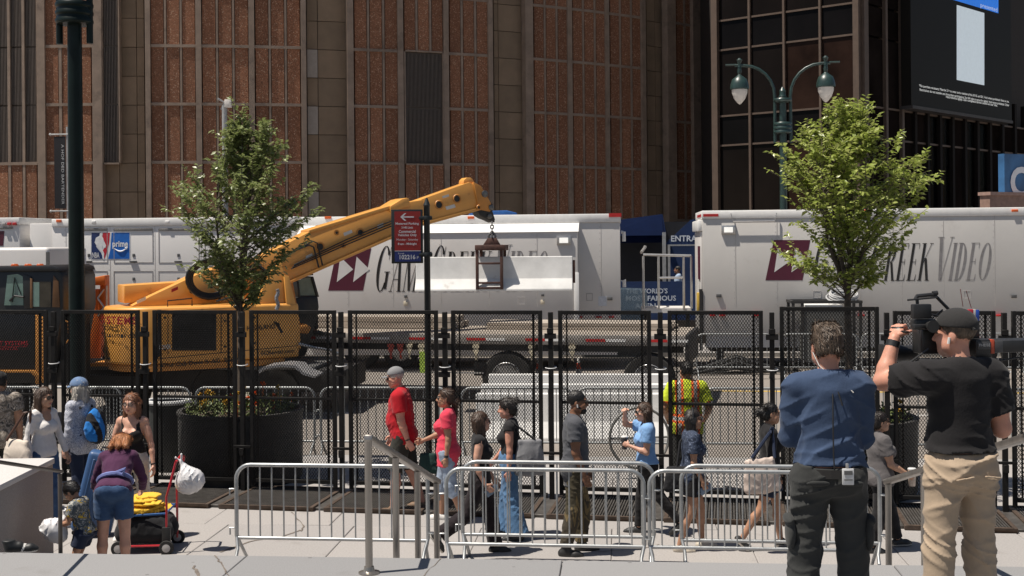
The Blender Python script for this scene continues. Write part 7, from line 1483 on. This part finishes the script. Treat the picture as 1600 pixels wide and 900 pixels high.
b = MB(); n = 26; ring = lambda z, g: [p.tp((.163 + g) * 1.03 * math.cos(a), (.118 + g) * 1.10 * math.sin(a) - .012, z) for a in np.linspace(0, 6.283, n + 1)[:-1]]; b.add(ring(-.02, .022) + ring(.026, .020), [(i, (i + 1) % n, n + (i + 1) % n, n + i) for i in range(n)]); b.build('belt', M('black_leather', (.02, .018, .017), .4), p.t)
def plate(nm, c, w, h, d, mat, fr=None, bev=.006): 
    bb = MB(); m4 = Matrix.Translation(c) @ Matrix(p.Tm.tolist()).to_4x4(); bb.box(-w / 2, w / 2, -d / 2, d / 2, -h / 2, h / 2, m4); return bb.build(nm, mat, p.t, bevel=bev)
bd = plate('id_badge', p.tp(.062, -.176, -.005), .064, .090, .014, M('badge_white', (.62, .62, .62), .4), bev=.004); plate('badge_print', p.tp(.062, -.1845, .017), .045, .022, .002, M('badge_print', (.12, .12, .12), .5), bev=0); plate('badge_print', p.tp(.062, -.1845, -.02), .045, .006, .002, MATS['badge_print'], bev=0); plate('badge_clip', p.tp(.058, -.174, .050), .016, .03, .012, alu, bev=.003)
for sx in (1, -1):
    q = p.tp(sx * .088, -.140, -.02); 
    Pq = [('e', p.tp(sx * .088, -.158, -.045), p.Tm @ rotx(14), np.array((.066, .012, .018)), 0, .01)]; mesh_object('pocket_flap', [Field(Pq, .0065).mesh()], [charcoal], p.t)
    i = 0 if sx > 0 else 1; m_ = p.hip[i] + (p.kn[i] - p.hip[i]) * .72; Pq = [('e', m_ + V3(sx * .095, -.01, 0), None, np.array((.028, .085, .105)), 0, .01), ('e', m_ + V3(sx * .105, -.01, .075), None, np.array((.028, .09, .03)), 0, .01)]; mesh_object('cargo_pocket', [Field(Pq, .008).mesh()], [charcoal], p.t)
p = Person(1500, 6.9, 1.93, 14, 'cameraman in black tee, khaki trousers and black cap shouldering a video camera', False, SK_P, build=.95, armk=1.22, h=.0085, base=1.0, legs=[((.06, .03, -1), (.03, -.05, -1)), ((-.10, -.02, -1), (-.05, -.06, -1))], arms=[((.20, -.06, -1), (-.10, .95, .25), None, .9), ((-.40, .88, -.16), (.36, .12, .92), (.5, .45, .7), 1.1, V3(.75, .5, -.2))], head=(-38, -2, 0)); PCAM = p
p.body(); p.top(black_t, .70, .06, .024, seed=33, wr=.014, wl=.18, belly=.02, drop=.12); p.bottom(khaki, 1.95, .026, .12, seed=34, wr=.022, wl=.17, thick=1.02); p.shoes(blks, high=.1); p.hair(h_sp, 'crop'); p.cap(capk, grow=.005); p.ring_on(1, rubw, .86, .037, .036, 'watch')
b = MB(); b.tube([p.hp(-.083, .0, -.012), p.hp(-.086, .006, -.045)], .008, 6); b.build('earbud', whites, p.t)
b = MB(); b.tube([p.hp(x, -.112 + .3 * abs(x) ** 1.2, .03) for x in (-.045, -.03, 0, .03, .045)], .010, 6); b.build('cap_strap', capk, p.t)
for sx in (1, -1): Pq = [('c', p.tp(sx * .035, -.166, -.050), p.tp(sx * .125, -.156, -.062), .007, .006, .01)]; mesh_object('pocket_welt', [Field(Pq, .006).mesh()], [khaki], p.t)
# --- far people
st_ = at(1062, 470, 40.0); b = MB(); t = thing('entrance_step', (st_.x, 40.0, 0), -PSI, 'dark block step at the arena entrance', 'step'); b.box(-1.2, 1.2, -.6, .9, 0, .75); b.build('block', dark_in, t)
p = Person(1062, 40.0, 1.78, 80, 'man in a pale blue shirt standing at the arena entrance under the canopy', False, SK_B, h=.02, base=.75); p.body(); p.top(cloth('pale_blue_shirt', (.30, .38, .50)), .6, -.1, .02, seed=40); p.bottom(cloth('beige_trousers', (.34, .27, .22)), 1.95, .02); p.shoes(blks); p.hair(h_bk, 'crop')
oc = cpl([(463, 470)], 1.75)[0]; oz = onplane(463, 432, C0 + cb * 1.75, (ca.x, ca.y)).z - 1.28
p = Person(461, oc.y, 1.75, -70, 'crane operator in a yellow high visibility vest sitting inside the cab', False, SK_O, h=.016, base=oz, legs=[((.1, 1, -.1), (.0, .1, -1)), ((-.1, 1, -.1), (0, .1, -1))], arms=[((.2, .4, -1), (0, 1, .1)), ((-.2, .4, -1), (0, 1, .1))]); p.body(); p.top(hv_y, .7, -.1, .02, seed=41); p.bottom(charcoal, 1.9, .02); p.shoes(blks); p.hair(h_dk); p.cap(capg)
# ------------------------------------------------------------------ things people carry
def bagmesh(name, loc, rz, w, d, h, mat, label, cat, bulge=.25, taper=.9, tilt=0):
    t = thing(name, loc, rz, label, cat); t.rotation_euler = (0, tilt, rz); P = [('e', V3(0, 0, h * .42), None, (w * .52, d * .5, h * .5), 0, .04), ('c', V3(-w * .42, 0, .03), V3(w * .42, 0, .03), d * .32, d * .32, .05), ('c', V3(-w * .42 * taper, 0, h * .9), V3(w * .42 * taper, 0, h * .9), .014, .014, .07), ('c', V3(-w * .44, 0, .03), V3(-w * .42 * taper, 0, h * .9), .03, .012, .05), ('c', V3(w * .44, 0, .03), V3(w * .42 * taper, 0, h * .9), .03, .012, .05), ('cut', V3(0, 0, h), V3(0, 0, 1))]
    f = Field(P, .011); f.wrinkle(.010, .12, int(w * 1000)); mesh_object('bag', [f.mesh()], [mat], t); return t
def straps(t, pts, r, mat, name='strap'): b = MB(); inv = mw(t).inverted(); b.tube([inv @ Vector(p) for p in pts], r, 6); return b.build(name, mat, t, smooth=True)
cream_c = cloth('cream_canvas', (.60, .52, .44)); pale_c = cloth('pale_tote', (.56, .46, .40)); grey_bag = cloth('grey_nylon', (.22, .22, .23)); blkbag = cloth('black_nylon', (.018, .018, .02)); bluebag = cloth('bright_blue_nylon', (.02, .17, .50)); brown_s = M('brown_strap', (.07, .03, .018), .6)
def wp(P, v): return P.world(v)
# cream shoulder bag of the woman in white
P = PW; sh = wp(P, P.sh[0] + V3(.03, 0, .05)); c = wp(P, P.tp(.27, -.13, -.13)); t = bagmesh('shoulder_bag', c, R(-30), .42, .16, .30, cream_c, 'cream canvas shoulder bag with a brown strap on the woman in white', 'bag'); straps(t, [Vector(c) + Vector((-.13, 0, .28)), sh + Vector((-.06, -.03, .0)), sh + Vector((.01, -.03, .02)), Vector(c) + Vector((.14, .0, .28))], .016, brown_s)
# backpack
P = PB; c = wp(P, P.tp(.03, -.21, .14)); t = thing('backpack', c, P.t.rotation_euler.z + .2, 'blue and black backpack worn by the person with the blue cap', 'backpack'); t.rotation_euler = (0, R(12), P.t.rotation_euler.z + .1)
f = Field([('e', V3(0, 0, .08), None, (.15, .09, .20), 0, .05), ('e', V3(0, -.02, .0), None, (.16, .10, .16), 0, .05), ('e', V3(0, -.07, -.05), None, (.12, .07, .12), 0, .03)], .012); f.wrinkle(.014, .1, 3); mesh_object('pack', [f.mesh()], [blkbag, bluebag], t, lambda C: ((np.sin(C[:, 0] * 34 + C[:, 2] * 16 + .6) > -.1) & (C[:, 0] < .05) & (C[:, 2] > -.14)).astype(int))
for s in (1, -1): straps(t, [wp(P, P.tp(s * .09, -.11, .42)), wp(P, P.tp(s * .10, -.02, .515)), wp(P, P.tp(s * .11, .10, .40)), wp(P, P.tp(s * .12, .10, .22)), wp(P, P.tp(s * .10, -.12, .08))], .018, blkbag)
# tote of the woman in black near the blue shirted man
P = PTOTE; c = wp(P, P.tp(.26, -.13, -.20)); t = bagmesh('tote_bag', c, R(4), .36, .14, .36, pale_c, 'pale cream tote bag with a dark strap hanging beside the woman in black', 'bag', tilt=R(-6)); s0 = wp(P, P.tp(.17, -.02, .53)); straps(t, [Vector(c) + Vector((-.12, -.02, .35)), s0 + Vector((-.02, -.06, -.05)), s0 + Vector((0.02, 0, .0)), Vector(c) + Vector((.12, -.02, .35))], .018, navy_c)
# grey bag of the woman in jeans
P = PJEAN; c = wp(P, P.tp(-.12, -.25, -.12)); t = bagmesh('shoulder_bag', c, R(10), .30, .14, .40, grey_bag, 'grey and black shoulder bag behind the woman in wide jeans', 'bag'); s0 = wp(P, P.tp(-.14, -.03, .52)); straps(t, [Vector(c) + Vector((.06, 0, .38)), s0, Vector(c) + Vector((-.1, 0, .38))], .014, blkbag)
# black pouch of the girl with headphones
P = PHEAD; c = wp(P, P.tp(.12, -.20, -.18)); t = bagmesh('hip_bag', c, R(4), .24, .12, .26, blkbag, 'black bag hanging at the hip of the girl with headphones', 'bag'); straps(t, [Vector(c) + Vector((0, 0, .24)), wp(P, P.tp(.06, -.15, .40)), wp(P, P.tp(-.08, -.05, .50))], .012, blkbag)
# dark green bag held between the man in red and the woman in pink
c = at(669, 728, 14.9); t = bagmesh('carrier_bag', c - Vector((0, 0, .08)), 0, .2, .12, .24, cloth('dark_green_bag', (.02, .045, .04)), 'dark green bag hanging below the joined hands of the couple', 'bag'); straps(t, [c + Vector((-.05, 0, .15)), at(662, 694, 14.9), c + Vector((.05, 0, .15))], .007, blkbag)
def hand_c(P, i, f=.07, n=.03):
    d = P.hd[i]; sg = 1 if i == 0 else -1; nn = P.Tm @ V3(-sg, 0, 0); nn = nn - d * (nn @ d); return wp(P, P.wr[i] + (d * f + nrm(nn) * n) * P.k)
def cup(P, i, label, mat, lid, name='drink_cup', h=.13, r=.038, f=.08, n=.035):
    c = hand_c(P, i, f, n); t = thing(name, c - Vector((0, 0, h * .5)), 0, label, 'cup'); b = MB(); b.lathe([(r * .75, 0), (r, h)], n=18); b.build('cup', mat, t, smooth=True); b = MB(); b.lathe([(r * 1.04, h + .001), (r * 1.04, h + .012), (r * .8, h + .02)], n=18); b.build('lid', lid, t, smooth=True); return t
cup(PSKY, 1, 'small dark and white cup held by the woman in the sky blue tee', M('dark_cup', (.05, .05, .055), .4), whites)
cup(PCUP, 0, 'clear plastic cup with a milky iced drink held by the woman with glasses', M('iced_drink', (.55, .44, .35), .25, var=.3, sc=20), M('clear_lid', (.6, .6, .6), .2), h=.17, r=.044)
def phone(P, i, label):
    c = hand_c(P, i, .10, .03); t = thing('phone', c, P.t.rotation_euler.z, label, 'phone'); t.rotation_euler = (R(35), 0, P.t.rotation_euler.z); b = MB(); b.box(-.004, .004, -.075, .075, -.037, .037); b.build('case', M('phone_case', (.16, .22, .30), .3), t, bevel=.003); b = MB(); b.box(-.0052, -.0042, -.07, .07, -.033, .033); b.build('screen', M('phone_screen', (.02, .02, .025), .1), t); return t
phone(PBLK, 0, 'phone in the hand of the striding woman in black'); phone(PHEAD, 0, 'phone in the hand of the girl with headphones')
# boy's snack and white bag
c = wp(PK, (PK.wr[0] + PK.wr[1]) / 2 + V3(0, .06, .0)); t = thing('snack', c, 0, 'orange snack in the hands of the small boy', 'food'); f = Field([('e', V3(0, 0, 0), None, (.06, .035, .03), 0, .02), ('e', V3(.03, 0, .02), None, (.03, .03, .02), 0, .02)], .008); f.wrinkle(.006, .03, 2); mesh_object('bread', [f.mesh()], [M('orange_snack', (.55, .20, .05), .6, var=.3, sc=20)], t)
plastic = M('white_plastic_bag', (.66, .65, .66), .35, var=.08, sc=5)
def plastic_bag(loc, w, h, label, seed, tilt=0.0):
    t = thing('plastic_bag', loc, 0, label, 'bag'); t.rotation_euler = (0, tilt, 0); f = Field([('e', V3(0, 0, -h * .62), None, (w * .5, w * .32, h * .36), 0, .05), ('c', V3(0, 0, -h * .5), V3(0, 0, -.02), w * .30, .018, .06), ('c', V3(0, 0, -.03), V3(.03, 0, .05), .016, .022, .02), ('c', V3(0, 0, -.03), V3(-.04, 0, .04), .016, .02, .02)], .010); f.wrinkle(.024, .09, seed, (1.5, 1.5, .6)); mesh_object('bag', [f.mesh()], [plastic], t); return t
plastic_bag(at(103, 806, 11.85), .30, .30, 'white plastic bag held low in front of the small boy', 2, R(38))
# wagon with tub, yellow cloths, handle and hanging bag
wg = gnd(228, 862); t = thing('wagon_cart', wg, R(4), 'folding cart with a black tub and red handle frame beside the bending woman', 'cart'); kk = wg.y / F
redp = M('red_frame_paint', (.42, .02, .03), .35, coat=.2); bluef = M('blue_frame', (.02, .10, .30), .4)
wl, wr_ = (192 - 228) * kk, (264 - 228) * kk
f = Field([('e', V3((wl + wr_) / 2 - .02, .1, .34), None, (.30, .26, .10), 0, .05), ('c', V3(wl + .05, -.05, .22), V3(wr_ - .06, -.05, .22), .12, .12, .08), ('c', V3(wl + .05, .22, .22), V3(wr_ - .06, .22, .22), .12, .12, .08), ('cut', V3(0, 0, .43), V3(0, 0, 1))], .014); f.wrinkle(.008, .1, 5); mesh_object('tub', [f.mesh()], [blkbag], t)
b = MB(); b.tube([(wl, -.16, .42), (wr_, -.16, .44), (wr_, .30, .44), (wl, .30, .42)], .012, 8, closed=True); b.build('rim_rail', bluef, t, smooth=True)
b = MB(); b.tube([(wr_ + .01, -.17, .08), (wr_ + .01, -.17, .62), (wr_ + .06, -.16, .80), (wr_ + .10, -.12, .98)], .013, 8); b.tube([(wr_ + .03, .28, .08), (wr_ + .03, .28, .62), (wr_ + .08, .26, .80), (wr_ + .12, .22, .98)], .013, 8); b.tube([(wr_ + .10, -.12, .98), (wr_ + .12, .05, 1.02), (wr_ + .12, .22, .98)], .015, 8); b.build('handle_frame', redp, t, smooth=True)
for y in (-.16, .30): b = MB(); b.tube([(wl - .02, y, .10), (wr_, y, .10)], .012, 8); b.build('lower_rail', redp, t, smooth=True)
for x, y in ((wl, -.17), (wr_ + .01, -.19), (wl, .31), (wr_ + .03, .30)):
    b = MB(); b.lathe([(.045, -.02), (.075, -.018), (.08, 0), (.075, .018), (.045, .02)], c=(x, y, .08), n=20, axis='y'); w_ = b.build('wheel', rubber, t, smooth=True); b = MB(); b.lathe([(.044, -.022), (.01, -.026)], c=(x, y, .08), n=12, axis='y'); b.build('hub', grey_sk, w_)
b = MB(); b.box(wr_ - .04, wr_ + .05, -.19, -.14, .10, .30); b.build('bracket', blks, t, bevel=.01)
tt = thing('yellow_cloth_pile', wg + Vector((-.03, .05, .42)), R(6), 'pile of folded yellow shirts heaped on the cart', 'clothes'); yl = cloth('yellow_cotton', (.72, .44, .045))
for k in range(6):
    f = Field([('e', V3(rng.uniform(-.08, .08), rng.uniform(-.05, .08), .02 + .028 * k), rotz(rng.uniform(-40, 40)), (.28 - .02 * k, .21 - .012 * k, .034), 0, .02), ('c', V3(-.2 + .03 * k, -.06 + .02 * k, .03 + .02 * k), V3(.16 - .02 * k, -.10 + .02 * k, .03 + .025 * k), .028, .03, .03)], .011); f.wrinkle(.034, .11, 60 + k); mesh_object('shirt', [f.mesh()], [yl], tt)
plastic_bag(wg + Vector((wr_ + .15, -.05, 1.0)), .34, .40, 'white plastic bag tied to the red handle of the cart', 7, R(-22))
# blue suitcase
sc_ = gnd(122, 852); t = thing('suitcase', sc_ + Vector((0, .35, 0)), R(10), 'blue ribbed suitcase leaning behind the boy and the woman in plum', 'suitcase'); t.rotation_euler = (0, R(14), R(12)); sm_ = M('suitcase_blue', (.035, .085, .20), .45, var=.1)
b = MB(); b.box(-.22, .22, -.12, .12, .06, .98); b.build('shell', sm_, t, bevel=.05, seg=3)
for x in (-.14, -.07, 0, .07, .14): b = MB(); b.box(x - .014, x + .014, -.131, -.119, .14, .90); b.build('rib', sm_, t, bevel=.005, seg=1)
b = MB(); b.tube([(-.10, 0, .98), (-.10, 0, 1.03), (.10, 0, 1.03), (.10, 0, .98)], .012, 8); b.build('handle', blks, t)
for x in (-.17, .17): b = MB(); b.lathe([(.03, -.02), (.03, .02)], c=(x, 0, .03), n=12, axis='y'); b.build('wheel', rubber, t)
# trainer poking out past the stone wall
sh_ = at(26, 864, 9.4); t = thing('trainer', sh_, R(-75), 'black and white trainer poking out below the stone wall at the bottom left', 'shoe'); f = Field([('c', V3(0, -.05, .05), V3(0, .02, .055), .036, .034, .02), ('c', V3(0, -.04, .035), V3(0, .10, .03), .034, .036, .02), ('c', V3(0, .10, .03), V3(0, .14, .025), .034, .022, .02), ('c', V3(0, -.045, .05), V3(0, -.06, .10), .040, .044, .03), ('cut', V3(0, 0, .105), V3(0, 0, 1)), ('cut', V3(0, 0, .0), V3(0, 0, -1))], .007); mesh_object('shoe', [f.mesh()], [blks, whites], t, lambda C: ((C[:, 2] < .014) | (np.abs(C[:, 1] - .035 - C[:, 2] * .4) < .008)).astype(int))
# ------------------------------------------------------------------ the shoulder camera
P = PCAM; Yc = 6.9; c0 = P.world(P.tp(.20, .06, .56)); cb_ = M('camera_body', (.022, .022, .023), .45, var=.25, sc=12, bmp=.08); cb2 = M('camera_grey', (.06, .06, .062), .5, var=.2); 
o = at(1500, 548, 6.95); t = thing('video_camera', o, R(8), 'black professional shoulder video camera with viewfinder, rig and long battery pack', 'camera'); inv = mw(t).inverted(); kc = 6.95 / F
def cx(x, y, dy=0.0): q = inv @ at(x, y, 6.95); return Vector((q.x, dy, q.z))
def cbx(nm, x0, x1, y0, y1, d0, d1, mat, bev=.006, parent=None): a, c = cx(x0, y1), cx(x1, y0); b = MB(); b.box(a.x, c.x, d0, d1, a.z, c.z); return b.build(nm, mat, parent or t, bevel=bev)
# x runs along the camera (lens to the left), depth away from us
bodyc = cbx('body', 1452, 1548, 516, 556, .10, .24, cb_, .012)
cbx('rear_plate', 1524, 1549, 530, 562, -.02, .20, cb_, .008); cbx('battery', 1549, 1640, 532, 552, -.01, .15, cb_, .006); bb_ = cbx('battery_end', 1550, 1556, 531, 553, -.015, .155, M('camera_red', (.45, .07, .03), .4), .002); cbx('battery_panel', 1557, 1570, 533, 551, -.016, -.009, cb2, .002)
cbx('side_panel', 1526, 1548, 534, 546, -.026, -.019, cb2, .002)
text('TV-02 DZ', 'lettering', M('camera_print', (.6, .6, .6), .5), t, cx(1527, 541, -.027), (1, 0, 0), (0, 0, 1), w=19 * kc, h=4.0 * kc)
b = MB(); b.lathe([(.050, 0), (.056, .02), (.056, .10), (.062, .13), (.062, .20), (.070, .22), (.070, .26), (.05, .262)], c=(0, 0, 0), n=26, axis='x'); q = cx(1474, 560, .36)
b.v = [(q.x - v[0] * .70, q.y + v[1] * .85, q.z + v[2] * .85) for v in b.v]; ln = b.build('lens', cb_, t, smooth=True)
b = MB(); qq = (q.x - .187, q.y, q.z); b.tube([Vector(qq), Vector(qq) + Vector((-.002, 0, 0))], .042, 24); b.build('lens_glass', sung, ln)
cbx('matte_box', 1420, 1428, 546, 574, .28, .44, cb_, .006)
vf = cbx('monitor', 1425, 1456, 475, 498, .02, .06, cb_, .008); cbx('monitor_screen', 1428, 1453, 478, 495, .0605, .063, sung, .0)
cbx('viewfinder', 1432, 1466, 499, 516, .03, .12, cb_, .012); b = MB(); b.lathe([(.022, 0), (.030, -.03), (.036, -.06)], c=cx(1450, 509, .02), n=18, axis='y'); b.build('eyecup', blks, t, smooth=True)
b = MB(); b.tube([cx(1444, 470, .14), cx(1447, 464, .14), cx(1470, 462, .14), cx(1478, 463, .14)], .012, 8); b.tube([cx(1478, 463, .14), cx(1500, 484, .14), cx(1512, 505, .14)], .010, 8); b.tube([cx(1447, 464, .14), cx(1450, 500, .14)], .010, 8); b.tube([cx(1474, 460, .14), cx(1482, 459, .14)], .014, 8); b.build('top_handle', cb_, t, smooth=True)
for pts, rr in (([cx(1430, 470, .13), cx(1480, 466, .13)], .006), ([cx(1455, 490, .10), cx(1500, 500, .12)], .007), ([cx(1458, 480, .16), cx(1476, 500, .16), cx(1494, 486, .16)], .005), ([cx(1450, 545, .02), cx(1420, 566, .03), cx(1424, 575, .04)], .006), ([cx(1524, 552, .0), cx(1560, 566, .02), cx(1640, 556, .02)], .006), ([cx(1540, 556, .02), cx(1556, 580, .02), cx(1572, 566, .02)], .005)):
    b = MB(); b.tube(pts, rr, 6); b.build('rig_rod', cb_, t, smooth=True)
cbx('receiver', 1523, 1541, 486, 532, .05, .12, cb_, .006); cbx('receiver_panel', 1525, 1538, 510, 516, .045, .05, M('panel_blue', (.10, .13, .18), .4), .001)
cbx('red_tape', 1520, 1528, 484, 496, .035, .05, M('tape_red', (.5, .03, .05), .5), .001); cbx('white_tape', 1528.2, 1532, 484, 500, .035, .05, whites, .001); cbx('blue_tape', 1532.2, 1538, 485, 502, .035, .05, M('tape_blue', (.02, .08, .42), .5), .001)
for pts in ([cx(1508, 452, .05), cx(1514, 480, .06)], [cx(1518, 455, .05), cx(1528, 482, .06)]): b = MB(); b.tube(pts, .0022, 5); b.build('antenna', M('antenna_red', (.25, .08, .07), .5), t)
b = MB(); b.tube([cx(1500, 556, .17), cx(1500, 572, .17), cx(1560, 580, .17), cx(1566, 566, .17)], .014, 8); b.build('shoulder_pad', blks, t, smooth=True)
cbx('hand_grip', 1424, 1446, 506, 514, .0, .05, cb_, .006)
